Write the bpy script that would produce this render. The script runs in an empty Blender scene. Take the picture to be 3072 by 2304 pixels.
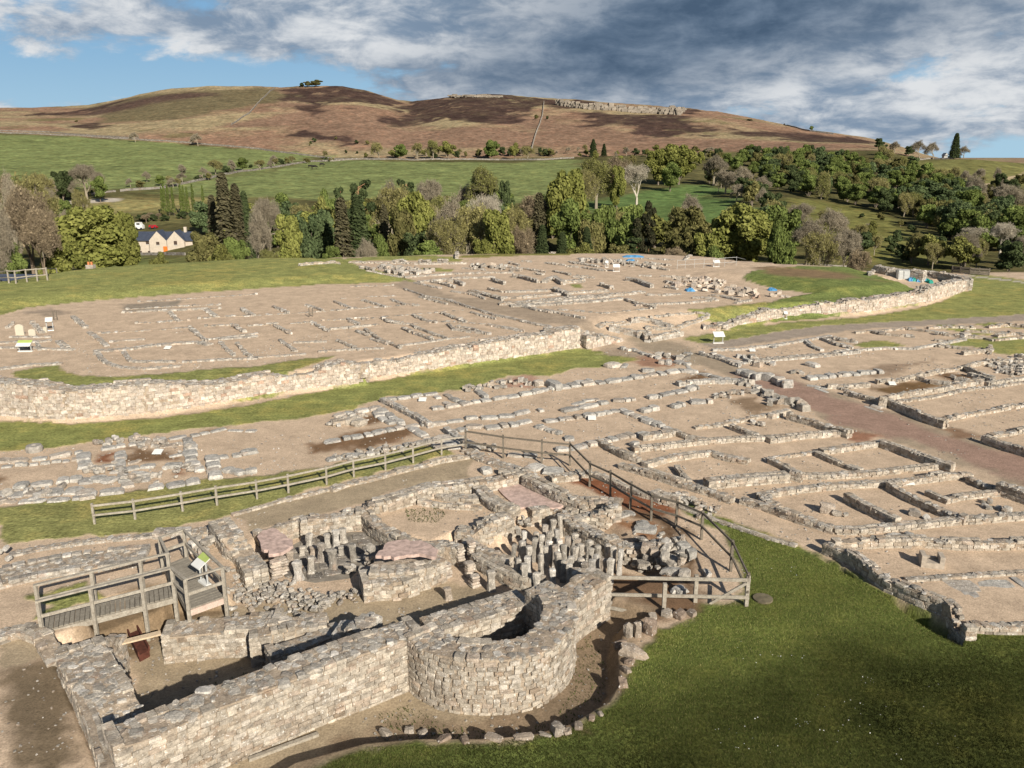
import bpy, math, random
import numpy as np
from mathutils import Vector, Matrix
rng = np.random.default_rng(11); random.seed(11)
R = math.radians
S = bpy.context.scene
COL = S.collection
# ---------------------------------------------------------------- camera
PITCH = R(15.3); FPX = 2486.0; CX, CY = 1536.0, 1152.0; CAMZ = 14.0
cam = bpy.data.cameras.new('camera'); cam.sensor_width = 36.0; cam.lens = FPX / 3072 * 36.0
cam.clip_start = 0.5; cam.clip_end = 20000
camo = bpy.data.objects.new('camera', cam); COL.objects.link(camo)
camo.location = (0, 0, CAMZ); camo.rotation_euler = (math.pi / 2 - PITCH, 0, 0)
S.camera = camo
# ---------------------------------------------------------------- exposure
S.view_settings.view_transform = 'Standard'; S.view_settings.look = 'None'
S.view_settings.exposure = 0.55; S.view_settings.gamma = 1.0
S.cycles.max_bounces = 5; S.cycles.diffuse_bounces = 2; S.cycles.transparent_max_bounces = 4
S.cycles.use_denoising = True
# ---------------------------------------------------------------- sun and sky
SUN_EL, SUN_TH = R(28), R(28)
tosun = Vector((math.sin(SUN_TH) * math.cos(SUN_EL), -math.cos(SUN_TH) * math.cos(SUN_EL), math.sin(SUN_EL)))
sl = bpy.data.lights.new('sun', 'SUN'); sl.energy = 5.0; sl.angle = R(0.5); sl.color = (1.0, 0.92, 0.80)
so = bpy.data.objects.new('sun', sl); COL.objects.link(so)
so.rotation_euler = tosun.to_track_quat('Z', 'Y').to_euler()

class NT:
    """tiny node-tree helper"""
    def __init__(s, tree): s.t = tree; s.n = tree.nodes; s.l = tree.links
    def node(s, typ, ins=None, **props):
        nd = s.n.new(typ)
        for k, v in props.items(): setattr(nd, k, v)
        for k, v in (ins or {}).items():
            if isinstance(v, bpy.types.NodeSocket): s.l.new(v, nd.inputs[k])
            else: nd.inputs[k].default_value = v
        return nd
    def math(s, op, a, b=0.0, c=None, clamp=False):
        d = {0: a, 1: b}
        if c is not None: d[2] = c
        return s.node('ShaderNodeMath', d, operation=op, use_clamp=clamp).outputs[0]
    def noise(s, vec, scale, detail=4, rough=0.55, dist=0.0, dim='3D'):
        return s.node('ShaderNodeTexNoise', {'Vector': vec, 'Scale': scale, 'Detail': detail, 'Roughness': rough, 'Distortion': dist}, noise_dimensions=dim).outputs[0]
    def ramp(s, fac, a, b, lo=0.0, hi=1.0):
        return s.node('ShaderNodeMapRange', {'Value': fac, 'From Min': a, 'From Max': b, 'To Min': lo, 'To Max': hi}, interpolation_type='SMOOTHSTEP').outputs[0]
    def lin(s, fac, a, b, lo=0.0, hi=1.0):
        return s.node('ShaderNodeMapRange', {'Value': fac, 'From Min': a, 'From Max': b, 'To Min': lo, 'To Max': hi}).outputs[0]
    def mix(s, f, a, b, mode='MIX'):
        nd = s.node('ShaderNodeMix', data_type='RGBA', blend_type=mode)
        for i, v in ((0, f), (6, a), (7, b)):
            if isinstance(v, bpy.types.NodeSocket): s.l.new(v, nd.inputs[i])
            else: nd.inputs[i].default_value = v if i == 0 else (*v[:3], 1)
        return nd.outputs[2]
    def mul(s, col, val):
        return s.node('ShaderNodeVectorMath', {0: col, 'Scale': val}, operation='SCALE').outputs[0]

world = bpy.data.worlds.new('World'); S.world = world; world.use_nodes = True
wt = NT(world.node_tree); wt.n.clear()
sky = wt.node('ShaderNodeTexSky', sky_type='NISHITA', sun_disc=False, sun_elevation=SUN_EL, sun_rotation=math.pi - SUN_TH, altitude=200, dust_density=1.0, ozone_density=1.5)
SKYK = 0.05
geo = wt.node('ShaderNodeTexCoord').outputs['Generated']
sx = wt.node('ShaderNodeSeparateXYZ', {0: geo})
az = wt.math('ARCTAN2', sx.outputs[0], sx.outputs[1]); el = sx.outputs[2]
def wvec(ka, ke, off=0.0):
    return wt.node('ShaderNodeCombineXYZ', {0: wt.math('MULTIPLY', az, ka), 1: wt.math('MULTIPLY', wt.math('POWER', wt.math('MAXIMUM', wt.math('ADD', el, 0.02), 0.001), 0.75), ke), 2: off}).outputs[0]
def wblob(a0, e0, ra, re):
    """soft elliptical blob in direction space"""
    da = wt.math('DIVIDE', wt.math('SUBTRACT', az, a0), ra); de = wt.math('DIVIDE', wt.math('SUBTRACT', el, e0), re)
    return wt.ramp(wt.math('SQRT', wt.math('ADD', wt.math('MULTIPLY', da, da), wt.math('MULTIPLY', de, de))), 1.0, 0.0)
n1 = wt.noise(wvec(4.6, 8.5, 3.1), 1.6, 9, 0.58, 0.25)
n2 = wt.noise(wvec(9.5, 19.0, 7.7), 1.5, 8, 0.62, 0.3)
n3 = wt.noise(wvec(5.0, 10.0, 1.3), 1.5, 9, 0.6, 0.2)
dens = wt.math('ADD', wt.math('MULTIPLY', n1, 0.62), wt.math('MULTIPLY', n2, 0.38))
blue = wt.math('ADD', wblob(-0.47, 0.080, 0.36, 0.055), wt.math('MULTIPLY', wblob(-0.26, 0.070, 0.22, 0.035), 0.7))
blue = wt.math('ADD', blue, wt.math('MULTIPLY', wblob(0.52, 0.0, 0.2, 0.03), 0.8))
dark = wt.math('ADD', wt.math('MULTIPLY', wblob(0.25, 0.15, 0.42, 0.085), 1.0), wt.math('MULTIPLY', wblob(0.07, 0.09, 0.32, 0.055), 0.75))
cover = wt.math('ADD', wt.math('SUBTRACT', dens, wt.math('MULTIPLY', blue, 0.27)), wt.math('MULTIPLY', dark, 0.22))
cmask = wt.ramp(cover, 0.35, 0.47)
lit = wt.ramp(wt.math('ADD', wt.math('MULTIPLY', n2, 0.55), wt.math('MULTIPLY', n3, 0.45)), 0.40, 0.62)
lit = wt.math('MULTIPLY', lit, wt.math('SUBTRACT', 1.0, wt.math('MINIMUM', wt.math('MULTIPLY', dark, 0.95), 0.93)))
cc = wt.mix(lit, (0.145, 0.20, 0.275), (0.50, 0.515, 0.53))
dk2 = wt.math('MULTIPLY', wt.math('MINIMUM', dark, 1.0), wt.lin(wt.math('ADD', wt.math('MULTIPLY', n3, .5), wt.math('MULTIPLY', n2, .5)), 0.36, 0.60, 1.25, 0.42))
cc = wt.mix(wt.math('MINIMUM', dk2, 1.0), cc, (0.047, 0.078, 0.125))
skyc = wt.mix(wt.ramp(el, 0.0, 0.16), (0.27, 0.41, 0.51), (0.15, 0.29, 0.45))
full = wt.mix(cmask, skyc, cc)
top = wt.mul(sky.outputs[0], SKYK)
upf = wt.ramp(el, 0.17, 0.42)
fin = wt.mix(upf, full, top)
bg = wt.node('ShaderNodeBackground', {'Color': fin, 'Strength': 1.0})
wt.l.new(bg.outputs[0], wt.node('ShaderNodeOutputWorld').inputs[0])

# ---------------------------------------------------------------- photo coordinates -> ground
CROP = dict(A=(0, 1728, 2.88), B=(600, 1400, 2.88), C=(1300, 1300, 2.88), D=(1600, 1000, 2.88), E=(2304, 1000, 2.88), F=(1050, 740, 2.88),
            G=(1000, 1000, 2.88), H=(0, 1180, 2.88), K=(0, 900, 2.011), L=(1000, 900, 2.011), M=(1972, 900, 2.011), N=(0, 1500, 2.011),
            O=(1000, 1500, 2.011), P=(1972, 1500, 2.011), V=(0, 0, .72), Q=(0, 480, 2.88), X=(700, 500, 2.88), Y=(1400, 430, 2.88),
            T=(2304, 740, 2.88), U=(1500, 740, 2.88), W=(0, 860, 2.88), Z=(0, 0, 1.0), HS=(1972, 200, 2.011), HM=(1000, 200, 2.011), HL=(0, 200, 2.011))
def src(tag, pts):
    x0, y0, k = CROP[tag]; p = np.atleast_2d(np.array(pts, float))
    q = p.copy(); q[:, 0] = x0 + p[:, 0] / k; q[:, 1] = y0 + p[:, 1] / k; return q
SP, CP = math.sin(PITCH), math.cos(PITCH)
def rays(p):
    u = (p[:, 0] - CX) / FPX; v = (p[:, 1] - CY) / FPX
    return np.stack([u, CP - v * SP, -SP - v * CP], 1)
def smooth(t): t = np.clip(t, 0, 1); return t * t * (3 - 2 * t)
_tab = rng.random((256, 256))
def vn(x, y):
    xi = np.floor(x).astype(int); yi = np.floor(y).astype(int); fx = x - xi; fy = y - yi
    fx = fx * fx * (3 - 2 * fx); fy = fy * fy * (3 - 2 * fy)
    a = _tab[xi & 255, yi & 255]; b = _tab[(xi + 1) & 255, yi & 255]; c = _tab[xi & 255, (yi + 1) & 255]; d = _tab[(xi + 1) & 255, (yi + 1) & 255]
    return (a + (b - a) * fx) * (1 - fy) + (c + (d - c) * fx) * fy - .5
def fbm(x, y, s, o=4):
    t = 0; a = 1.0
    for i in range(o): t = t + a * vn(x / s + 17.3 * i, y / s + 9.1 * i); s *= .5; a *= .55
    return t
def sdist(poly, x, y, w=1.0):
    """signed distance (positive inside), computed only near the polygon"""
    out = np.full(x.shape, -1e3)
    m = (x > poly[:, 0].min() - w) & (x < poly[:, 0].max() + w) & (y > poly[:, 1].min() - w) & (y < poly[:, 1].max() + w)
    if not m.any(): return out
    px, py = x[m], y[m]; d2 = np.full(px.shape, 1e12); ins = np.zeros(px.shape, bool)
    n = len(poly)
    for i in range(n):
        ax, ay = poly[i]; bx, by = poly[(i + 1) % n]; ex, ey = bx - ax, by - ay
        t = np.clip(((px - ax) * ex + (py - ay) * ey) / (ex * ex + ey * ey + 1e-9), 0, 1)
        dx = px - ax - t * ex; dy = py - ay - t * ey; d2 = np.minimum(d2, dx * dx + dy * dy)
        c = ((ay > py) != (by > py))
        if ey != 0: ins ^= c & (px < ex * (py - ay) / ey + ax)
    d = np.sqrt(d2); out[m] = np.where(ins, d, -d); return out

# feature rows: (view x, view y, distance) - the first row is the far edge of the plateau
FORTZ = 1.2
R0 = [(-400, 600), (0, 600), (300, 583), (600, 565), (730, 556), (1000, 549), (1350, 547), (1500, 553), (1750, 570), (1900, 572), (2212, 590), (2600, 600)]
RB = [(0, 0, 150)]
FR = [
 [(-400, 540, 200), (0, 548, 225), (300, 546, 245), (600, 530, 210), (1106, 500, 210), (1500, 500, 215), (1700, 520, 195), (1850, 543, 178), (2212, 565, 170), (2600, 570, 170)],
 [(-400, 490, 260), (0, 495, 270), (300, 492, 275), (600, 480, 270), (1106, 460, 280), (1500, 470, 265), (1700, 480, 240), (1950, 508, 225), (2212, 510, 230), (2600, 510, 230)],
 [(-400, 430, 330), (0, 432, 340), (300, 428, 345), (600, 432, 340), (1106, 432, 340), (1500, 440, 325), (1700, 433, 300), (1950, 470, 275), (2212, 450, 310), (2600, 440, 310)],
 [(-400, 340, 480), (0, 350, 480), (300, 372, 440), (600, 362, 500), (1106, 368, 480), (1500, 375, 450), (1750, 395, 420), (2000, 375, 430), (2212, 400, 430), (2600, 400, 430)],
 [(-400, 280, 680), (0, 287, 680), (300, 305, 650), (600, 330, 620), (720, 344, 600), (1106, 344, 600), (1300, 338, 600), (1500, 332, 600), (1750, 325, 580), (1900, 325, 560), (1990, 343, 540), (2100, 343, 535), (2212, 352, 530), (2600, 360, 530)],
 [(-400, 236, 1050), (0, 232, 1050), (110, 232, 1050), (190, 228, 1050), (240, 218, 1050), (300, 204, 1050), (370, 193, 1050), (450, 186, 1050), (600, 187, 1050), (740, 188, 1030), (800, 198, 1025), (860, 216, 1020), (890, 219, 1020), (930, 213, 1010), (1000, 203, 1000), (1050, 202, 1000), (1100, 206, 1000), (1250, 216, 980), (1450, 233, 950), (1500, 236, 940), (1550, 240, 930), (1640, 256, 900), (1700, 268, 880), (1750, 281, 860), (1870, 298, 820), (1950, 316, 780), (2000, 335, 740), (2060, 350, 720), (2212, 362, 700), (2600, 365, 700)],
 [(-400, 345, 1500), (1900, 345, 1500), (2600, 362, 1500)],
 [(-400, 341, 6000), (2600, 341, 6000)],
]
def _row(lst, zfix=None):
    out = []
    for t in lst:
        d = rays(src('V', [t[:2]]))[0]
        if zfix is not None:
            zf = FORTZ if t[0] < 2000 else 0.0
            k = (zf - CAMZ) / d[2]; out.append((d[0] / d[1], d[1] * k, 0.0))
        else:
            Yd = t[2]; out.append((d[0] / d[1], Yd, CAMZ + Yd * d[2] / d[1]))
    return np.array(sorted(out))
ROWS = [_row(R0, 1)]
ROWS.append(np.array([(-1.5, 150, -8.0), (-.4, 152, -9.0), (.1, 158, -9.5), (.45, 140, -8.0), (.7, 130, -6.0), (1.5, 130, -6.0)]))
ROWS += [_row(r) for r in FR]
PATCH = []
FORT = None
import time as _time; HT = [0.0, 0]
def height(x, y):
    x = np.asarray(x, float); y = np.asarray(y, float); yy = np.maximum(y, 1.0); s = x / yy
    YK = [np.interp(s, r[:, 0], r[:, 1]) for r in ROWS]; ZK = [np.interp(s, r[:, 0], r[:, 2]) for r in ROWS]
    z = np.zeros(x.shape)
    for k in range(len(ROWS) - 1):
        m = (yy > YK[k]) & (yy <= YK[k + 1])
        t = (yy - YK[k]) / np.maximum(YK[k + 1] - YK[k], 1e-3)
        if k == 0: t = smooth(t)
        z = np.where(m, ZK[k] + (ZK[k + 1] - ZK[k]) * t, z)
    z = np.where(yy > YK[-1], ZK[-1], z)
    farf = smooth((yy - 170) / 120); hill = smooth((yy - 620) / 200) * (1 - smooth((yy - 1100) / 200))
    z = z + farf * (1 - .6 * hill) * fbm(x, y, 60, 4) * 1.5 + hill * fbm(x, y, 90, 5) * 3.0
    if FORT is not None:
        sd = sdist(FORT, x, y, 12)
        gw = 0.9 + 9 * np.exp(-((x - GATE[0]) ** 2 + (y - GATE[1]) ** 2) / 60.0)
        z = z + FORTZ * (1 - .7 * np.exp(-((x - corner[0]) ** 2 + (y - corner[1]) ** 2) / 180.0)) * smooth(sd / gw + .2) * (1 - smooth((yy - YK[0]) / 5))
    near = 1 - smooth((yy - 100) / 40)
    z = z + near * fbm(x, y, 7, 3) * 0.05
    for poly, dz, w in PATCH:
        z = z + dz * smooth(sdist(poly, x, y, w + .5) / w)
    return z
def G(tag, pts, off=0.0):
    """ground points (with the surface lifted by off) under photo points; returns Nx3"""
    d = rays(src(tag, pts)); n = len(d); z = np.full(n, 0.5)
    for it in range(14):
        k = (z + off - CAMZ) / np.minimum(d[:, 2], -.02); x = d[:, 0] * k; y = d[:, 1] * k
        zn = height(x, y); z = z * .4 + zn * .6
    return np.stack([x, y, z], 1)
def Gfar(tag, pts):
    """same by marching, for ground beyond the plateau"""
    out = []
    for d in rays(src(tag, pts)):
        t = np.geomspace(100, 1400, 450); x = d[0] / d[1] * t; h = height(x, t); zr = CAMZ + t * d[2] / d[1]
        i = np.nonzero(zr < h)[0]; i = i[0] if len(i) else len(t) - 1
        out.append((x[i], t[i], h[i]))
    return np.array(out)
# fort wall base lines (photo) fix the raised platform
FW1 = [('K', -300, 690, 470), ('K', 0, 712, 500), ('K', 220, 730, 512), ('K', 420, 736, 552), ('K', 640, 722, 532), ('K', 900, 700, 512), ('K', 1160, 662, 510), ('K', 1300, 640, 512),
       ('K', 1480, 606, 480), ('K', 1640, 580, 450), ('K', 1760, 562, 465), ('K', 1900, 545, 440), ('K', 1960, 538, 402), ('K', 2090, 525, 378), ('K', 2212, 508, 388),
       ('L', 200, 486, 385), ('L', 440, 452, 352), ('L', 600, 430, 318), ('L', 900, 388, 268), ('L', 1290, 330, 205), ('L', 1480, 300, 165)]
FW2 = [('L', 1535, 302, 218), ('L', 1640, 285, 222), ('L', 1740, 264, 238)]
FW3 = [('T', -540, 735, 690), ('T', -380, 735, 680), ('T', -260, 690, 640), ('T', 0, 650, 550), ('T', 170, 620, 540), ('T', 300, 608, 515), ('T', 440, 605, 500), ('T', 600, 598, 485), ('T', 760, 590, 462), ('T', 900, 575, 462), ('T', 1060, 542, 425),
       ('T', 1210, 515, 405), ('T', 1300, 505, 400), ('T', 1380, 498, 355), ('T', 1500, 450, 335), ('T', 1600, 425, 305), ('T', 1700, 385, 285), ('T', 1742, 350, 290)]
def basepts(lst):
    p = np.concatenate([src(t[0], [t[1:3]]) for t in lst]); d = rays(p); k = -CAMZ / d[:, 2]
    return np.stack([d[:, 0] * k, d[:, 1] * k], 1)
def topz(lst, base):
    out = []
    for t, b in zip(lst, base):
        d = rays(src(t[0], [(t[1], t[3])]))[0]; out.append(CAMZ + b[1] * d[2] / d[1])
    return np.array(out)
B1, B2, B3 = basepts(FW1), basepts(FW2), basepts(FW3)
GATE = (B2[-1] + B3[0]) / 2
corner = B3[-1]
back = np.array([corner + (-1.5, 5), corner + (-6, 8), corner + (-14, 11), corner + (-22, 16), corner + (-30, 30)])
FORT = np.concatenate([B1, B2[1:], B3, back, [(45, 200), (-160, 200), (-160, B1[0][1] + 3)]])
def PW(tag, pts): return G(tag, pts)[:, :2]
# ---------------------------------------------------------------- local levels (trench, sunk rooms, ditch)
def flat(tag, pts, z=0.0):
    d = rays(src(tag, pts)); k = (z - CAMZ) / d[:, 2]; return np.stack([d[:, 0] * k, d[:, 1] * k], 1)
PIT = flat('V', [(560, 1700), (640, 1650), (790, 1608), (900, 1598), (1050, 1598), (1150, 1588), (1240, 1562), (1320, 1515), (1345, 1470), (1340, 1400), (1355, 1350), (1420, 1325), (1330, 1290),
                 (1420, 1250), (1500, 1210), (1400, 1168), (1330, 1130), (1215, 1085), (1110, 1108), (1075, 1150), (990, 1140), (930, 1165), (880, 1150), (790, 1098), (640, 1125), (560, 1150), (500, 1200), (480, 1275), (350, 1283), (250, 1322), (120, 1368), (88, 1380), (140, 1510), (198, 1654), (240, 1760), (300, 2100)])
_wl = flat('P', [(1030, 245), (1180, 310), (1400, 460), (1600, 610), (1750, 700), (1890, 760)], .6); _t = np.gradient(_wl, axis=0); _t /= np.linalg.norm(_t, axis=1)[:, None]
DITCH = np.vstack([_wl + np.stack([_t[:, 1], -_t[:, 0]], 1) * .30, flat('P', [(1890, 790), (1850, 772), (1700, 704), (1500, 616), (1300, 536), (1100, 430), (950, 340), (840, 275)])])
CORNERPIT = flat('T', [(1080, 300), (1240, 330), (1440, 330), (1560, 310), (1680, 275), (1640, 240), (1400, 215), (1150, 215), (960, 215), (1000, 280)], FORTZ)
_fw = flat('Z', [(338, 2205), (560, 2122), (768, 2040), (1000, 1958), (1150, 1905)], 1.22) + np.array((-.55, .835)) * .42
_ew = flat('Z', [(238, 1935), (352, 2165)], .75) + np.array((.84, .54)) * .55
FROOM = np.vstack([_ew[0:1], _fw, flat('V', [(760, 1380), (600, 1385), (480, 1380), (400, 1375), (350, 1312), (250, 1337), (175, 1362)], -.9)])
PATCH += [(FROOM, -0.5, 0.3), (PIT, -0.5, 0.45), (DITCH, -.85, 0.22), (CORNERPIT, -.35, 1.2)]
LMOUND = flat('V', [(0, 612), (130, 590), (290, 575), (560, 560), (700, 560), (900, 607), (700, 612), (400, 633), (200, 650), (-300, 700), (-300, 600)], FORTZ)
RMOUND = flat('V', [(1480, 592), (1700, 573), (1850, 575), (1990, 612), (1960, 630), (1800, 640), (1700, 650), (1600, 665), (1500, 680), (1750, 632), (1600, 608)], FORTZ)
PATCH += [(LMOUND, 0.55, 3.0), (RMOUND, 0.55, 2.5)]

# raster of the near ground: quick lookups for everything that is set on it
height_exact = height
_rx = np.arange(-125, 125.01, .22); _ry = np.arange(8, 215.01, .22); _RZ = height_exact(*np.meshgrid(_rx, _ry, indexing='xy')).T
def height(x, y):
    x = np.atleast_1d(np.asarray(x, float)); y = np.atleast_1d(np.asarray(y, float))
    if x.size > 200000: return height_exact(x, y)
    fx = np.clip((x - _rx[0]) / .22, 0, len(_rx) - 1.001); fy = np.clip((y - _ry[0]) / .22, 0, len(_ry) - 1.001); i = fx.astype(int); j = fy.astype(int); fx = fx - i; fy = fy - j
    z = (_RZ[i, j] * (1 - fx) + _RZ[i + 1, j] * fx) * (1 - fy) + (_RZ[i, j + 1] * (1 - fx) + _RZ[i + 1, j + 1] * fx) * fy
    m = (y > 214) | (np.abs(x) > 124)
    if m.any(): z[m] = height_exact(x[m], y[m])
    return z
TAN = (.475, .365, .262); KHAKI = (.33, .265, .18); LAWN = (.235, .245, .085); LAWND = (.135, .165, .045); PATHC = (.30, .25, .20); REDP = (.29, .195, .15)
ROADC = (.31, .25, .18); BROWN = (.17, .105, .06); RUST = (.20, .085, .045); PINK = (.50, .32, .28); EARTH = (.24, .17, .11)
# name, colour, grassiness, edge softness (m), jitter (m), polygon
ZN = []
def zone(name, col, g, tag, pts, soft=.12, jit=.18, off=FORTZ * 0, far=False, z=None):
    p = flat(tag, pts, z) if z is not None else (Gfar(tag, pts)[:, :2] if far else PW(tag, pts))
    ZN.append((name, col, g, soft, jit, p))
# site
zone('lawn', LAWN, 1, 'V', [(-300, 612), (0, 606), (130, 590), (290, 575), (560, 560), (735, 556), (780, 575), (900, 607), (800, 612), (700, 614), (400, 634), (200, 650), (60, 665), (0, 682), (-300, 720)], z=FORTZ)
zone('lawn', LAWN, 1, 'W', [(110, 735), (280, 705), (500, 680), (560, 740), (700, 772), (1000, 778), (1400, 755), (1800, 715), (2212, 690), (2650, 620), (2900, 600), (2750, 660), (2300, 800), (1800, 850), (900, 890), (620, 925), (300, 900), (140, 850)], z=FORTZ)
zone('lawn', (.23, .245, .082), 1, 'V', [(-100, 912), (0, 910), (150, 916), (350, 903), (520, 878), (700, 838), (1000, 783), (1250, 752), (1345, 765), (1385, 775), (1320, 792), (1240, 797), (1190, 812), (1100, 812), (1000, 842), (830, 857), (760, 885), (640, 905), (560, 912), (420, 925), (100, 970), (0, 976), (-100, 980)])
zone('lawn', (.245, .245, .09), 1, 'V', [(-100, 1100), (0, 1096), (250, 1068), (430, 1035), (560, 1028), (700, 1008), (900, 962), (960, 962), (985, 980), (900, 1002), (800, 1025), (700, 1050), (600, 1080), (500, 1112), (350, 1145), (130, 1162), (10, 1178), (5, 1130), (-20, 1110)])
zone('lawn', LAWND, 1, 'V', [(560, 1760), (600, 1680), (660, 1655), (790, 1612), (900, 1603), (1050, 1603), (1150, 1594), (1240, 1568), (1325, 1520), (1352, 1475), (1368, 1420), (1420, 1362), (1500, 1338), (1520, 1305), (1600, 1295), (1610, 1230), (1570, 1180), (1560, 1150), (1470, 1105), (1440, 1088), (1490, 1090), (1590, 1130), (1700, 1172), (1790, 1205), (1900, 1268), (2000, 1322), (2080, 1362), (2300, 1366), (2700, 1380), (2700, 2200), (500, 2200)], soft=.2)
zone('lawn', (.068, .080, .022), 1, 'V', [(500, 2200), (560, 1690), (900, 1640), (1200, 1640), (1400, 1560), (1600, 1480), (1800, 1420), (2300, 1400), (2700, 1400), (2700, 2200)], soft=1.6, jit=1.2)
zone('lawn', LAWN, 1, 'M', [(140, 232), (440, 178), (770, 138), (1180, 108), (1400, 82), (1640, 35), (1780, -20), (1840, -60), (2400, -110), (2400, 80), (1400, 132), (1000, 155), (700, 195), (400, 250), (260, 262)])
zone('lawn', LAWN, 1, 'T', [(1735, 345), (1720, 260), (1760, 235), (1900, 245), (2300, 300), (2700, 330), (2700, 420), (2300, 420), (1780, 420)], soft=.4)
zone('path', (.40, .36, .30), 0, 'T', [(1680, 238), (1760, 250), (1950, 270), (2300, 312), (2700, 350), (2700, 362), (2300, 322), (1950, 282), (1760, 262), (1690, 250)])
zone('path', PATHC, 0, 'M', [(250, 262), (400, 250), (700, 195), (1000, 155), (1400, 132), (2400, 78), (2400, 122), (1700, 150), (1300, 170), (1000, 205), (800, 235), (550, 270), (350, 292)])
zone('lawn', (.155, .19, .06), 1, 'T', [(-90, 240), (250, 200), (500, 195), (760, 165), (1060, 235), (1280, 300), (1500, 330), (1300, 400), (900, 460), (700, 480), (430, 510), (260, 525), (-130, 545), (-250, 545), (200, 440), (400, 405), (100, 370), (-220, 290)], z=FORTZ)
zone('bare_earth', (.20, .14, .08), .4, 'T', [(-60, 200), (250, 215), (500, 225), (800, 265), (900, 300), (700, 330), (450, 320), (150, 285), (-50, 240)], soft=1.5, jit=2, z=FORTZ)
zone('lawn', LAWN, 1, 'U', [(330 + 1300, 545), (1800, 525), (2300, 480), (2300, 570), (1980, 600), (1780, 580)], z=FORTZ)
zone('lawn', LAWN, 1, 'E', [(720, 100), (900, 62), (1010, 62), (1200, 105), (1050, 125), (830, 125)])
zone('lawn', LAWN, 1, 'E', [(1480, 90), (1700, 40), (2300, 30), (2300, 180), (2100, 185), (1920, 165), (1850, 120), (1600, 105)])
zone('lawn', LAWN, 1, 'T', [(1460, 675), (1600, 680), (1940, 730), (1950, 755), (1800, 765), (1500, 705)])
zone('lawn', LAWN, 1, 'T', [(1800, 670), (1950, 655), (2300, 700), (2300, 715), (1900, 690)])
zone('lawn', LAWN, 1, 'X', [(920, 800), (1350, 762), (1870, 775), (2020, 815), (1850, 820), (1480, 810), (1250, 815), (1000, 815)], z=FORTZ)
zone('lawn', (.2, .19, .06), .8, 'Y', [(-100, 990), (0, 965), (300, 950), (600, 945), (1000, 942), (900, 965), (500, 970), (200, 985)], z=FORTZ)
zone('lawn', LAWN, 1, 'F', [(600, 185), (720, 180), (900, 200), (880, 212), (700, 222)], z=FORTZ)
zone('lawn', LAWN, 1, 'U', [(600, 325), (690, 325), (710, 350), (640, 358)], z=FORTZ)
# roads
zone('road', ROADC, .1, 'M', [(-160, 190), (-20, 200), (80, 235), (260, 305), (500, 415), (800, 480), (1100, 560), (1340, 640), (1700, 740), (2000, 830), (2400, 950), (2400, 1250), (2212, 1180), (1900, 1010), (1760, 970), (1400, 830), (1150, 780), (900, 650), (700, 580), (500, 480), (250, 395), (0, 340), (-130, 270), (-230, 230)], soft=.5, jit=.5)
zone('road', REDP, 0, 'M', [(440, 440), (620, 445), (800, 480), (950, 540), (1100, 590), (1350, 665), (1700, 790), (2000, 880), (2400, 1010), (2400, 1160), (2100, 1060), (1800, 950), (1500, 850), (1300, 800), (1100, 740), (920, 660), (700, 575), (520, 490)], soft=.5, jit=.6)
zone('road', (.33, .26, .19), 0, 'U', [(-940, 340), (-800, 300), (-600, 350), (-400, 440), (0, 460), (300, 530), (600, 600), (850, 680), (1000, 730), (1330, 850), (1050, 830), (900, 800), (700, 700), (400, 680), (0, 600), (-450, 510), (-700, 430)], soft=.4, jit=.4, z=FORTZ * .9)
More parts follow.
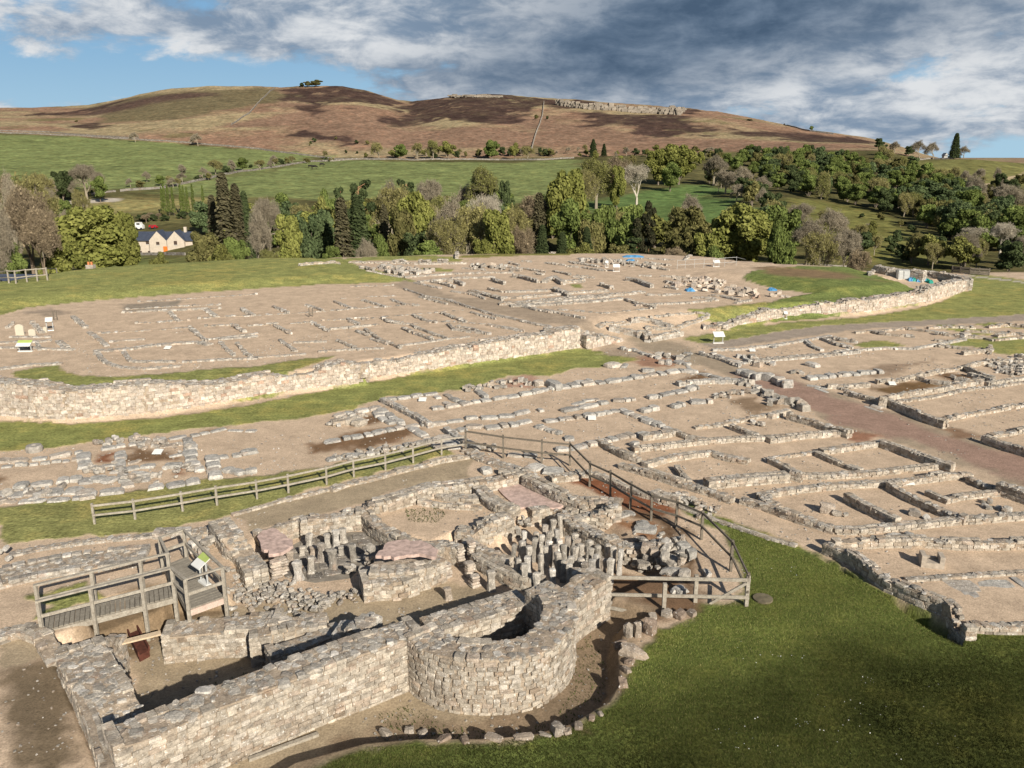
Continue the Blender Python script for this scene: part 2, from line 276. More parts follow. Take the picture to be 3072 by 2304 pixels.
# bare patches
for a in [('H', [(850, 520), (1000, 515), (1010, 570), (860, 590)], RUST), ('H', [(1560, 670), (1670, 630), (1690, 690), (1600, 705)], RUST), ('H', [(1080, 480), (1240, 500), (1600, 540), (1500, 580), (1100, 585)], BROWN),
          ('H', [(0, 690), (130, 700), (110, 790), (0, 800)], BROWN), ('G', [(-200, 960), (0, 915), (300, 860), (600, 800), (760, 850), (620, 910), (350, 960), (100, 1000), (-200, 1030)], BROWN),
          ('G', [(230, 700), (380, 690), (500, 740), (300, 800), (160, 810)], BROWN), ('H', [(1640, 380), (1960, 270), (1960, 300), (1700, 400)], EARTH),
          ('C', [(1160, 410), (1350, 370), (1560, 390), (1850, 500), (2000, 610), (2010, 700), (1900, 760), (1700, 650), (1500, 540), (1300, 470)], RUST), ('C', [(1450, 780), (1620, 720), (1850, 800), (2020, 900), (1920, 950), (1700, 880)], (.24, .13, .07)),
          ('C', [(1620, 620), (1750, 650), (2100, 850), (2212, 930), (2300, 1000), (2300, 1400), (2200, 1390), (2180, 950), (2040, 900), (1850, 790)], (.11, .065, .035)),
          ('D', [(820, 240), (1000, 190), (1300, 200), (1250, 290), (1000, 290)], (.30, .18, .12)), ('D', [(1400, 330), (1500, 350), (1480, 400), (1200, 400)], BROWN), ('D', [(1700, 600), (1900, 540), (2100, 640), (1900, 700)], (.24, .17, .11)),
          ('E', [(860, 460), (1050, 440), (1300, 400), (1500, 430), (1200, 500), (1050, 535), (900, 500)], (.16, .10, .05)), ('E', [(1400, 370), (1600, 350), (1900, 380), (1850, 410), (1600, 430)], BROWN),
          ('E', [(1500, 810), (1700, 830), (1870, 890), (1700, 920), (1550, 860)], (.22, .14, .09)), ('E', [(700, 830), (860, 860), (1000, 890), (800, 960), (690, 880)], (.26, .14, .09)), ('E', [(960, 280), (1300, 250), (1500, 220), (1300, 280), (1100, 350), (800, 380)], (.27, .20, .14)),
          ('G', [(1440, 400), (1600, 360), (1750, 370), (1800, 460), (1500, 480)], (.36, .23, .17)), ('P', [(-400, 400), (0, 440), (200, 560), (230, 640), (200, 700), (0, 790), (-80, 700), (-300, 560)], (.16, .10, .06)),
          ('K', [(740, 30), (1080, 0), (1080, 40), (760, 75)], (.26, .22, .17)), ('K', [(100, 70), (300, 50), (420, 80), (240, 100)], (.30, .24, .18)),
          ('A', [(0, 800), (200, 770), (520, 740), (540, 900), (600, 1100), (560, 1300), (640, 1500), (500, 1659), (100, 1659), (60, 1300)], (.17, .13, .085)), ('O', [(0, 1420), (250, 1380), (450, 1400), (750, 1360), (1100, 1380), (1300, 1320), (1500, 1260), (1680, 1100), (1500, 1380), (1200, 1450), (500, 1470), (0, 1480)], (.18, .12, .075))]:
    zone('bare_earth', a[2], .15, a[0], a[1], soft=.35, jit=.5)
zone('gravel_ground', KHAKI, 0, 'B', [(300, 400), (900, 240), (1700, 30), (2400, -120), (2300, 100), (1750, 180), (1350, 330), (430, 560)])
zone('gravel_ground', KHAKI, 0, 'A', [(0, 550), (340, 540), (520, 740), (200, 770), (0, 800)])
zone('lawn', LAWN, 1, 'A', [(250, 170), (700, 60), (760, 90), (900, 200), (500, 330), (330, 350), (470, 240)])
zone('gravel_ground', KHAKI, 0.05, 'V', [(300, 1400), (480, 1290), (700, 1290), (900, 1240), (1100, 1290), (1250, 1270), (1290, 1320), (1340, 1380), (1330, 1490), (1240, 1550), (1050, 1590), (800, 1600), (560, 1700), (250, 1700)], soft=.3)
zone('gravel_ground', (.22, .165, .11), 0.1, 'V', [(560, 1720), (640, 1650), (700, 1620), (870, 1540), (1000, 1560), (1100, 1545), (1210, 1480), (1240, 1400), (1250, 1310), (1300, 1310), (1430, 1325), (1360, 1370), (1350, 1450), (1330, 1515), (1240, 1568), (1150, 1592), (1050, 1600), (900, 1601), (790, 1612)], soft=.35, jit=.3)
zone('bare_earth', (.20, .145, .09), .1, 'V', [(160, 1330), (270, 1300), (350, 1265), (480, 1262), (480, 1330), (400, 1360), (340, 1375), (330, 1420), (250, 1415), (190, 1370)], soft=.3, jit=.3)
# beyond the plateau
GREEN = (.15, .18, .068); MOOR = (.205, .132, .088); PALE = (.25, .205, .12); HEATH = (.050, .032, .026)
def fz(name, col, g, tag, pts, soft=6, jit=8): zone(name, col, g, tag, pts, soft, jit, far=True)
fz('pasture', GREEN, 2, 'V', [(-200, 288), (0, 290), (300, 306), (470, 318), (600, 330), (700, 340), (640, 352), (540, 372), (430, 388), (350, 405), (240, 410), (120, 400), (0, 400), (-200, 400)])
fz('pasture', GREEN, 2, 'V', [(310, 414), (480, 386), (620, 362), (740, 346), (900, 350), (1080, 352), (1240, 346), (1290, 400), (1230, 440), (1100, 440), (700, 432), (500, 425)])
fz('pasture', (.20, .18, .075), 2, 'V', [(100, 445), (260, 430), (400, 425), (500, 427), (500, 460), (280, 462), (100, 470)])
fz('path', (.42, .38, .32), 0, 'V', [(105, 438), (180, 432), (262, 429), (255, 436), (150, 443), (110, 446)], 1.5, 1)
fz('pasture', (.13, .15, .05), 2, 'V', [(270, 550), (410, 550), (420, 590), (260, 590)])
fz('pasture', (.10, .155, .05), 2, 'V', [(1240, 440), (1380, 415), (1480, 398), (1540, 408), (1600, 440), (1650, 480), (1600, 500), (1350, 480), (1280, 450)])
fz('pasture', (.14, .14, .045), 2, 'V', [(1680, 428), (1780, 440), (1900, 455), (1960, 480), (2050, 535), (2050, 570), (1950, 575), (1800, 560), (1700, 500)])
fz('pasture', (.14, .14, .05), 2, 'V', [(1960, 347), (2090, 345), (2400, 356), (2400, 405), (2150, 400), (2050, 408), (1990, 380)])
fz('path', (.38, .30, .20), 0, 'V', [(2070, 407), (2130, 397), (2215, 372), (2215, 377), (2140, 401), (2080, 411)], 1, 1)
hz = dict(soft=6, jit=26)
fz('hillside', (.185, .122, .083), 3, 'V', [(500, 275), (560, 245), (600, 215), (700, 245), (800, 240), (850, 275), (1000, 272), (1100, 270), (1180, 250), (1240, 250), (1300, 285), (1500, 300), (1700, 305), (1880, 315), (1700, 325), (1400, 322), (1100, 325), (900, 325), (760, 315), (600, 285)], soft=12, jit=35)
fz('hillside', (.125, .105, .058), 3, 'V', [(190, 232), (230, 222), (300, 206), (370, 196), (450, 188), (600, 189), (585, 210), (550, 235), (520, 243), (470, 247), (400, 250), (330, 252), (260, 252), (200, 245)], soft=12, jit=40)
fz('hillside', PALE, 3, 'V', [(30, 262), (250, 268), (450, 255), (520, 262), (470, 290), (300, 285), (100, 280)], **hz)
fz('hillside', (.075, .05, .038), 3, 'V', [(210, 238), (330, 205), (480, 197), (470, 210), (340, 225), (240, 242)], soft=25, jit=60)
for pts in ([(580, 210), (600, 194), (640, 189), (750, 189), (820, 205), (860, 222), (830, 232), (790, 233), (740, 228), (700, 245), (680, 247), (690, 230), (660, 222), (610, 222)],
            [(860, 232), (900, 220), (960, 208), (1000, 205), (1100, 208), (1190, 220), (1170, 240), (1120, 258), (1050, 270), (1000, 262), (940, 258), (900, 270), (845, 275), (818, 262)],
            [(1250, 246), (1340, 250), (1420, 247), (1480, 250), (1502, 265), (1505, 290), (1460, 297), (1390, 285), (1350, 268), (1300, 275), (1270, 262)],
            [(595, 293), (670, 280), (700, 288), (755, 300), (745, 314), (690, 306), (640, 300)], [(1518, 275), (1600, 283), (1680, 282), (1760, 288), (1860, 298), (1890, 312), (1800, 312), (1720, 302), (1560, 290)],
            [(1150, 222), (1240, 218), (1330, 226), (1320, 234), (1230, 238)], [(60, 252), (150, 236), (240, 225), (230, 232), (130, 250)], [(110, 272), (215, 264), (205, 274), (150, 280)], [(1470, 240), (1500, 236), (1530, 242), (1520, 248)]):
    fz('hillside', HEATH, 3, 'V', pts, **hz)

# ---------------------------------------------------------------- terrain mesh
def build_mesh(name, Vt, Fc, mats, attrs=None, smoothf=False, matidx=None):
    me = bpy.data.meshes.new(name); Vt = np.asarray(Vt, np.float32); Fc = np.asarray(Fc, np.int32)
    k = Fc.shape[1]; me.vertices.add(len(Vt)); me.vertices.foreach_set('co', Vt.ravel())
    me.loops.add(Fc.size); me.loops.foreach_set('vertex_index', Fc.ravel())
    me.polygons.add(len(Fc)); me.polygons.foreach_set('loop_start', np.arange(0, Fc.size, k, dtype=np.int32))
    try: me.polygons.foreach_set('loop_total', np.full(len(Fc), k, np.int32))
    except Exception: pass
    for m in (mats if isinstance(mats, (list, tuple)) else [mats]): me.materials.append(m)
    if matidx is not None: me.polygons.foreach_set('material_index', np.asarray(matidx, np.int32))
    me.polygons.foreach_set('use_smooth', np.full(len(Fc), smoothf, bool))
    for an, av in (attrs or {}).items():
        av = np.asarray(av, np.float32)
        if av.ndim == 2:
            a = me.attributes.new(an, 'FLOAT_COLOR', 'POINT'); c4 = np.ones((len(av), 4), np.float32); c4[:, :3] = av; a.data.foreach_set('color', c4.ravel())
        else: a = me.attributes.new(an, 'FLOAT', 'POINT'); a.data.foreach_set('value', av)
    me.update(calc_edges=True); me.validate(); return me
def link(name, me, parent=None, **tags):
    o = bpy.data.objects.new(name, me); COL.objects.link(o)
    if parent is not None: o.parent = parent
    for k, v in tags.items(): o[k] = v
    return o

def mat_base(name, rough=.9):
    m = bpy.data.materials.new(name); m.use_nodes = True; t = NT(m.node_tree); t.n.clear()
    b = t.node('ShaderNodeBsdfPrincipled'); b.inputs['Roughness'].default_value = rough
    b.inputs['Specular IOR Level'].default_value = .25
    t.l.new(b.outputs[0], t.node('ShaderNodeOutputMaterial').inputs[0]); return m, t, b
def mat_ground():
    m, t, b = mat_base('ground', 1.0); b.inputs['Specular IOR Level'].default_value = .05
    col = t.node('ShaderNodeAttribute', attribute_name='col').outputs['Color']; g = t.node('ShaderNodeAttribute', attribute_name='msk').outputs['Fac']
    P = t.node('ShaderNodeTexCoord').outputs['Object']
    grav = t.noise(P, 16, 5, .75); mid = t.noise(P, .9, 6, .6); gf = t.noise(P, 7, 6, .72); big = t.noise(P, .045, 6, .62); wide = t.noise(P, .25, 4, .55)
    P2 = t.node('ShaderNodeMapping', {'Vector': P, 'Rotation': (0, 0, .25), 'Scale': (.35, 2.6, 1)}).outputs[0]
    stripe = t.noise(P2, 1.0, 4, .6)
    bgr = t.math('MULTIPLY', t.math('MULTIPLY', t.lin(grav, .3, .7, .62, 1.38), t.lin(mid, .25, .75, .78, 1.2)), t.lin(t.noise(P, 4.5, 4, .6), .3, .7, .88, 1.12))
    bgs = t.math('MULTIPLY', t.math('MULTIPLY', t.lin(gf, .3, .7, .45, 1.55), t.lin(mid, .3, .7, .72, 1.28)), t.lin(stripe, .3, .7, .85, 1.15))
    far = t.noise(P, .3, 7, .7)
    bfar = t.math('MULTIPLY', t.math('MULTIPLY', t.lin(far, .3, .7, .5, 1.55), t.lin(t.noise(P, .11, 5, .7), .3, .7, .72, 1.3)), t.lin(big, .3, .7, .8, 1.2))
    m1 = t.lin(g, 0, 1, 0, 1); m2 = t.lin(g, 1, 2, 0, 1)
    br = t.math('ADD', t.math('MULTIPLY', bgr, t.math('SUBTRACT', 1, m1)), t.math('MULTIPLY', bgs, m1))
    br = t.math('ADD', t.math('MULTIPLY', br, t.math('SUBTRACT', 1, m2)), t.math('MULTIPLY', bfar, m2))
    c = t.mul(col, br)
    yel = t.mix(1.0, c, (1.32, 1.08, 1.0), 'MULTIPLY')
    yf = t.math('MULTIPLY', t.ramp(t.math('ADD', t.math('MULTIPLY', wide, .5), t.math('MULTIPLY', mid, .5)), .47, .66), m1)
    c = t.mix(t.math('MULTIPLY', yf, .8), c, yel)
    # dark weeds and stains on gravel
    wd = t.math('MULTIPLY', t.ramp(t.noise(P, 3.2, 6, .75), .60, .74), t.ramp(wide, .42, .62))
    c = t.mix(t.math('MULTIPLY', wd, t.math('SUBTRACT', .55, t.math('MULTIPLY', m1, .55))), c, (.13, .10, .055))
    t.l.new(c, b.inputs['Base Color'])
    hgt = t.math('ADD', t.math('MULTIPLY', grav, .5), t.math('MULTIPLY', t.math('MULTIPLY', gf, m1), 2.2))
    bump = t.node('ShaderNodeBump', {'Height': hgt, 'Strength': .7, 'Distance': .06})
    t.l.new(bump.outputs[0], b.inputs['Normal']); return m
MG = mat_ground()

def terrain():
    ys = [9.0]
    while 14 / ys[-1] > 14 / 128.0: ys.append(14 / (14 / ys[-1] - .00165))
    ys = np.array(ys + list(np.arange(129, 300, 2.2)) + list(np.arange(300, 1080, 3.0)) + list(np.geomspace(1085, 7000, 26)))
    sc = np.concatenate([np.arange(-1.3, -.78, .012), np.arange(-.78, .78, .00185), np.arange(.78, 1.3, .012)])
    Yg, Sg = np.meshgrid(ys, sc, indexing='ij'); Xg = Sg * Yg
    x, y = Xg.ravel(), Yg.ravel(); z = height(x, y)
    # default colours
    YK0 = np.interp(x / y, ROWS[0][:, 0], ROWS[0][:, 1]); YKm = np.interp(x / y, ROWS[6][:, 0], ROWS[6][:, 1])
    col = np.tile(np.array(TAN), (len(x), 1)); g = np.zeros(len(x)); zid = np.zeros(len(x), int)
    names = ['gravel_ground', 'valley_ground', 'hillside', 'lawn', 'path', 'road', 'bare_earth', 'pasture']
    f = smooth((y - YK0) / 2); vc = np.array((.09, .085, .035)); n = fbm(x, y, 25, 4)[:, None]
    col = col * (1 - f[:, None]) + (vc * (1 + .6 * n)) * f[:, None]; g = g + f * 2; zid[f > .5] = 1
    f = smooth((y + 25 * fbm(x, y, 60, 4) - YKm + 5) / 16); nn = smooth(fbm(x, y, 70, 5) * 1.6 + .5)[:, None]
    hc = np.array(MOOR) * nn + np.array(PALE) * (1 - nn)
    nb = smooth((fbm(x + 500, y, 40, 5) - .28) * 5)[:, None]; hc = hc * (1 - .75 * nb) + np.array((.13, .115, .055)) * .75 * nb
    col = col * (1 - f[:, None]) + hc * f[:, None]; g = np.where(f > .5, 2.0, g); zid[f > .5] = 2
    # heath streaks on the left hill
    for (nm, c, gg, soft, jit, poly) in ZN:
        w = soft * 3 + jit * 2 + 1; scl = max(jit * 2.2, .5)
        bb = (x > poly[:, 0].min() - w - jit) & (x < poly[:, 0].max() + w + jit) & (y > poly[:, 1].min() - w - jit) & (y < poly[:, 1].max() + w + jit)
        if not bb.any(): continue
        bx, by = x[bb], y[bb]
        o_ = 6 if gg >= 3 else 4
        jx = bx + jit * 2 * fbm(bx + 31, by, scl * 1.3, o_); jy = by + jit * 2 * fbm(bx, by + 77, scl * 1.3, o_)
        f = np.zeros(len(x)); f[bb] = smooth(sdist(poly, jx, jy, w) / (2 * soft) + .5); mk = f > 0
        if tuple(c) == HEATH: f[bb] *= (.35 + .65 * smooth((fbm(bx, by, 18, 5) + .50) * 7)); f[bb] = np.clip(f[bb] * (.93 + .3 * fbm(bx + 9, by, 9, 3)), 0, 1)
        if not mk.any(): continue
        cc = np.array(c)
        if gg >= 3: gg = 2.0
        col[mk] = col[mk] * (1 - f[mk, None]) + cc * f[mk, None]; g[mk] = g[mk] * (1 - f[mk]) + gg * f[mk]
        zid[f > .5] = names.index(nm)
    ny, nx = Yg.shape; idx = np.arange(ny * nx).reshape(ny, nx)
    F = np.stack([idx[:-1, :-1], idx[:-1, 1:], idx[1:, 1:], idx[1:, :-1]], -1).reshape(-1, 4)
    fz_ = zid[F[:, 0]]; V3 = np.stack([x, y, z], 1)
    for i, nme in enumerate(names):
        f = F[fz_ == i]
        if not len(f): continue
        u, inv = np.unique(f, return_inverse=True)
        me = build_mesh(nme, V3[u], inv.reshape(f.shape), MG, {'col': col[u], 'msk': g[u]}, True)
        link(nme, me, kind='structure', label={'gravel_ground': 'tan gravel floor of the excavated site', 'valley_ground': 'rough ground under the valley trees', 'hillside': 'brown moorland hill with dark heather patches', 'lawn': 'mown grass between the stone ruins',
             'path': 'pale gravel path', 'road': 'worn reddish road through the ruins', 'bare_earth': 'bare brown earth patches', 'pasture': 'green pasture fields on the far slope'}[nme])
terrain()
# ---------------------------------------------------------------- stone material and stone builder
def mat_stone():
    m, t, b = mat_base('stone', .95)
    tint = t.node('ShaderNodeAttribute', attribute_name='tint').outputs['Color']; P = t.node('ShaderNodeTexCoord').outputs['Object']
    a = t.noise(P, 5, 6, .65); f = t.noise(P, 26, 5, .7); sp = t.noise(P, 13, 3, .5); rust = t.noise(P, 2.1, 5, .6)
    c = t.mul(t.mul(tint, .96), t.math('MULTIPLY', t.lin(a, .3, .7, .60, 1.38), t.lin(f, .3, .7, .70, 1.28)))
    c = t.mix(t.math('MULTIPLY', t.ramp(rust, .58, .72), .35), c, (.34, .20, .12))
    c = t.mix(t.math('MULTIPLY', t.ramp(t.noise(P, 7, 5, .7), .56, .70), .55), c, (.16, .14, .11))
    c = t.mix(t.math('MULTIPLY', t.ramp(sp, .63, .70), .75), c, (.70, .68, .63))
    t.l.new(c, b.inputs['Base Color'])
    bump = t.node('ShaderNodeBump', {'Height': t.math('ADD', f, a), 'Strength': .8, 'Distance': .05}); t.l.new(bump.outputs[0], b.inputs['Normal']); return m
MS = mat_stone()
def mat_plain(name, col, rough=.85, var=.25, scale=4, metallic=0, spec=.25):
    m, t, b = mat_base(name, rough); P = t.node('ShaderNodeTexCoord').outputs['Object']; b.inputs['Metallic'].default_value = metallic
    b.inputs['Specular IOR Level'].default_value = spec
    n = t.noise(P, scale, 5, .65); t.l.new(t.mul(t.node('ShaderNodeRGB').outputs[0], t.lin(n, .3, .7, 1 - var, 1 + var)), b.inputs['Base Color'])
    t.n['RGB'].outputs[0].default_value = (*col, 1); return m
MPINK = mat_plain('pink_concrete', (.43, .32, .275), .95, .35, 5)
MDARKFLAG = mat_plain('dark_flagstone', (.21, .185, .15), .9, .35, 3)

_g = [(i, j, k) for i in (-1, 0, 1) for j in (-1, 0, 1) for k in (-1, 0, 1) if (i, j, k) != (0, 0, 0)]
T26 = np.array(_g, float); _ix = {p: n for n, p in enumerate(_g)}
_nz = np.abs(T26).sum(1); T26 = T26 * np.where(_nz == 3, .80, np.where(_nz == 2, .93, 1.0))[:, None]
F26 = []
for ax in range(3):
    for sgn in (-1, 1):
        o = [a for a in range(3) if a != ax]
        for u in (-1, 0):
            for v in (-1, 0):
                q = []
                for du, dv in ((0, 0), (1, 0), (1, 1), (0, 1)):
                    p = [0, 0, 0]; p[ax] = sgn; p[o[0]] = u + du; p[o[1]] = v + dv; q.append(_ix[tuple(p)])
                if (sgn > 0) == (ax == 1): q = q[::-1]
                F26.append(q)
F26 = np.array(F26)
TQ = np.array(_g, float) * np.where(_nz == 3, .93, np.where(_nz == 2, .975, 1.0))[:, None]
T8 = np.array([(-1, -1, -1), (1, -1, -1), (1, 1, -1), (-1, 1, -1), (-.9, -.88, 1), (.9, -.88, 1), (.9, .88, 1), (-.9, .88, 1)], float)
F8 = np.array([(4, 5, 6, 7), (0, 1, 5, 4), (1, 2, 6, 5), (2, 3, 7, 6), (3, 0, 4, 7)])
def stones(C, D, yaw, tint, fine=True, jit=.09, tilt=.05, sharp=False):
    C = np.asarray(C, float); N = len(C); T, F = (TQ if sharp else T26, F26) if fine else (T8, F8)
    P = T[None] * (1 + rng.normal(0, jit, (N, len(T), 3))) + rng.normal(0, jit * .5, (N, len(T), 3)); P = P * np.asarray(D)[:, None, :] / 2
    a, b_ = rng.normal(0, tilt, N), rng.normal(0, tilt, N)
    P[..., 2] += P[..., 0] * a[:, None] + P[..., 1] * b_[:, None]
    c, s = np.cos(yaw)[:, None], np.sin(yaw)[:, None]
    X = P[..., 0] * c - P[..., 1] * s + C[:, None, 0]; Y = P[..., 0] * s + P[..., 1] * c + C[:, None, 1]; Z = P[..., 2] + C[:, None, 2]
    V = np.stack([X, Y, Z], -1).reshape(-1, 3); Fq = (F[None] + (np.arange(N) * len(T))[:, None, None]).reshape(-1, 4)
    return V, Fq, np.repeat(tint, len(T), 0)
class Acc:
    def __init__(s): s.V, s.F, s.T, s.n = [], [], [], 0
    def add(s, V, F, T):
        if not len(V): return
        s.V.append(V); s.F.append(F + s.n); s.T.append(T); s.n += len(V)
    def mesh(s, name, mat=None, sm=False):
        return build_mesh(name, np.concatenate(s.V), np.concatenate(s.F), mat or MS, {'tint': np.concatenate(s.T)}, sm)
PAL = dict(
    edging=[((.27, .22, .17), 3), ((.34, .30, .25), 3), ((.20, .14, .10), 2), ((.42, .39, .35), 1)],
    cream=[((.45, .40, .325), 4), ((.39, .345, .28), 3), ((.30, .245, .185), 2.4), ((.40, .32, .25), 1.0), ((.27, .24, .20), 1.5), ((.53, .48, .41), 1.8), ((.24, .17, .11), .5)],
    grey=[((.36, .35, .32), 4), ((.42, .40, .36), 3), ((.29, .28, .26), 2), ((.45, .39, .32), 2), ((.52, .49, .44), 1.5), ((.32, .26, .20), 1)],
    rubble=[((.36, .325, .275), 3), ((.42, .39, .34), 3), ((.27, .25, .215), 3), ((.34, .27, .205), 2), ((.54, .515, .47), 1.4), ((.22, .19, .16), 1)],
    pink=[((.46, .395, .32), 4), ((.49, .43, .36), 3), ((.41, .33, .265), 2.5), ((.36, .31, .26), 2.5), ((.36, .21, .14), .5), ((.60, .54, .47), 1.5)])
def tints(pal, n, amp=.10):
    cs = np.array([p[0] for p in PAL[pal]]); w = np.array([p[1] for p in PAL[pal]]); w = w / w.sum(); cs = cs * .62 + (cs * w[:, None]).sum(0) * .38
    return np.clip(cs[rng.choice(len(cs), n, p=w)] * (1 + rng.normal(0, amp, (n, 1))), .03, .9)
class Path:
    def __init__(s, pts, hs, closed=False):
        s.p = np.asarray(pts, float)[:, :2]; d = np.linalg.norm(np.diff(s.p, axis=0), axis=1); s.S = np.concatenate([[0], np.cumsum(d)]); s.L = s.S[-1]; s.hs = hs
    def at(s, t):
        x = np.interp(t, s.S, s.p[:, 0]); y = np.interp(t, s.S, s.p[:, 1]); e = .12
        dx = np.interp(t + e, s.S, s.p[:, 0]) - np.interp(t - e, s.S, s.p[:, 0]); dy = np.interp(t + e, s.S, s.p[:, 1]) - np.interp(t - e, s.S, s.p[:, 1])
        l = np.hypot(dx, dy) + 1e-9; return x, y, dx / l, dy / l
    def h(s, t): return np.interp(t, s.S, s.hs) if np.ndim(s.hs) else np.full(np.shape(t), float(s.hs))
def wall_acc(acc, pts, h, w, pal='cream', course=None, slen=None, top=True, ztop=None, ragged=.12, toppal=None, topsize=None, lift=0.0, faces=True, z0drop=0.15):
    """stone wall along pts: core, coursed face stones on both sides, rubble or slabs on top. h = height over the ground at the centre line"""
    P = Path(pts, h if ztop is None else ztop); ym = P.p[:, 1].mean(); L = P.L
    fine = ym < 37
    if course is None: course = .15 if ym < 40 else (.17 if ym < 60 else .22)
    if slen is None: slen = course * 1.9
    nst = max(2, int(L / .5) + 1); t = np.linspace(0, L, nst); seed = rng.random() * 100
    def ztopf(t):
        x, y, _, _ = P.at(t)
        base = P.h(t) if ztop is not None else height(x, y) + P.h(t)
        rg = min(ragged, .12 * max(.25, float(np.mean(P.hs if ztop is None else 1.0)) / .6)); st = np.round(fbm(t / 1.3 + seed, np.full(np.shape(t), seed), 1.0, 2) * 2.2) * course * (rg / .12) * .45
        return base + st + lift
    x, y, dx, dy = P.at(t); zt = ztopf(t) - .05; hw = w / 2 - min(.035, w * .08)
    zg = np.minimum.reduce([height(x, y), height(x - dy * hw, y + dx * hw), height(x + dy * hw, y - dx * hw)]) - z0drop
    zt = np.maximum(zt, zg + .05)
    V = np.stack([np.stack([x - dy * hw, y + dx * hw, zg], 1), np.stack([x - dy * hw, y + dx * hw, zt], 1), np.stack([x + dy * hw, y - dx * hw, zt], 1), np.stack([x + dy * hw, y - dx * hw, zg], 1)], 1).reshape(-1, 3)
    i = np.arange(nst - 1)[:, None] * 4
    F = np.concatenate([i + np.array([[0, 4, 5, 1]]), i + np.array([[1, 5, 6, 2]]), i + np.array([[2, 6, 7, 3]])])
    e = (nst - 1) * 4; F = np.concatenate([F, [[0, 1, 2, 3], [e + 3, e + 2, e + 1, e]]])
    ct = np.tile(np.array((.37, .30, .225) if pal != 'grey' else (.33, .29, .24)), (len(V), 1)); acc.add(V, F, ct)
    CC, DD, YY = [], [], []
    if faces:
        for sd in (-1, 1):
            k = 0
            while True:
                ts = []; tt = rng.uniform(-.5, 0) * slen; ls = []
                while tt < L:
                    l = slen * rng.uniform(.65, 1.45); ts.append(tt + l / 2); ls.append(l); tt += l
                ts = np.clip(np.array(ts), 0, L); ls = np.array(ls); x, y, dx, dy = P.at(ts)
                dep = min(w * .45, .28); off = sd * (w / 2 - dep / 2) + rng.normal(0, .012, len(ts))
                cx, cy = x - dy * off, y + dx * off
                zb = height(x - dy * sd * w / 2, y + dx * sd * w / 2) - .06
                zc = zb + (k + .5) * course; ok = zc < ztopf(ts) - course * .25
                if not ok.any() or k > 30: break
                CC.append(np.stack([cx, cy, zc], 1)[ok]); DD.append(np.stack([ls * .97, np.full(len(ts), dep), np.full(len(ts), course * .96)], 1)[ok]); YY.append(np.arctan2(dy, dx)[ok]); k += 1
        # ends
        for te, sg in ((0, -1), (L, 1)):
            x, y, dx, dy = P.at(np.array([te])); zb = height(x, y)[0] - .05; ztp = ztopf(np.array([te]))[0]; k = 0
            while zb + (k + .6) * course < ztp and k < 20:
                n = max(1, int(w / slen + .5))
                for q in range(n):
                    o = (-.5 + (q + .5) / n) * w; CC.append([[x[0] - dy[0] * o, y[0] + dx[0] * o, zb + (k + .5) * course]]); DD.append([[.26, w / n * .97, course * .96]]); YY.append([np.arctan2(dy[0], dx[0])])
                k += 1
    if CC:
        C_, D_, Y_ = np.concatenate(CC), np.concatenate(DD), np.concatenate(YY)
        acc.add(*stones(C_, D_, Y_, tints(pal, len(C_)), fine, .035 if fine else .05, .015, sharp=True))
    if top:
        ts_ = (topsize * .78 if topsize else (.20 if ym < 40 else (.24 if ym < 60 else .32))); n = int(L * w / (ts_ * ts_) * 1.35) + 2
        t = rng.uniform(0, L, n); o = rng.uniform(-.5, .5, n) * (w - ts_ * .5); x, y, dx, dy = P.at(t)
        sz = ts_ * rng.uniform(.6, 1.25, n); D_ = np.stack([sz, sz * rng.uniform(.6, 1.1, n), sz * rng.uniform(.32, .5, n)], 1)
        z = ztopf(t) - .065 + D_[:, 2] * rng.uniform(-.2, .1, n)
        acc.add(*stones(np.stack([x - dy * o, y + dx * o, z], 1), D_, rng.uniform(0, 3.14, n), tints(toppal or 'rubble', n), ym < 45, .10, .08))
def blocks_acc(acc, pts, h=.22, w=.55, blen=.8, pal='grey', gap=.015):
    """a single course of big dressed blocks"""
    P = Path(pts, h); t = 0.0; CC, DD, YY = [], [], []
    while t < P.L:
        l = blen * rng.uniform(.6, 1.5); l = min(l, P.L - t + .15); tc = np.array([t + l / 2]); x, y, dx, dy = P.at(tc)
        if rng.random() > .05:
            hh = h * .6 * rng.uniform(.75, 1.3); CC.append((x[0] + rng.normal(0, .03), y[0] + rng.normal(0, .03), height(x, y)[0] + hh / 2 - .06)); DD.append((l * .95, w * rng.uniform(.8, 1.15), hh + .06)); YY.append(np.arctan2(dy[0], dx[0]) + rng.normal(0, .04))
        t += l + gap
    if CC: acc.add(*stones(np.array(CC), np.array(DD), np.array(YY), tints(pal, len(CC)), True, .05, .03))
def rubble_acc(acc, pts, w, size=.22, dens=1.0, h=.12, pal='rubble'):
    """loose strip of stones lying on the ground"""
    P = Path(pts, 0.0); n = int(P.L * w / (size * size) * .9 * dens) + 1; t = rng.uniform(0, P.L, n); o = rng.normal(0, .30, n) * w; x, y, dx, dy = P.at(t)
    x, y = x - dy * o, y + dx * o; sz = size * rng.uniform(.5, 1.5, n); D_ = np.stack([sz, sz * rng.uniform(.6, 1, n), sz * rng.uniform(.4, .75, n)], 1)
    z = height(x, y) + rng.uniform(0, 1, n) * h * np.exp(-(o / w * 2.2) ** 2) * 1.5 + D_[:, 2] * .2
    acc.add(*stones(np.stack([x, y, z], 1), D_, rng.uniform(0, 3.14, n), tints(pal, n), P.p[:, 1].mean() < 45, .1, .2))
def thing(name, label, cat, loc=(0, 0, 0), group=None, rz=0):
    o = bpy.data.objects.new(name, None); COL.objects.link(o); o.location = loc; o.rotation_euler = (0, 0, rz); o['label'] = label; o['category'] = cat
    if group: o['group'] = group
    return o
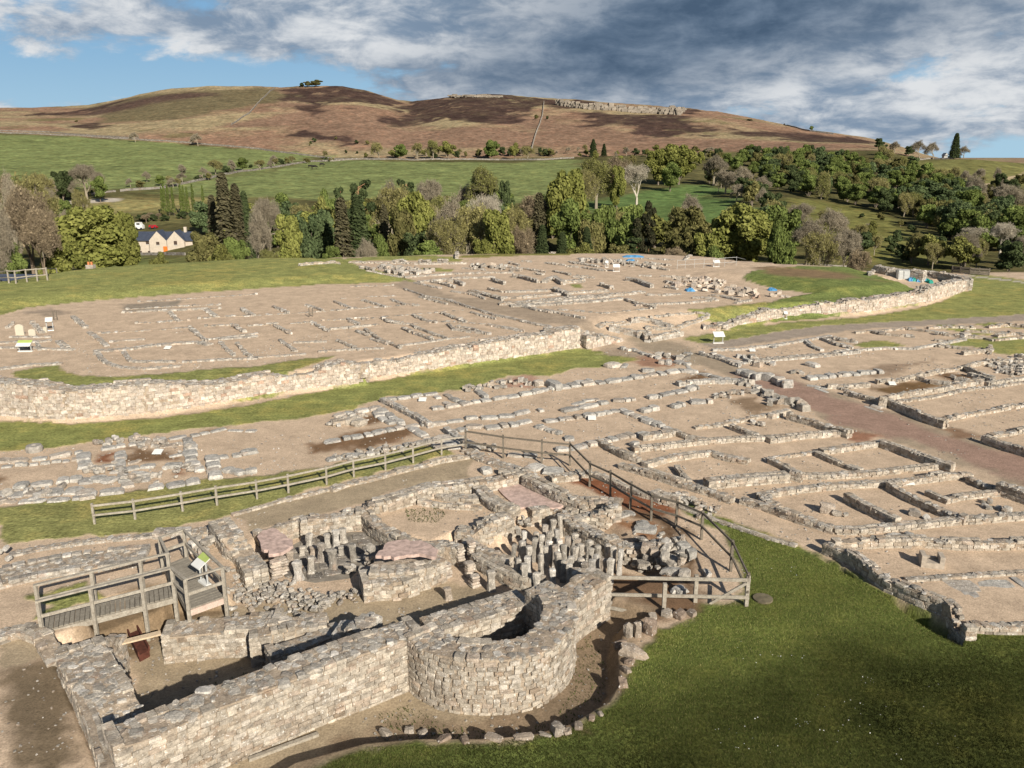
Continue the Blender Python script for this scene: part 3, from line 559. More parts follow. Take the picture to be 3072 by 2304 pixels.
def finish(acc, part, parent, mat=None, sm=False, **tags):
    """mesh in world space -> child of an Empty that may stand anywhere"""
    me = acc.mesh(part, mat, sm); o = bpy.data.objects.new(part, me); COL.objects.link(o)
    if parent is not None:
        o.parent = parent; o.matrix_parent_inverse = Matrix.Translation(parent.location).inverted()
    for k, v in tags.items(): o[k] = v
    return o
HS, WS = .6, .72
def ruin(name, label, cat, walls, group='excavated ruins of the civilian settlement', defaults=None):
    """walls: (tag, pts, dict(type=..., w, h...)) - each wall is a part"""
    parts = []; first = None
    for wdef in walls:
        tag, pts = wdef[0], wdef[1]; kw = dict(defaults or {}); kw.update(wdef[2] if len(wdef) > 2 else {})
        typ = kw.pop('type', 'wall'); part = kw.pop('part', 'wall'); lab = kw.pop('label', None); a = Acc()
        if typ == 'wall': h = np.array(kw.pop('h', .5)) * HS; h = float(h) if h.ndim == 0 else h; hm = float(np.mean(h)); p = G(tag, pts, hm); kw['w'] = kw.get('w', .6) * WS; wall_acc(a, p, h, **kw)
        elif typ == 'blocks': kw = {k: v for k, v in kw.items() if k in ('h', 'w', 'blen', 'pal')}; p = G(tag, pts, kw.get('h', .22)); blocks_acc(a, p, **kw)
        else: kw = {k: v for k, v in kw.items() if k in ('h', 'w', 'size', 'dens', 'pal')}; p = G(tag, pts, .05); kw.setdefault('w', .8); rubble_acc(a, p, **kw); part = 'rubble_strip' if part == 'wall' else part
        if a.n: parts.append((a, part, lab)); first = p if first is None else first
    root = thing(name, label, cat, tuple(first[0]), group)
    for a, part, lab in parts:
        o = finish(a, part, root)
        if 'rubble' in part: o['kind'] = 'stuff'
        if lab: o['label'] = lab
    return root
# ---------------------------------------------------------------- the bath house in the foreground
BH = thing('bath_house', 'large ruined stone bath house with curved apse and rows of small floor pillars', 'ruin', tuple(G('V', [(880, 1400)])[0]))
def bw(part, tag, pts, h, w=.9, label=None, typ='wall', **kw):
    if part == 'room_wall' or part == 'rubble_wall': h = (np.array(h) * .68).tolist(); w *= .72
    a = Acc(); off = kw.pop('off', float(np.mean(h))) if typ == 'wall' else .1
    p = G(tag, pts, off)
    if typ == 'wall': wall_acc(a, p, h, w, **kw)
    elif typ == 'rubble': rubble_acc(a, p, w, h=h, size=kw.get('size', .22))
    o = finish(a, part, BH)
    if label: o['label'] = label
    if typ == 'rubble': o['kind'] = 'stuff'
    return o
def smoothpath(pts, n=6):
    p = np.asarray(pts, float); out = []
    q = np.vstack([2 * p[0] - p[1], p, 2 * p[-1] - p[-2]])
    for i in range(1, len(q) - 2):
        for k in range(n):
            t = k / n; out.append(.5 * ((2 * q[i]) + (-q[i - 1] + q[i + 1]) * t + (2 * q[i - 1] - 5 * q[i] + 4 * q[i + 1] - q[i + 2]) * t * t + (-q[i - 1] + 3 * q[i] - 3 * q[i + 1] + q[i + 2]) * t ** 3))
    out.append(p[-1]); return np.array(out)
# long front wall (height about 1.75 m over the trench)
bw('front_wall', 'Z', [(338, 2205), (560, 2122), (768, 2040), (1000, 1958), (1185, 1893), (1238, 1876)], 1.72, 1.0, pal='cream', ragged=.08, topsize=.34, course=.14, slen=.27)
bw('end_wall', 'Z', [(238, 1935), (280, 2010), (330, 2110), (352, 2165)], 1.25, 1.25, pal='cream', ragged=.06, course=.165, topsize=.30)
bw('end_wall', 'Z', [(190, 1940), (230, 2050), (275, 2150), (312, 2260), (330, 2330)], 1.0, .3, pal='cream', ragged=.05, top=False)
bw('cross_wall', 'A', [(850, 545), (1000, 510)], 1.2, .5, ragged=.05)
bw('cross_wall', 'A', [(985, 520), (1000, 640), (1035, 790)], .9, .35, ragged=.05)
# apse: D-shaped tower
aps = smoothpath(src('Z', [(1262, 1893), (1300, 1918), (1370, 1942), (1458, 1948), (1560, 1938), (1632, 1905), (1672, 1858), (1678, 1812), (1655, 1775), (1618, 1752)]), 6)
bw('apse_wall', 'Z', aps, 1.72, 1.0, pal='cream', ragged=.06, topsize=.27, course=.14, slen=.25)
bw('apse_sill', 'Z', [(1290, 1872), (1430, 1828), (1560, 1790)], 1.15, 1.0, pal='cream', ragged=.03, topsize=.3, label='inner straight wall of the apse with sloping sandstone top')
bw('side_wall', 'Z', [(1690, 1790), (1740, 1755), (1795, 1722)], 1.5, .9, pal='cream', ragged=.06, course=.18)
# partition walls behind the front wall
bw('partition_wall', 'Z', [(505, 1885), (560, 1880), (640, 1872), (740, 1862), (830, 1850)], .95, .95, ragged=.14, topsize=.26)
bw('partition_wall', 'B', [(460, 1420), (600, 1400), (760, 1370), (900, 1330), (1060, 1290)], 1.0, .8, ragged=.2, topsize=.3)
bw('partition_wall', 'B', [(620, 1590), (760, 1545), (900, 1500), (1060, 1440), (1180, 1400)], .95, .7, ragged=.2, topsize=.3)
bw('pier', 'B', [(1210, 1375), (1330, 1350), (1470, 1320)], 1.35, .8, ragged=.03, topsize=.4, pal='grey')
bw('rubble_bank', 'B', [(200, 1160), (480, 1130), (760, 1120), (900, 1180), (1060, 1230)], .2, 1.2, typ='rubble', size=.14)
bw('rubble_bank', 'B', [(250, 960), (400, 1000), (620, 1060), (760, 1080)], .22, 1.2, typ='rubble', size=.14)
bw('rubble_bank', 'B', [(980, 1180), (1230, 1120), (1480, 1090), (1600, 1060)], .15, .7, typ='rubble', size=.14)
# thick wall beside the platform and the left heated room
bw('room_wall', 'B', [(170, 460), (280, 600), (400, 760), (480, 880)], 1.05, 1.15, ragged=.05, topsize=.26)
bw('room_wall', 'B', [(500, 540), (680, 510), (880, 450)], .85, .5, ragged=.08)
bw('room_wall', 'B', [(880, 455), (1060, 430), (1230, 400), (1370, 390)], 1.05, .8, ragged=.15)
bw('room_wall', 'B', [(1400, 350), (1480, 430), (1600, 520), (1740, 600), (1850, 640), (2080, 680)], 1.1, .7, ragged=.1)
bw('room_wall', 'G', [(215, 1480), (400, 1440), (640, 1370), (820, 1310), (1000, 1300), (1220, 1270), (1400, 1240), (1600, 1195)], .75, .9, ragged=.14)
bw('room_wall', 'G', [(760, 1440), (900, 1460), (1080, 1475), (1250, 1480)], .3, .45, ragged=.1)
bw('room_wall', 'G', [(930, 1370), (1080, 1400), (1230, 1400)], .4, .8, ragged=.2)
bw('room_wall', 'G', [(1250, 1300), (1330, 1390), (1440, 1460), (1560, 1510)], .6, .85, ragged=.1)
bw('room_wall', 'C', [(820, 365), (960, 430), (1120, 510), (1300, 580), (1480, 570), (1590, 585)], .75, .8, ragged=.08)
bw('room_wall', 'C', [(1585, 600), (1480, 640), (1330, 690), (1230, 720)], [1.1, 1.1, 1.1, 1.0], .75, ragged=.03, pal='cream')
bw('room_wall', 'C', [(1230, 660), (1100, 650), (960, 640), (860, 650)], .8, .7, ragged=.15)
bw('room_wall', 'C', [(1100, 680), (1250, 760), (1400, 840), (1560, 920), (1680, 960), (1850, 960), (2000, 940)], 1.15, .8, ragged=.12)
bw('room_wall', 'C', [(230, 830), (330, 790), (480, 750), (640, 730)], .8, .9, ragged=.2)
bw('room_wall', 'C', [(640, 760), (760, 830), (880, 780)], .6, .6, ragged=.2, typ='rubble')
bw('rubble_wall', 'C', [(300, 900), (400, 970), (520, 1020), (640, 1060)], .9, .6, ragged=.2)
bw('rubble_wall', 'C', [(370, 1040), (520, 1120), (640, 1180), (800, 1230), (930, 1250)], .75, .6, ragged=.25)
bw('room_wall', 'C', [(0, 940), (100, 930), (200, 960)], 1.1, .7, ragged=.05)
bw('rubble_heap', 'C', [(1700, 1060), (1850, 1040), (2000, 1080), (2150, 1060)], .6, 2.0, typ='rubble', size=.24)
bw('rubble_heap', 'C', [(1850, 1130), (2050, 1180), (2180, 1150)], .55, 1.3, typ='rubble', size=.4)
bw('room_wall', 'C', [(1230, 1190), (1330, 1195), (1400, 1200)], 1.45, .75, ragged=.1)
bw('rubble_bank', 'B', [(1300, 960), (1420, 900), (1500, 850)], .6, 1.0, typ='rubble', size=.24)
# solid mass carrying the second slab
def prism(pts3, z0, name, parent, mat, sm=False, tint=None, thick=None):
    n = len(pts3); top = np.asarray(pts3, float); bot = top.copy()
    if thick is not None: bot[:, 2] -= thick
    else: bot[:, 2] = z0
    c = top.mean(0); cb = bot.mean(0); V = np.vstack([top, bot, c, cb]); F = []
    for i in range(n):
        j = (i + 1) % n; F += [(i, j, 2 * n, 2 * n), (j, i, n + i, n + j), (n + j, n + i, 2 * n + 1, 2 * n + 1)]
    a = [(f[0], f[1], f[2]) if f[2] == f[3] else f for f in F]
    me = bpy.data.meshes.new(name); me.from_pydata([tuple(v) for v in V], [], a); me.materials.append(mat)
    at = me.attributes.new('tint', 'FLOAT_COLOR', 'POINT')
    for q in range(len(V)): at.data[q].color = (*(tint or (.4, .33, .26)), 1)
    me.update(); o = bpy.data.objects.new(name, me); COL.objects.link(o)
    if parent is not None: o.parent = parent; o.matrix_parent_inverse = Matrix.Translation(parent.location).inverted()
    return o
def poly_wobble(p, k=5, amp=.05):
    out = []
    for i in range(len(p)):
        a, b = p[i], p[(i + 1) % len(p)]
        for q in range(k): v = a + (b - a) * q / k; out.append((v[0] + rng.normal(0, amp), v[1] + rng.normal(0, amp), v[2] + rng.normal(0, amp * .2)))
    return np.array(out)
def lvl(tag, pts, z):
    p = flat(tag, pts, z); return np.column_stack([p, np.full(len(p), z)])
s2 = lvl('B', [(1525, 760), (1600, 670), (1700, 632), (1850, 630), (2000, 665), (2062, 720), (2040, 770), (1900, 755), (1760, 770), (1640, 780)], .62)
prism(poly_wobble(s2, 3), 0, 'concrete_slab', BH, MPINK, thick=.12)
ms = lvl('B', [(1400, 900), (1540, 790), (1660, 720), (1900, 700), (2060, 740), (2070, 860), (1900, 940), (1700, 1010), (1500, 1040)], -.02)
prism(poly_wobble(ms, 3, .08), -.7, 'masonry_block', BH, MS)
bw('masonry_block_facing', 'B', [(1500, 880), (1640, 880), (1800, 870), (1960, 835), (2060, 790)], .85, .6, ragged=.06)
bw('masonry_block_facing', 'B', [(1420, 950), (1550, 930), (1700, 930), (1800, 900)], .7, 1.1, ragged=.2)
s1 = lvl('B', [(500, 570), (560, 545), (640, 530), (720, 580), (810, 655), (770, 710), (700, 745), (620, 750), (545, 695)], .38)
prism(poly_wobble(s1, 3), 0, 'concrete_slab', BH, MPINK, thick=.12)

pf = lvl('C', [(545, 465), (660, 425), (800, 392), (960, 460), (1200, 590), (1100, 640), (860, 640), (740, 640), (640, 560)], .085)
prism(poly_wobble(pf, 3, .04), 0, 'concrete_floor', BH, MPINK, thick=.1)
# dark flag floor of the left heated room
ff = G('B', [(640, 760), (900, 620), (1300, 560), (1500, 560), (1600, 660), (1500, 780), (1400, 860), (1300, 960), (1000, 1000), (760, 960)], .02); 
prism(ff, 0, 'flagstone_floor', BH, MDARKFLAG, thick=.1)
a = Acc(); P0 = ff.mean(0); C_ = []; 
for i in range(-4, 5):
    for j in range(-4, 5):
        x, y = P0[0] + i * .62 * .9 - j * .3, P0[1] + j * .62 * .8 + i * .3
        if sdist(ff[:, :2], np.array([x]), np.array([y]), 6)[0] > .15: C_.append((x, y, float(height(np.array([x]), np.array([y]))[0]) + .02))
C_ = np.array(C_); n = len(C_)
a.add(*stones(C_, np.tile((.58, .5, .06), (n, 1)) * rng.uniform(.9, 1.05, (n, 1)), np.full(n, .32), np.clip(np.tile((.19, .17, .145), (n, 1)) * rng.uniform(.7, 1.5, (n, 1)), 0, 1), True, .04, .005))
finish(a, 'floor_paving', BH)
# pillars
def pillar(tag, x, y, h, w=.28, stack=False, splay=.0, pal='rubble'):
    p = G(tag, [(x, y)], h)[0]; a = Acc(); zg = p[2]
    if stack:
        k = int(h / .11); C_ = np.array([(p[0] + rng.normal(0, .012), p[1] + rng.normal(0, .012), zg + (i + .5) * .11) for i in range(k)]); D_ = np.tile((w * 1.1, w * 1.1, .108), (k, 1)) * rng.uniform(.9, 1.1, (k, 1))
        a.add(*stones(C_, D_, rng.uniform(-.1, .1, k) + .5, tints('pink', k), True, .05, .01))
    else:
        n = 8; m = 7; V = []; tw = rng.uniform(0, 1.5); lx, ly = rng.normal(0, .035, 2)
        prof = [1.12 + splay, 1.0 + splay * .4, .92, .86, .88, .98 + splay * .3, 1.04 + splay * .5, .80]; zs = [-.05, .12, .3, .5, .68, .84, .95, 1.0]
        ww = w * rng.uniform(.85, 1.15)
        for q, (pr, zz) in enumerate(zip(prof, zs)):
            for i in range(n):
                an = 2 * math.pi * i / n + tw; r = ww / 2 * pr * (1 + rng.normal(0, .07)) * (1.12 if i % 2 else .98)
                V.append((p[0] + r * math.cos(an) + lx * zz, p[1] + r * math.sin(an) * .85 + ly * zz, zg + zz * h))
        V.append((p[0] + lx, p[1] + ly, zg + h * 1.01)); F = []
        for q in range(len(prof) - 1):
            for i in range(n): j = (i + 1) % n; F.append((q * n + i, q * n + j, q * n + n + j, q * n + n + i))
        b0 = (len(prof) - 1) * n
        for i in range(0, n, 2): F.append((b0 + i, b0 + (i + 1) % n, b0 + (i + 2) % n, len(V) - 1))
        tc = tints(pal, 1)[0] * 1.08; a.add(np.array(V), np.array(F), np.tile(tc, (len(V), 1)) * rng.uniform(.85, 1.12, (len(V), 1)))
    return finish(a, 'floor_pillar', BH)
for x, y in [(1025, 745), (960, 785), (1100, 715), (1000, 850), (1065, 830), (880, 850), (862, 905), (785, 855), (762, 930), (682, 955), (1160, 890), (1222, 865), (1222, 985), (1345, 925), (1368, 995), (1430, 970),
             (1560, 985), (1612, 1000), (1052, 970), (1092, 1025), (930, 1045), (822, 1070), (728, 1085), (790, 1130), (1125, 1090), (1032, 1165), (1282, 1080), (1315, 1115), (1472, 1085), (905, 1205), (1140, 960), (1000, 930), (930, 880), (1190, 1060), (1290, 960), (1500, 960), (1240, 920), (1420, 1050), (1090, 920), (970, 980), (1530, 1080), (1380, 1090), (830, 970), (1180, 1130)]:
    pillar('C', x, y, rng.uniform(.82, 1.0), .235)
for x, y in [(230, 970), (325, 925)]: pillar('C', x, y, .8, .28, stack=True)
for x, y, h in [(115, 1110, .6), (308, 1110, .55), (355, 1210, .5)]: pillar('C', x, y, h, .3, stack=True)
pillar('C', 500, 1190, .75, .3); pillar('C', 130, 1330, .45, .32)
for x, y, h in [(775, 730, .75), (845, 815, .72), (950, 775, .7), (1048, 655, .75), (1145, 720, .78), (1320, 665, .7), (1215, 690, .38), (930, 580, .7), (1100, 580, .6), (1168, 545, .75), (1235, 530, .6), (975, 690, .35), (872, 690, .4)]:
    pillar('B', x, y, h, .28, splay=.15)
for x, y in [(650, 800), (700, 770)]: pillar('B', x, y, .7, .36, stack=True)
# bedding stones etc. right outside
def boulders(name, labels, tag, items, group, cat='stone', pal='grey', parent=None):
    for k, (x, y, s, *r) in enumerate(items):
        p = G(tag, [(x, y)], s * .2)[0]; a = Acc(); asp = r[0] if r else (1, .8, .7)
        a.add(*stones([(p[0], p[1], p[2] + s * asp[2] * .25)], [(s * asp[0], s * asp[1], s * asp[2])], np.array([r[1] if len(r) > 1 else rng.uniform(0, 3)]), tints(pal, 1), True, .10, .15))
        me = a.mesh(name); me.transform(Matrix.Translation((-p[0], -p[1], -p[2]))); o = link(name, me, label=labels[k] if k < len(labels) else labels[-1], category=cat, group=group); o.location = p
# ---------------------------------------------------------------- fort wall
def fort_wall(lst, base, label, closedend=None, w=1.3, inner=None):
    tz = topz(lst, base); d = np.gradient(base, axis=0); nrm = np.stack([-d[:, 1], d[:, 0]], 1); nrm /= np.linalg.norm(nrm, axis=1)[:, None]
    c = base + nrm * w / 2
    root = thing('fort_wall', label, 'wall', (*base[len(base) // 2], 0), 'stone walls of the fort'); a = Acc()
    wall_acc(a, c, 1, w, pal='pink', ztop=np.maximum(tz, .5), ragged=.10, z0drop=.3, course=.19 if base[:, 1].mean() < 60 else .24); finish(a, 'wall', root); return root, c, tz
fort_wall(FW1, B1, 'long curving pinkish stone fort wall left of the gate, grass strips on both sides')
def towerblock(lst, base):
    return fort_wall(lst, base, 'short stone tower block jutting out beside the fort gate', w=1.1)
towerblock(FW2, B2)
r3, c3, tz3 = fort_wall(FW3, B3, 'long ragged fort wall right of the gate, rising to a rounded corner')
a = Acc(); bk = np.vstack([flat('T', [(1725, 285), (1690, 262), (1600, 238), (1480, 220), (1350, 205)], 1.15)])
wall_acc(a, smoothpath(bk, 4), 1, 1.1, pal='rubble', ztop=1.15, z0drop=1.5); o = finish(a, 'corner_wall', r3)
a = Acc(); wall_acc(a, flat('T', [(1350, 205), (1200, 190), (1050, 180), (945, 165)], 1.5), 1, 1.0, pal='rubble', ztop=1.5, z0drop=1.5); finish(a, 'corner_wall', r3)
HS, WS = .42, .5
FD = dict(w=.5, h=.28, pal='rubble', ragged=.02, toppal='rubble')
def B(h=.4, w=.55, **k): return dict(h=h, w=w, **k)
ruin('far_fort_wall', 'distant stretch of fort wall on the skyline edge beyond the far barracks', 'wall', [('Y', [(-130, 960), (0, 950), (150, 942), (700, 938), (1150, 940)], B(.7, .9)), ('X', [(1930, 770), (1960, 750), (2100, 738), (2300, 738)], B(.9, .9))], 'stone walls of the fort', FD)
ruin('far_fort_wall', 'distant rubbly wall stub on the skyline left of the dark trees gap', 'wall', [('X', [(345, 822), (400, 820), (465, 822)], B(.5, .8)), ('X', [(575, 835), (700, 822), (800, 818), (905, 822)], B(.7, .8))], 'stone walls of the fort', FD)
ruin('far_fort_wall', 'dark ragged wall on the far right skyline behind the fort lawn', 'wall', [('T', [(250, 150), (400, 145), (560, 160), (740, 165)], B(.9, .9)), ('T', [(880, 225), (960, 190)], B(.8, .7)), ('U', [(1600, 105), (1900, 110), (2200, 140), (2400, 150)], B(.5, .8)), ('U', [(1230, 95), (1350, 100), (1500, 110)], B(.4, .8))], 'stone walls of the fort', dict(FD, pal='rubble'))
ruin('gate_tower', 'ruined left tower of the fort gate with tumbled pale stones on top', 'ruin', [('L', [(1290, 190), (1290, 165), (1380, 165), (1475, 170)], B(.9, .9)), ('L', [(1480, 185), (1560, 200), (1640, 215)], B(.5, .7)), ('U', [(410, 720), (560, 690), (660, 690)], B(.8, 1.2)), ('U', [(680, 715), (800, 740), (900, 780)], B(.7, .9))], 'gate towers of the fort', FD)
ruin('gate_tower', 'ruined right tower of the fort gate around a dark hollow chamber', 'ruin', [('U', [(850, 670), (900, 650), (1000, 650), (1100, 645)], B(.6, .8)), ('U', [(960, 680), (1050, 700), (1140, 720)], B(1.0, 1.0)), ('U', [(1130, 620), (1200, 610), (1300, 620), (1430, 660), (1480, 680)], B(.8, .9)),
      ('U', [(1180, 730), (1250, 720), (1280, 770), (1400, 750), (1550, 720)], B(1.1, 1.2)), ('U', [(1270, 690), (1400, 690), (1520, 690), (1640, 640), (1790, 590)], B(.6, .8)), ('U', [(1300, 600), (1500, 575), (1700, 560), (1790, 575)], B(.3, .6))], 'gate towers of the fort', FD)
# barracks left of the fort road
ruin('barrack_ruin', 'low wall footings of the barrack row nearest the fort wall, left of the gate', 'ruin', [
 ('W', [(830, 545), (880, 620), (960, 665), (1080, 690), (1250, 700), (1550, 675)], B(.3, .7)), ('W', [(870, 545), (1100, 530), (1300, 500), (1520, 480), (1700, 470), (1800, 490)], B(.3, 1.3)), ('W', [(1070, 560), (1120, 630), (1180, 640), (1350, 640), (1500, 640)], B(.25, .7)),
 ('W', [(1900, 470), (1960, 530), (2020, 580)], B(.35)), ('W', [(2050, 475), (2120, 560), (2170, 590)], B(.4)), ('W', [(1590, 640), (1900, 620), (2212, 610)], B(.3, .7)), ('W', [(1900, 445), (2212, 420)], B(.3, .9)),
 ('K', [(1530, 340), (1620, 335), (1830, 320)], B(.3)), ('K', [(1690, 235), (1780, 300)], B(.3)), ('K', [(1780, 250), (1960, 245)], B(.3)), ('K', [(1930, 305), (2150, 290), (2300, 285)], B(.3)), ('K', [(2040, 235), (2160, 288)], B(.4)),
 ('F', [(60, 720), (150, 750)], B(.4)), ('F', [(130, 700), (250, 780), (430, 855)], B(.5, .4)), ('F', [(190, 785), (320, 825)], B(.4)), ('F', [(460, 690), (580, 740), (700, 780)], B(.5)), ('F', [(530, 670), (680, 730), (830, 780)], B(.35, .4)), ('F', [(0, 840), (70, 880)], B(.3)),
 ('F', [(440, 850), (600, 830), (830, 795), (1020, 775)], B(.2)), ('F', [(850, 665), (900, 710), (1200, 745)], B(.3)), ('F', [(930, 680), (1060, 700), (1170, 740)], B(.4, .4)), ('F', [(1200, 670), (1350, 695), (1490, 720)], B(.3)), ('F', [(0, 700), (130, 680), (260, 665)], B(.2)), ('F', [(470, 665), (850, 640), (1180, 665)], B(.15, .4))], 'barrack blocks inside the fort', FD)
ruin('barrack_ruin', 'middle row of barrack footings left of the fort road', 'ruin', [
 ('W', [(770, 385), (850, 440), (920, 500)], B(.3, .8)), ('W', [(860, 395), (1150, 380), (1400, 365), (1640, 345)], B(.2)), ('W', [(1645, 345), (1720, 410), (1780, 450)], B(.45)), ('W', [(960, 470), (1240, 450)], B(.2)), ('W', [(1780, 335), (2000, 325)], B(.2)), ('W', [(2020, 320), (2110, 370)], B(.5, .7)),
 ('W', [(1780, 450), (2212, 400)], B(.25)), ('K', [(1500, 150), (1660, 140)], B(.25)), ('K', [(1660, 145), (1750, 190)], B(.45)), ('K', [(1740, 140), (1880, 130)], B(.2)), ('K', [(1890, 132), (1980, 178)], B(.45, .4)), ('K', [(1950, 118), (2212, 105)], B(.25)), ('K', [(2100, 112), (2165, 140)], B(.3)), ('K', [(2000, 170), (2212, 150)], B(.3)),
 ('F', [(275, 605), (360, 640), (465, 650)], B(.5)), ('F', [(545, 580), (640, 620), (740, 640)], B(.45)), ('F', [(800, 560), (900, 600), (1000, 630)], B(.5)), ('F', [(1050, 562), (1150, 590), (1250, 615)], B(.3, .4)), ('F', [(80, 630), (300, 600), (620, 575), (1010, 540)], B(.15, .4)), ('F', [(0, 640), (80, 665)], B(.3))], 'barrack blocks inside the fort', FD)
ruin('barrack_ruin', 'row of barrack footings below the left fort lawn', 'ruin', [
 ('W', [(630, 255), (700, 310), (740, 345)], B(.3, .8)), ('W', [(1070, 215), (1300, 205), (1600, 195), (1900, 180)], B(.25, .8)), ('W', [(1100, 190), (1500, 165), (1900, 150)], B(.2, .8)), ('W', [(1460, 210), (1530, 280)], B(.4)), ('W', [(1180, 310), (1400, 300), (1630, 285)], B(.2)), ('W', [(1780, 190), (1860, 240)], B(.4, .8)), ('W', [(1720, 270), (1900, 255), (2200, 240)], B(.2)), ('W', [(2090, 190), (2180, 235)], B(.4)),
 ('K', [(1460, 45), (1530, 85)], B(.4)), ('K', [(1650, 35), (1735, 70)], B(.35)), ('K', [(1850, 25), (1940, 55)], B(.35)), ('K', [(1480, 95), (1900, 70), (2212, 45)], B(.15)), ('K', [(2020, 5), (2120, 45)], B(.35)), ('F', [(118, 455), (200, 480), (300, 510)], B(.35)), ('F', [(360, 450), (470, 490), (580, 500)], B(.35)), ('F', [(600, 430), (830, 490)], B(.25)), ('F', [(-100, 445), (120, 430), (400, 420)], B(.15, .4)), ('F', [(0, 530), (300, 515), (600, 490)], B(.15, .4)),
 ('W', [(1200, 125), (1700, 95), (2212, 60)], B(.2, .8)), ('F', [(0, 340), (200, 335), (370, 330)], B(.2, .6))], 'barrack blocks inside the fort', FD)
ruin('hut_ruin', 'small paved footings with standing slabs at the left end of the fort', 'ruin', [
 ('W', [(0, 525), (250, 520), (430, 535), (620, 540)], B(.2, .7)), ('W', [(0, 480), (120, 470), (270, 470), (420, 460)], B(.25, 1.0)), ('W', [(280, 300), (360, 390)], B(.25, .8)), ('W', [(510, 460), (580, 530)], B(.35, 1.0)), ('W', [(0, 700), (280, 665), (520, 655)], B(.3, .9)), ('W', [(100, 430), (420, 430)], B(.2, .7)), ('W', [(60, 350), (110, 310)], B(.2, .5)), ('W', [(320, 480), (340, 540)], B(.2))], 'barrack blocks inside the fort', FD)
ruin('road_kerb', 'broken line of kerb stones along the near side of the fort road', 'kerb', [
 ('F', [(470, 360), (560, 390), (660, 425), (860, 455)], B(.3, .4)), ('F', [(860, 455), (1000, 505), (1130, 545), (1240, 580), (1390, 610), (1560, 650), (1720, 680)], B(.35, .5))], 'kerbs along the road', FD)
ruin('road_kerb', 'broken line of kerb stones along the far side of the fort road', 'kerb', [
 ('F', [(560, 305), (660, 325), (780, 348)], B(.4, .5)), ('F', [(880, 378), (1020, 395), (1120, 420), (1160, 440)], B(.4, .5)), ('F', [(1370, 470), (1450, 490), (1600, 530), (1740, 555)], B(.45, .5)), ('F', [(1850, 575), (2010, 602)], B(.4, .5)), ('U', [(400, 540), (560, 575), (700, 605)], B(.35, .5))], 'kerbs along the road', FD)
HS, WS = .45, .6
# buildings beyond the road
ruin('headquarters_ruin', 'broad tangle of rubble walls around a pale court in the middle of the fort', 'ruin', [
 ('F', [(700, 288), (800, 305), (900, 335)], B(.6, .5)), ('F', [(850, 285), (910, 285), (980, 310)], B(.8, .7)), ('F', [(1030, 365), (1160, 390), (1310, 435)], B(.7, .6)), ('F', [(1200, 350), (1310, 372)], B(.6, .5)), ('F', [(1230, 270), (1330, 300)], B(.8, .6)), ('F', [(1310, 430), (1500, 425), (1750, 400), (2000, 380), (2212, 370)], B(.5, 1.0)), ('F', [(1350, 380), (1600, 375), (1770, 365)], B(.4, .9)),
 ('F', [(1420, 235), (1470, 240), (1620, 280)], B(.9, .7)), ('F', [(1770, 350), (1890, 395)], B(.9, .8)), ('F', [(1400, 180), (1470, 185)], B(.9, .8)), ('F', [(480, 255), (900, 225), (1400, 215)], B(.4, 1.0)), ('F', [(600, 295), (900, 265), (1230, 255)], B(.4, 1.1)), ('F', [(1680, 285), (1760, 250), (1840, 300)], B(.8, .9)), ('F', [(1850, 290), (2010, 280)], B(.7, 1.4)),
 ('F', [(1400, 480), (1700, 465), (2212, 420)], B(.4, 1.4)), ('U', [(0, 480), (200, 475), (500, 440), (900, 410), (1080, 395), (1230, 380)], B(.5, 1.5)), ('U', [(100, 500), (400, 490), (700, 470), (1050, 440)], B(.4, 1.3)), ('U', [(1080, 440), (1200, 480), (1330, 510)], B(.5, .6)), ('U', [(480, 350), (590, 390)], B(.8, .6)), ('U', [(520, 540), (900, 570), (1300, 530)], B(.2, .5)), ('U', [(1180, 500), (1600, 480), (1870, 455)], B(.3, .7))], 'buildings in the middle of the fort', FD)
ruin('storehouse_ruin', 'row of upright stone stubs below the grass bank at the far left of the fort', 'ruin', [
 ('F', [(90, 165), (140, 170), (200, 190)], B(.8, .6)), ('F', [(0, 125), (200, 130), (400, 130), (600, 140), (1000, 135)], B(.5, .8)), ('F', [(380, 115), (430, 108), (480, 118)], B(1.0, 1.0)), ('F', [(610, 110), (680, 115)], B(1.2, 1.0)), ('F', [(770, 105), (830, 108)], B(1.3, .9)), ('F', [(280, 150), (350, 155)], B(.7, .7)),
 ('F', [(310, 190), (330, 200)], B(.9, .6)), ('F', [(370, 195), (390, 205)], B(.9, .6)), ('F', [(430, 215), (455, 225)], B(.9, .6)), ('F', [(500, 190), (580, 220)], B(.7, .6)), ('F', [(150, 205), (300, 235), (430, 255)], B(.3, .6)), ('F', [(250, 180), (600, 215), (700, 225)], dict(type='rubble', w=2.0, size=.45))], 'buildings in the middle of the fort', FD)
far_walls = []
for (x0, y0, x1, y1) in [(980, 175, 1160, 190), (1160, 160, 1300, 165), (1380, 130, 1460, 150), (1500, 180, 1680, 205), (1600, 220, 1660, 230), (1690, 130, 1850, 150), (1900, 160, 1960, 165), (1930, 130, 2140, 160), (2000, 170, 2200, 195), (1960, 245, 2100, 258), (1760, 200, 1900, 230), (1490, 115, 1560, 120), (2080, 100, 2200, 115), (1980, 95, 2060, 105)]:
    far_walls.append(('F', [(x0, y0), (x1, y1)], B(.5, .5)))
for (x0, y0, x1, y1) in [(600, 120, 840, 160), (710, 170, 890, 195), (680, 90, 800, 100), (900, 100, 1060, 130), (1190, 150, 1450, 190), (780, 100, 900, 115), (640, 250, 800, 255), (300, 220, 370, 225), (590, 160, 660, 163), (1000, 110, 1120, 135), (1300, 130, 1460, 150)]:
    far_walls.append(('U', [(x0, y0), (x1, y1)], B(.5, .6)))
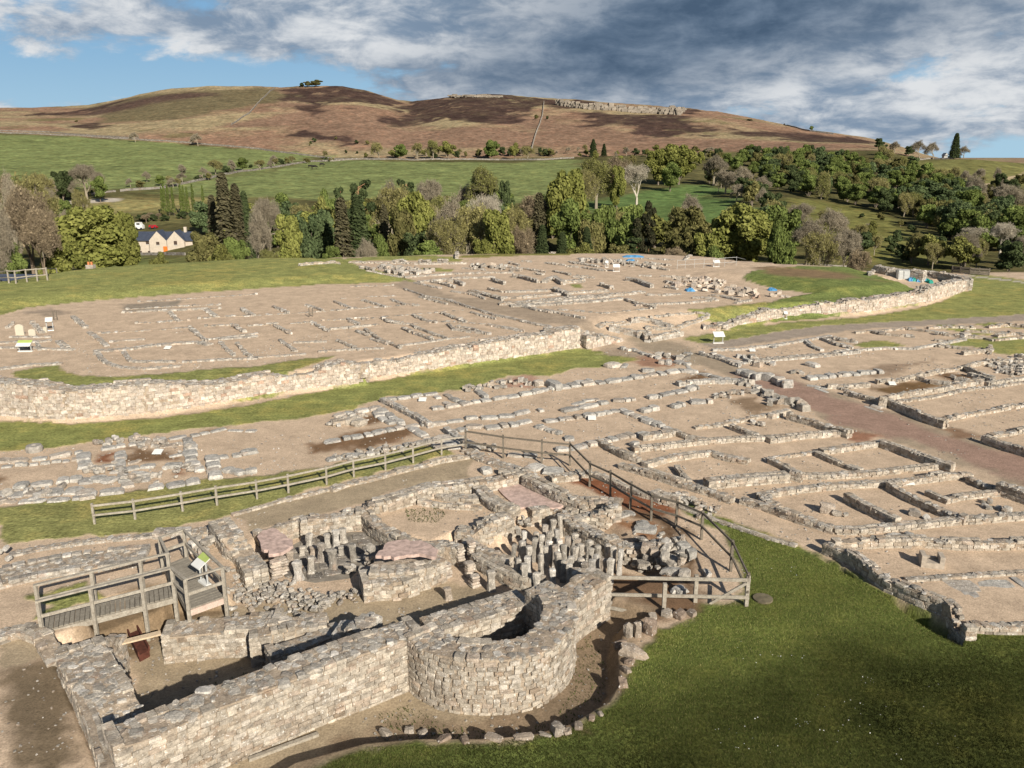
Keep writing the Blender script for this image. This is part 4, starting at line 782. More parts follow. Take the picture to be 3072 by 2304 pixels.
ruin('workshop_ruin', 'low dark wall ends on the far side of the fort near the blue sheets', 'ruin', far_walls + [('U', [(700, 130), (1100, 150), (1400, 180)], dict(type='rubble', w=3.0, size=.4, dens=.4)), ('F', [(1000, 170), (1500, 200)], dict(type='rubble', w=2.5, size=.45, dens=.35))], 'buildings in the middle of the fort', FD)
ruin('excavation_ruin', 'pinkish rubble footings in the cutting beside the right fort lawn', 'ruin', [
 ('U', [(1100, 265), (1180, 275), (1310, 325)], B(.8, .8)), ('U', [(880, 315), (960, 340)], B(.7, .8)), ('U', [(1430, 290), (1510, 310)], B(.5, .6)), ('U', [(1440, 335), (1520, 350)], B(.5, .7)), ('U', [(1830, 410), (1920, 420), (2060, 450)], B(.4, .7)), ('U', [(1680, 430), (1850, 440)], B(.4, .8)), ('U', [(1960, 345), (2110, 370)], B(.3, .5)), ('U', [(1280, 405), (1420, 410), (1550, 400)], B(.4, .6)),
 ('U', [(1500, 300), (1800, 350), (2100, 400), (2300, 450)], dict(type='rubble', w=4.0, size=.45, dens=.35, pal='pink')), ('U', [(1600, 280), (1900, 320)], dict(type='rubble', w=2.0, size=.4, dens=.5, pal='pink')), ('U', [(1400, 250), (1600, 262)], B(.3, .6)), ('U', [(2040, 480), (2150, 460)], B(.3, .6)), ('U', [(1210, 245), (1300, 248)], B(.3, .6))], 'buildings in the middle of the fort', FD)
# ---------------------------------------------------------------- buildings of the settlement outside the fort
HS, WS = .54, .62
VD = dict(w=.55, h=.35, pal='cream', ragged=.035)
bl = lambda h=.25, w=.55, blen=.75, **k: dict(type='blocks', h=h, w=w, blen=blen, **k)
rb = lambda w=.8, size=.25, dens=1.0, **k: dict(type='rubble', w=w, size=size, dens=dens, **k)
ruin('house_ruin', 'ruined house of big grey slabs between the two grass strips at the left edge', 'ruin', [
 ('H', [(-60, 545), (200, 535), (450, 510), (680, 470)], bl(.3, .5)), ('H', [(0, 600), (300, 575), (680, 535)], bl(.25, .3, .4)), ('H', [(720, 480), (725, 600), (730, 720), (735, 850)], bl(.35, .65, .9)), ('H', [(-60, 850), (150, 830), (400, 820), (680, 810)], bl(.25, .7)), ('H', [(110, 760), (300, 745), (500, 720), (680, 700)], bl(.3, .6)),
 ('H', [(-60, 910), (200, 900), (450, 890), (680, 870)], bl(.2, .5)), ('H', [(690, 840), (900, 820), (1200, 790), (1450, 760), (1700, 720)], bl(.25, .6)), ('H', [(770, 620), (1000, 640), (1200, 600), (1350, 590)], bl(.25, .5)), ('H', [(1400, 590), (1620, 580)], bl(.3, .6)), ('H', [(860, 450), (1100, 410), (1350, 370), (1580, 345)], bl(.25, .55)),
 ('H', [(1030, 470), (1045, 560), (1050, 620)], bl(.3, .55, .8)), ('H', [(1610, 340), (1640, 440), (1660, 540), (1690, 600)], bl(.35, .6, .9)), ('H', [(860, 590), (1000, 580)], bl(.25, .3)), ('H', [(1070, 660), (1090, 760)], bl(.3, .5)), ('H', [(780, 700), (1000, 720)], bl(.25, .9)), ('H', [(1240, 440), (1400, 430), (1560, 410)], bl(.2, .5)), ('H', [(1120, 650), (1250, 660)], bl(.25, .5)), ('H', [(1130, 720), (1260, 710)], bl(.25, .6)),
 ('H', [(1100, 580), (1200, 550)], bl(.2, .3)), ('H', [(1440, 520), (1620, 490)], bl(.2, .3)), ('H', [(1710, 590), (1740, 680)], bl(.3, .6)), ('H', [(820, 430), (1200, 400), (1600, 500)], rb(1.4, .25, .5)), ('H', [(780, 640), (1200, 760), (1650, 650)], rb(1.5, .25, .4)), ('H', [(-50, 870), (300, 860), (650, 840)], rb(1.3, .3, .5))])
ruin('house_ruin', 'long narrow ruin with a brown earth floor beside the fenced grass strip', 'ruin', [
 ('H', [(1820, 480), (1840, 580), (1860, 670)], bl(.4, .65, .8)), ('H', [(1880, 510), (2050, 490), (2212, 460)], bl(.3, .5)), ('G', [(-80, 900), (100, 870), (300, 835), (500, 790), (700, 755), (830, 745)], bl(.3, .5, .6)), ('H', [(1930, 600), (2060, 640), (2212, 620)], bl(.35, .55, .6)), ('G', [(-60, 1060), (100, 1030), (370, 1000)], bl(.25, .5)), ('G', [(380, 985), (560, 950), (720, 920), (880, 880)], bl(.2, .45, .5)), ('G', [(0, 1090), (400, 1020), (900, 940)], rb(.9, .2, .8)),
 ('H', [(1640, 345), (1900, 290), (2212, 300)], bl(.2, .4)), ('G', [(0, 690), (150, 650), (400, 610)], bl(.3, .5)), ('G', [(0, 760), (60, 790), (220, 700)], rb(1.2, .25, 1.0)), ('G', [(380, 640), (430, 700), (510, 740)], bl(.3, .6)), ('G', [(-20, 720), (120, 700), (240, 720)], bl(.5, .8, .6, pal='cream')), ('G', [(680, 770), (740, 820), (800, 860)], bl(.3, .5)), ('G', [(870, 860), (1000, 880), (1050, 950)], bl(.3, .9, 1.0)), ('G', [(880, 930), (1000, 940)], bl(.3, .7))])
ruin('house_ruin', 'large strip house ruin of grey blocks nearest the fort wall, with sandy floors', 'ruin', [
 ('G', [(430, 560), (560, 620), (700, 690), (830, 770)], dict(h=.5, w=.6, pal='grey')), ('G', [(400, 610), (500, 680), (600, 740)], bl(.35, .5)), ('G', [(440, 545), (600, 525), (700, 510), (900, 475)], bl(.3, .5)), ('G', [(860, 490), (930, 540), (1000, 590)], bl(.3, .4)), ('G', [(960, 490), (1050, 540), (1130, 570)], bl(.3, .45)), ('G', [(1240, 455), (1330, 510)], bl(.4, .4)), ('G', [(840, 620), (1000, 600), (1150, 570), (1350, 540), (1600, 500), (1720, 480)], bl(.3, .55)),
 ('G', [(1720, 480), (1850, 450), (2000, 420), (2212, 380)], bl(.3, .6)), ('G', [(1730, 385), (1800, 380)], bl(.5, .6, .8)), ('G', [(1850, 340), (1950, 385)], bl(.8, .6, 1.6)), ('D', [(200, 430), (450, 400), (640, 380), (900, 340), (1100, 310), (1300, 285)], bl(.35, .7, .8)), ('D', [(1300, 290), (1450, 310), (1600, 350), (1760, 390)], bl(.35, .5)), ('D', [(640, 255), (720, 235), (800, 240)], bl(.4, .8, .9)), ('D', [(920, 290), (1020, 285)], bl(.35, .6)), ('D', [(1070, 180), (1160, 210), (1250, 200), (1300, 230)], rb(1.0, .4, .8)),
 ('G', [(1130, 480), (1400, 440), (1600, 440)], rb(1.6, .3, .5)), ('G', [(1600, 420), (1750, 450)], rb(1.2, .35, .9))])
ruin('house_ruin', 'middle strip house ruin of grey blocks with a narrow alley along it', 'ruin', [
 ('G', [(820, 750), (1000, 720), (1180, 690), (1400, 680), (1560, 670)], bl(.35, .5)), ('G', [(1560, 660), (1640, 640), (1800, 620)], bl(.35, .55)), ('G', [(1850, 610), (1950, 600)], bl(.5, .6, .9)), ('D', [(230, 630), (400, 600), (640, 555)], bl(.35, .55, 1.0)), ('D', [(320, 590), (450, 560), (560, 545)], bl(.2, .4)), ('D', [(680, 530), (760, 535), (1080, 500)], bl(.4, .6, .55)), ('D', [(1090, 490), (1300, 450), (1400, 430)], bl(.4, .6)), ('D', [(1260, 420), (1500, 400), (1800, 400)], dict(h=.45, w=.8, pal='grey', ragged=.05)),
 ('G', [(1130, 770), (1300, 780), (1550, 750), (1700, 720)], bl(.3, .6)), ('G', [(980, 820), (1130, 790)], bl(.3, .5)), ('D', [(90, 720), (240, 700), (400, 680), (560, 660), (690, 630), (790, 620)], bl(.35, .5, .6)), ('D', [(840, 650), (960, 620), (1080, 600)], bl(.4, .6, .9)), ('D', [(1190, 590), (1280, 570)], bl(.4, .6)), ('D', [(1350, 560), (1530, 550)], bl(.35, .6, .8)), ('D', [(1560, 560), (1700, 530), (1880, 510)], rb(.6, .25, .8)),
 ('D', [(20, 760), (120, 790), (240, 825)], bl(.3, .5, .35)), ('D', [(780, 640), (950, 700), (1100, 760), (1210, 805)], bl(.3, .5, .5)), ('D', [(940, 720), (1060, 760)], bl(.3, .4)), ('G', [(980, 810), (1060, 870), (1150, 920), (1240, 960)], dict(h=.55, w=.6, pal='grey')), ('D', [(190, 950), (320, 940), (470, 910), (600, 890)], bl(.4, .55, .7)), ('D', [(260, 870), (330, 870)], bl(.3, .7)), ('D', [(600, 890), (740, 860), (850, 840)], bl(.3, .6, .5)), ('D', [(900, 830), (1060, 820), (1230, 810)], bl(.35, .6))])
ruin('house_ruin', 'ruin with dark cross walls and sandy rooms below the grey block houses', 'ruin', [
 ('D', [(570, 905), (680, 970), (800, 1030), (900, 1060)], dict(h=.6, w=.55)), ('D', [(950, 870), (1100, 850), (1240, 825)], dict(h=.6, w=.7)), ('D', [(1240, 835), (1330, 870), (1480, 900)], dict(h=.55, w=.5)), ('D', [(1410, 795), (1600, 775), (1750, 745), (1950, 700), (2080, 680)], dict(h=.35, w=.6)), ('D', [(1725, 790), (1850, 840), (2030, 885)], dict(h=.5, w=.5)),
 ('D', [(880, 985), (1100, 960), (1400, 925), (1700, 900), (2000, 890), (2212, 880)], dict(h=.4, w=.7)), ('M', [(680, 830), (900, 800), (1150, 785)], dict(h=.5, w=.7)), ('M', [(800, 680), (950, 720), (1060, 755), (1150, 785)], dict(h=.75, w=.6)), ('M', [(690, 680), (780, 655)], dict(h=.6, w=.6)), ('D', [(1890, 790), (2000, 800)], rb(.9, .3, 1.0)), ('M', [(520, 495), (620, 560), (700, 600), (760, 625)], rb(.9, .4, 1.0)), ('M', [(780, 610), (850, 640), (900, 665)], rb(.9, .4, 1.0)), ('D', [(860, 970), (900, 990)], rb(.5, .3))])
ruin('house_ruin', 'ruin with pale thick walls between the gravel lane and the red road, near the middle', 'ruin', [
 ('D', [(770, 1110), (1000, 1180), (1250, 1260), (1500, 1330), (1700, 1400)], dict(h=.6, w=.6)), ('D', [(980, 1110), (1150, 1060), (1400, 1020), (1530, 1010), (1680, 1050), (1840, 1080)], dict(h=.5, w=.7)), ('M', [(310, 1080), (500, 1060), (770, 1040)], dict(h=.75, w=.9)), ('M', [(120, 1000), (150, 1040), (190, 1080)], dict(h=.45, w=.4)),
 ('M', [(690, 955), (780, 995), (860, 1045)], dict(h=.5, w=.55)), ('M', [(660, 950), (850, 920), (1000, 905)], dict(h=.3, w=.5)), ('M', [(1000, 895), (1180, 870), (1370, 845)], dict(h=.5, w=.7)), ('M', [(1370, 845), (1500, 890), (1650, 945), (1770, 985)], dict(h=.75, w=.65)), ('M', [(975, 920), (1090, 970), (1220, 1015)], dict(h=.4, w=.5)), ('M', [(870, 1045), (1050, 1045), (1300, 1030), (1550, 1000), (1770, 975)], dict(h=.45, w=.6)), ('M', [(820, 1030), (860, 1040)], dict(h=.8, w=.5))])
ruin('house_ruin', 'ruin with five narrow rooms and long straight shadows at the lower right', 'ruin', [
 ('M', [(640, 1160), (800, 1130), (1000, 1110), (1200, 1095), (1400, 1085)], dict(h=.5, w=.6)), ('M', [(1400, 1085), (1600, 1060), (1750, 1040), (1880, 1035)], dict(h=.6, w=.6)), ('M', [(640, 1150), (660, 1190), (720, 1220)], dict(h=.7, w=.9)), ('D', [(1820, 1410), (2000, 1460), (2212, 1540), (2400, 1600)], dict(h=.6, w=.6)), ('M', [(800, 1270), (950, 1330), (1060, 1365), (1200, 1370), (1500, 1340), (1800, 1310), (2250, 1280)], dict(h=.5, w=.65)),
 ('M', [(1155, 1165), (1290, 1235), (1440, 1305)], dict(h=.75, w=.55)), ('M', [(1410, 1105), (1550, 1180), (1700, 1245), (1850, 1300)], dict(h=.65, w=.55)), ('M', [(1740, 1195), (1850, 1170), (2070, 1150)], dict(h=.4, w=.5)), ('M', [(1640, 1155), (1740, 1195)], dict(h=.4, w=.4)), ('M', [(1890, 1060), (1980, 1100), (2080, 1120)], dict(h=.6, w=.5)), ('M', [(2080, 1095), (2250, 1150), (2400, 1200)], dict(h=1.1, w=.8)), ('M', [(1960, 1220), (2050, 1250), (2130, 1290)], rb(.7, .3, .8)),
 ('M', [(945, 1275), (1020, 1270)], rb(.4, .45, .8)), ('M', [(1050, 1280), (1090, 1300), (1200, 1325)], rb(.4, .4, .8)), ('M', [(1500, 1310), (1700, 1300)], rb(1.0, .5, .3))])
ruin('house_ruin', 'deep walled ruin above a dark ditch at the lower right edge of the grass', 'ruin', [
 ('P', [(1030, 245), (1180, 310), (1400, 460), (1600, 610), (1750, 700), (1890, 760)], dict(h=.97, w=.55)), ('P', [(1895, 745), (2050, 745), (2300, 745), (2500, 740)], dict(h=.55, w=.55)), ('P', [(1080, 240), (1300, 225), (1600, 220), (1900, 240), (2300, 230)], dict(h=.7, w=.6)), ('P', [(1520, 470), (1750, 455), (1950, 440), (2250, 425)], dict(h=.2, w=.4)), ('P', [(1700, 500), (1900, 505), (2200, 490)], bl(.08, .9, 1.2)), ('P', [(1820, 540), (1900, 545)], bl(.08, .8, 1.0)), ('P', [(1400, 190), (1530, 185)], bl(.25, .5))])
ruin('lane_kerb', 'low rubble kerb along the gravel lane above the curved dark fence', 'kerb', [
 ('D', [(540, 1200), (700, 1260), (820, 1320), (960, 1370), (1060, 1390)], dict(h=.45, w=.5)), ('D', [(1060, 1350), (1130, 1380), (1230, 1400)], dict(h=.8, w=.9, ragged=.3)), ('D', [(1200, 1390), (1350, 1470), (1550, 1560)], rb(.9, .22, 1.0)), ('P', [(0, -20), (200, 60), (400, 130), (600, 200), (820, 265)], dict(h=.15, w=.4))], 'kerbs along the road')
ruin('yard_ruin', 'jumble of broken walls where the two wooden fences meet', 'ruin', [
 ('G', [(1150, 990), (1280, 1060), (1400, 1100), (1600, 1170)], dict(h=.35, w=1.0, ragged=.3)), ('G', [(1450, 1130), (1560, 1150)], bl(.3, .8)), ('G', [(1300, 980), (1400, 1010)], rb(.8, .25)), ('G', [(1400, 1090), (1600, 1140)], bl(.3, .7, 1.6)), ('G', [(1900, 1220), (2100, 1200)], dict(h=.6, w=.8)), ('G', [(1700, 1090), (1850, 1140), (2000, 1150)], bl(.3, .9)), ('G', [(1500, 1010), (1750, 1020)], bl(.3, .5)), ('G', [(1280, 1140), (1350, 1130)], bl(.4, .6)),
 ('G', [(1450, 1180), (1530, 1180)], dict(h=.4, w=.6)), ('C', [(1250, 330), (1350, 330)], dict(h=.4, w=.8)), ('C', [(1630, 640), (1750, 700)], bl(.2, .7)), ('C', [(1720, 770), (1900, 790)], bl(.25, .8, 1.6)), ('G', [(1600, 1190), (1750, 1270)], rb(1.2, .25, .7))])
ruin('yard_wall', 'low wall of small stones along the lower edge of the fenced grass strip', 'wall', [
 ('B', [(300, 405), (500, 350), (700, 290), (840, 265)], dict(h=.12, w=.4)), ('B', [(700, 270), (900, 230), (1100, 180), (1300, 120), (1500, 75), (1720, 20)], dict(h=.28, w=.45)), ('G', [(0, 1335), (120, 1290), (280, 1260), (450, 1215), (560, 1180)], dict(h=.28, w=.45)), ('G', [(560, 1175), (750, 1130), (950, 1080), (1150, 1050)], dict(h=.35, w=.5))], None, VD)
ruin('rubble_bank', 'wide bank of mortared rubble left of the wooden platform', 'ruin', [
 ('H', [(-40, 1580), (200, 1520), (450, 1470), (700, 1430), (1000, 1400), (1230, 1380)], dict(h=.4, w=2.3, ragged=.25, topsize=.28)), ('H', [(110, 1370), (350, 1320), (700, 1270), (1000, 1240), (1300, 1210)], dict(h=.25, w=.6, ragged=.2)), ('H', [(1360, 1190), (1600, 1180), (1820, 1160)], dict(h=.4, w=.9, ragged=.2)), ('H', [(-60, 1420), (80, 1370)], rb(1.5, .3, .6)), ('H', [(1640, 1330), (1850, 1330)], rb(1.5, .3, .8))], None, dict(VD, pal='rubble'))
ruin('brick_kerb', 'low kerb of small squared stones at the left edge below the ramp', 'kerb', [('A', [(-20, 500), (100, 460), (220, 440), (350, 490)], dict(h=.45, w=.9, ragged=.03)), ('A', [(360, 490), (420, 600), (480, 710)], dict(h=.5, w=.9, ragged=.03, top=False))], None, dict(VD))
# right of the red road
ruin('house_ruin', 'ruin with a long double front wall and a deep shadow, right of the red road', 'ruin', [
 ('E', [(1000, 545), (1200, 620), (1350, 690), (1520, 745)], dict(h=.9, w=.55)), ('E', [(680, 490), (820, 525), (970, 560)], dict(h=.6, w=.5)), ('E', [(990, 545), (995, 560)], dict(h=1.0, w=.7)), ('E', [(1040, 530), (1300, 490), (1500, 460), (1700, 420), (1850, 405)], dict(h=.6, w=.5)), ('E', [(1130, 575), (1400, 540), (1680, 480), (1950, 450), (2212, 410), (2400, 385)], dict(h=.3, w=.6)), ('E', [(1900, 420), (2050, 400), (2212, 380), (2400, 350)], dict(h=.5, w=.6)),
 ('E', [(1520, 730), (1750, 680), (2000, 640), (2212, 600), (2400, 570)], dict(h=.4, w=.6)), ('E', [(530, 440), (700, 440), (860, 430)], dict(h=.5, w=.6)), ('E', [(950, 400), (1120, 390), (1290, 355)], dict(h=.5, w=.55)), ('E', [(1300, 370), (1420, 400), (1560, 420)], dict(h=.5, w=.5)), ('E', [(1310, 345), (1500, 310), (1660, 285)], dict(h=.5, w=.55)), ('E', [(1560, 420), (1700, 400), (1900, 380)], dict(h=.35, w=.6)), ('E', [(1750, 340), (1880, 370), (1940, 390)], dict(h=.5, w=.6)), ('E', [(1580, 390), (1700, 410)], rb(1.2, .3, .8)),
 ('E', [(530, 435), (690, 480)], dict(h=.3, w=.4)), ('E', [(820, 610), (980, 660)], bl(.1, .4, 1.2)), ('E', [(900, 585), (980, 605)], bl(.3, .5)), ('E', [(400, 455), (520, 495)], bl(.12, .4, 1.0))])
ruin('well_ruin', 'round cobbled well basin with a dark inner shadow near the right edge', 'ruin', [
 ('E', [(1720, 265), (1830, 235), (2000, 230), (2212, 225), (2400, 240)], dict(h=.6, w=.5)), ('E', [(1700, 270), (1820, 320), (1950, 365)], dict(h=.7, w=.4)), ('E', [(2000, 215), (2212, 200), (2350, 190)], dict(h=.3, w=.5)), ('E', [(1900, 270), (2050, 280), (2200, 300), (2300, 320)], rb(3.2, .2, 1.2)), ('E', [(2150, 175), (2300, 200)], dict(h=.6, w=.5)), ('E', [(2000, 330), (2200, 350)], rb(1.6, .22, 1.0))])
ruin('house_ruin', 'ruin beside the red road at the right edge, low wall with a long dark shadow', 'ruin', [('E', [(1880, 880), (2000, 920), (2212, 985), (2400, 1040)], dict(h=.8, w=.55)), ('E', [(1930, 865), (2050, 850), (2212, 820), (2400, 780)], dict(h=.4, w=.6))])
ruin('house_ruin', 'row of low grey footings beside the paved path, right of the gate road', 'ruin', [
 ('M', [(340, 295), (500, 290), (740, 262), (900, 235), (1040, 212)], dict(h=.3, w=.6, pal='grey')), ('M', [(900, 240), (940, 275), (990, 295)], dict(h=.3, w=.6, pal='grey')), ('M', [(1000, 225), (1080, 255), (1160, 275)], dict(h=.4, w=.7, pal='grey')), ('M', [(1035, 215), (1120, 230), (1200, 240)], dict(h=.5, w=.5, pal='grey')), ('M', [(540, 360), (700, 345), (900, 330), (1080, 315), (1200, 300)], dict(h=.4, w=1.2, pal='grey', ragged=.25)), ('M', [(1200, 300), (1380, 285), (1530, 290), (1700, 262), (1850, 235)], dict(h=.25, w=.5, pal='grey')),
 ('M', [(900, 445), (1050, 430), (1200, 415), (1340, 405)], bl(.4, .7, .6)), ('M', [(530, 340), (620, 380), (700, 400)], rb(1.2, .4, .9)), ('M', [(680, 265), (700, 262)], bl(.3)), ('M', [(900, 350), (980, 365)], bl(.5, .6)), ('M', [(740, 430), (900, 445)], rb(.8, .3, .5))])
ruin('house_ruin', 'far right ruin footings with grass floors below the paved path', 'ruin', [
 ('M', [(1200, 190), (1350, 180), (1520, 165)], dict(h=.3, w=.5)), ('M', [(1285, 180), (1360, 195), (1450, 205), (1540, 212)], dict(h=.4, w=.5)), ('M', [(1520, 165), (1600, 175), (1690, 185)], dict(h=.4, w=.5)), ('M', [(1640, 155), (1750, 150), (1900, 155)], dict(h=.5, w=.5)), ('M', [(1690, 190), (1850, 210), (1960, 215)], dict(h=.5, w=.5)), ('M', [(1860, 180), (2000, 185), (2250, 205)], dict(h=.4, w=.5)), ('M', [(2000, 150), (2120, 140), (2300, 160)], dict(h=.5, w=.6)), ('M', [(1840, 185), (1880, 182)], bl(.6, .6)),
 ('M', [(1680, 240), (1780, 245), (1850, 230)], dict(h=.2, w=.4)), ('M', [(2050, 200), (2130, 190)], dict(h=.6, w=.7)), ('M', [(1920, 215), (2020, 240), (2200, 225)], dict(h=.2, w=.5))])
ruin('house_ruin', 'small walled corner beside the right-hand grass patch, one end wall squared', 'ruin', [('M', [(1690, 268), (1800, 278), (1900, 290), (1950, 295)], dict(h=.4, w=.45)), ('M', [(1850, 310), (1920, 305), (2005, 295)], dict(h=.5, w=.5)), ('M', [(2010, 275), (2008, 300)], dict(h=.6, w=.5))])
ruin('road_kerb', 'dark broken kerb of big stones along the right side of the gate road', 'kerb', [('M', [(160, 298), (210, 305)], bl(.3, .4)), ('M', [(265, 315), (380, 345), (490, 385)], dict(h=.4, w=.5, pal='grey')), ('M', [(500, 375), (560, 395), (610, 410)], bl(.8, .9)), ('M', [(640, 415), (720, 430), (790, 465)], bl(.7, .8)), ('M', [(330, 300), (430, 340), (530, 360)], bl(.3, .5)), ('M', [(900, 500), (1020, 520)], bl(.15, .5))], 'kerbs along the road')
ruin('road_kerb', 'stub of dark kerb stones on the left side of the gate road', 'kerb', [('D', [(760, 90), (830, 110)], bl(.4, .4)), ('D', [(850, 105), (950, 140), (1080, 180)], bl(.35, .5, .6)), ('D', [(1080, 200), (1180, 210)], bl(.5, .7)), ('D', [(1230, 200), (1340, 230)], bl(.4, .6)), ('D', [(1330, 250), (1380, 340)], bl(.15, .3))], 'kerbs along the road')
# ---------------------------------------------------------------- timber
def mat_wood(name, a, b_, rough=.9):
    m, t, b = mat_base(name, rough); P = t.node('ShaderNodeTexCoord').outputs['Object']; n = t.noise(P, 7, 5, .7); f = t.noise(P, 30, 3, .6)
    c = t.mix(t.lin(n, .3, .7, 0, 1), (*a,), (*b_,)); t.l.new(t.mul(c, t.lin(f, .3, .7, .75, 1.2)), b.inputs['Base Color']); return m
MW = mat_wood('weathered_wood', (.22, .19, .15), (.38, .35, .29)); MWD = mat_wood('dark_wood', (.10, .085, .065), (.19, .165, .13)); MWN = mat_wood('new_wood', (.46, .36, .24), (.58, .46, .32))
MDECK = mat_wood('deck_boards', (.17, .15, .12), (.27, .245, .20)); MRUST = mat_plain('rusty_steel', (.085, .03, .02), .9, .4, 6); MWHITE = mat_plain('white_paint', (.62, .62, .59), .5, .05); MGLASS = mat_plain('sign_panel', (.55, .62, .55), .3, .1)
MLIME = mat_plain('lime_print', (.34, .42, .12), .5, .1); MDARK = mat_plain('dark_panel', (.03, .035, .04), .4, .1); MGREYP = mat_plain('grey_panel', (.38, .39, .38), .6, .12)
MBLUE = mat_plain('blue_plastic', (.07, .23, .42), .5, .25, 3); MTEAL = mat_plain('green_plastic', (.01, .22, .17), .5, .3, 3); MCREAMP = mat_plain('cream_stone_panel', (.50, .45, .355), .8, .06)
class Bx:
    """boxes between points; each face its own corners so that edges stay crisp"""
    def __init__(s): s.V, s.F = [], []
    def bar(s, p, q, w, h, up=(0, 0, 1), over=0):
        p, q = Vector(p), Vector(q); d = (q - p); L = d.length; d = d / L; p = p - d * over; q = q + d * over; u = Vector(up); sd = d.cross(u)
        if sd.length < 1e-3: u = Vector((0, 1, 0)); sd = d.cross(u)
        sd.normalize(); u = sd.cross(d).normalized(); n = len(s.V); j = lambda: random.gauss(0, .003)
        for c in (p, q):
            for a, b in ((-1, -1), (1, -1), (1, 1), (-1, 1)): s.V.append(tuple(c + sd * (a * w / 2 + j()) + u * (b * h / 2 + j())))
        s.F += [(n, n + 1, n + 2, n + 3), (n + 7, n + 6, n + 5, n + 4)] + [(n + i, n + 4 + i, n + 4 + (i + 1) % 4, n + (i + 1) % 4) for i in range(4)]
    def box(s, c, d, rz=0):
        c = Vector(c); a = Vector((math.cos(rz), math.sin(rz), 0)); s.bar(c - a * d[0] / 2, c + a * d[0] / 2, d[1], d[2])
    def poly(s, top, thick):
        n = len(s.V); k = len(top); s.V += [tuple(t) for t in top] + [(t[0], t[1], t[2] - thick) for t in top]
        s.F += [tuple(n + i for i in range(k)), tuple(n + k + i for i in reversed(range(k)))] + [(n + (i + 1) % k, n + i, n + k + i, n + k + (i + 1) % k) for i in range(k)]
    def obj(s, name, mat, parent=None, **tags):
        me = bpy.data.meshes.new(name); me.from_pydata(s.V, [], s.F); me.materials.append(mat); me.update(); o = bpy.data.objects.new(name, me); COL.objects.link(o)
        if parent is not None: o.parent = parent; o.matrix_parent_inverse = Matrix.Translation(parent.location).inverted()
        for k, v in tags.items(): o[k] = v
        return o
def gz(x, y): return float(height(np.array([x]), np.array([y]))[0])
def fence(name, label, base, hgt, rails, mat, pw=.1, rh=.09, rw=.05, group='wooden fences'):
    """base: Nx3 ground points; rails: heights; one child per post and per rail run"""
    root = thing(name, label, 'fence', tuple(base[0]), group)
    for b in base:
        x = Bx(); x.bar((b[0], b[1], b[2] - .2), (b[0] + random.gauss(0, .015), b[1], b[2] + hgt + .04), pw, pw, up=(0, 1, 0)); x.obj('post', mat, root)
    for i in range(len(base) - 1):
        for r in rails:
            x = Bx(); x.bar(base[i] + np.array((0, -pw * .5 - rw * .5, r)), base[i + 1] + np.array((0, -pw * .5 - rw * .5, r + random.gauss(0, .01))), rw, rh, over=.03); x.obj('rail', mat, root)
    return root
fb = [(285, 1572), (406, 1558), (549, 1534), (652, 1516), (772, 1497), (866, 1479), (980, 1454), (1062, 1431), (1157, 1411), (1240, 1389), (1325, 1365), (1398, 1354)]
fence('post_and_rail_fence', 'long straight grey two-rail fence across the narrow grass strip', G('Z', fb), .84, (.80, .40), MW, .075, .08, .05)
fc = [(1398, 1356), (1510, 1375), (1625, 1390), (1710, 1397), (1769, 1460), (1831, 1489), (1890, 1526), (1953, 1562), (2027, 1583), (2104, 1619), (2192, 1714), (2238, 1818)]
fence('post_and_rail_fence', 'dark two-rail fence curving behind the bath house down to the grass', G('Z', fc), 1.15, (1.10, .55), MWD, .09, .08, .05)
fg = G('Z', [(1791, 1833), (1991, 1829), (2085, 1806), (2238, 1818)])
gf = thing('gate_fence', 'short wooden barrier with a diagonal brace between the bath house and the lawn', 'fence', tuple(fg[0]), 'wooden fences')
hs = [1.42, 1.15, .8, 1.1]; tops = []
zt0 = fg[0][2] + 1.38
for b, hh in zip(fg, (zt0 - fg[0][2], .0, .0, .0)): pass
railz = [fg[0][2] + 1.30, fg[3][2] + .98]
for i, b in enumerate(fg):
    f = (b[0] - fg[0][0]) / (fg[3][0] - fg[0][0]); zt = railz[0] * (1 - f) + railz[1] * f + .06
    x = Bx(); x.bar((b[0], b[1], b[2] - .2), (b[0], b[1], zt + (.06 if i in (0, 3) else 0)), .12, .12, up=(0, 1, 0)); x.obj('post', MW, gf)
for dz0, dz1, e in ((0, 0, 3), (-.62, -.62, 3), (-1.0, -1.15, 1)):
    b0, b1 = fg[0], fg[e]; f = (b1[0] - fg[0][0]) / (fg[3][0] - fg[0][0]); x = Bx()
    x.bar((b0[0] - .1, b0[1] - .1, railz[0] + dz0), (b1[0] + .05, b1[1] - .1, (railz[0] * (1 - f) + railz[1] * f) + dz1), .05, .11); x.obj('rail', MW, gf)
x = Bx(); x.bar((fg[2][0] + .45, fg[2][1] - .12, fg[2][2] - .0), (fg[3][0] - .1, fg[3][1] - .12, railz[1] - .1), .05, .09); x.obj('brace', MW, gf)

# ---------------------------------------------------------------- timber ramp and viewing platform
VP_ = thing('viewing_platform', 'weathered timber ramp rising to a railed viewing platform at the left', 'platform', tuple(G('Z', [(400, 1850)])[0]))
zb = -.45
def at(x, y, z):  # photo point at a known level
    d = rays(src('Z', [(x, y)]))[0]; k = (z - CAMZ) / d[2]; return Vector((d[0] * k, d[1] * k, z))
DZ0, DZ1 = .05, .32     # deck level at the foot of the ramp and on the platform
n0, n1 = at(128, 1893, DZ0), at(525, 1790, DZ1)
run = (n1 - n0); runh = Vector((run.x, run.y, 0)).normalized(); across = Vector((-runh.y, runh.x, 0)); RWD = 1.05
for k in range(int(run.length / .145)):
    a = n0 + run * ((k + .5) * .145 / run.length); x = Bx()
    x.bar(a + Vector((0, 0, random.gauss(0, .004))), a + across * RWD, .128, .035); x.obj('deck_board', MDECK, VP_)
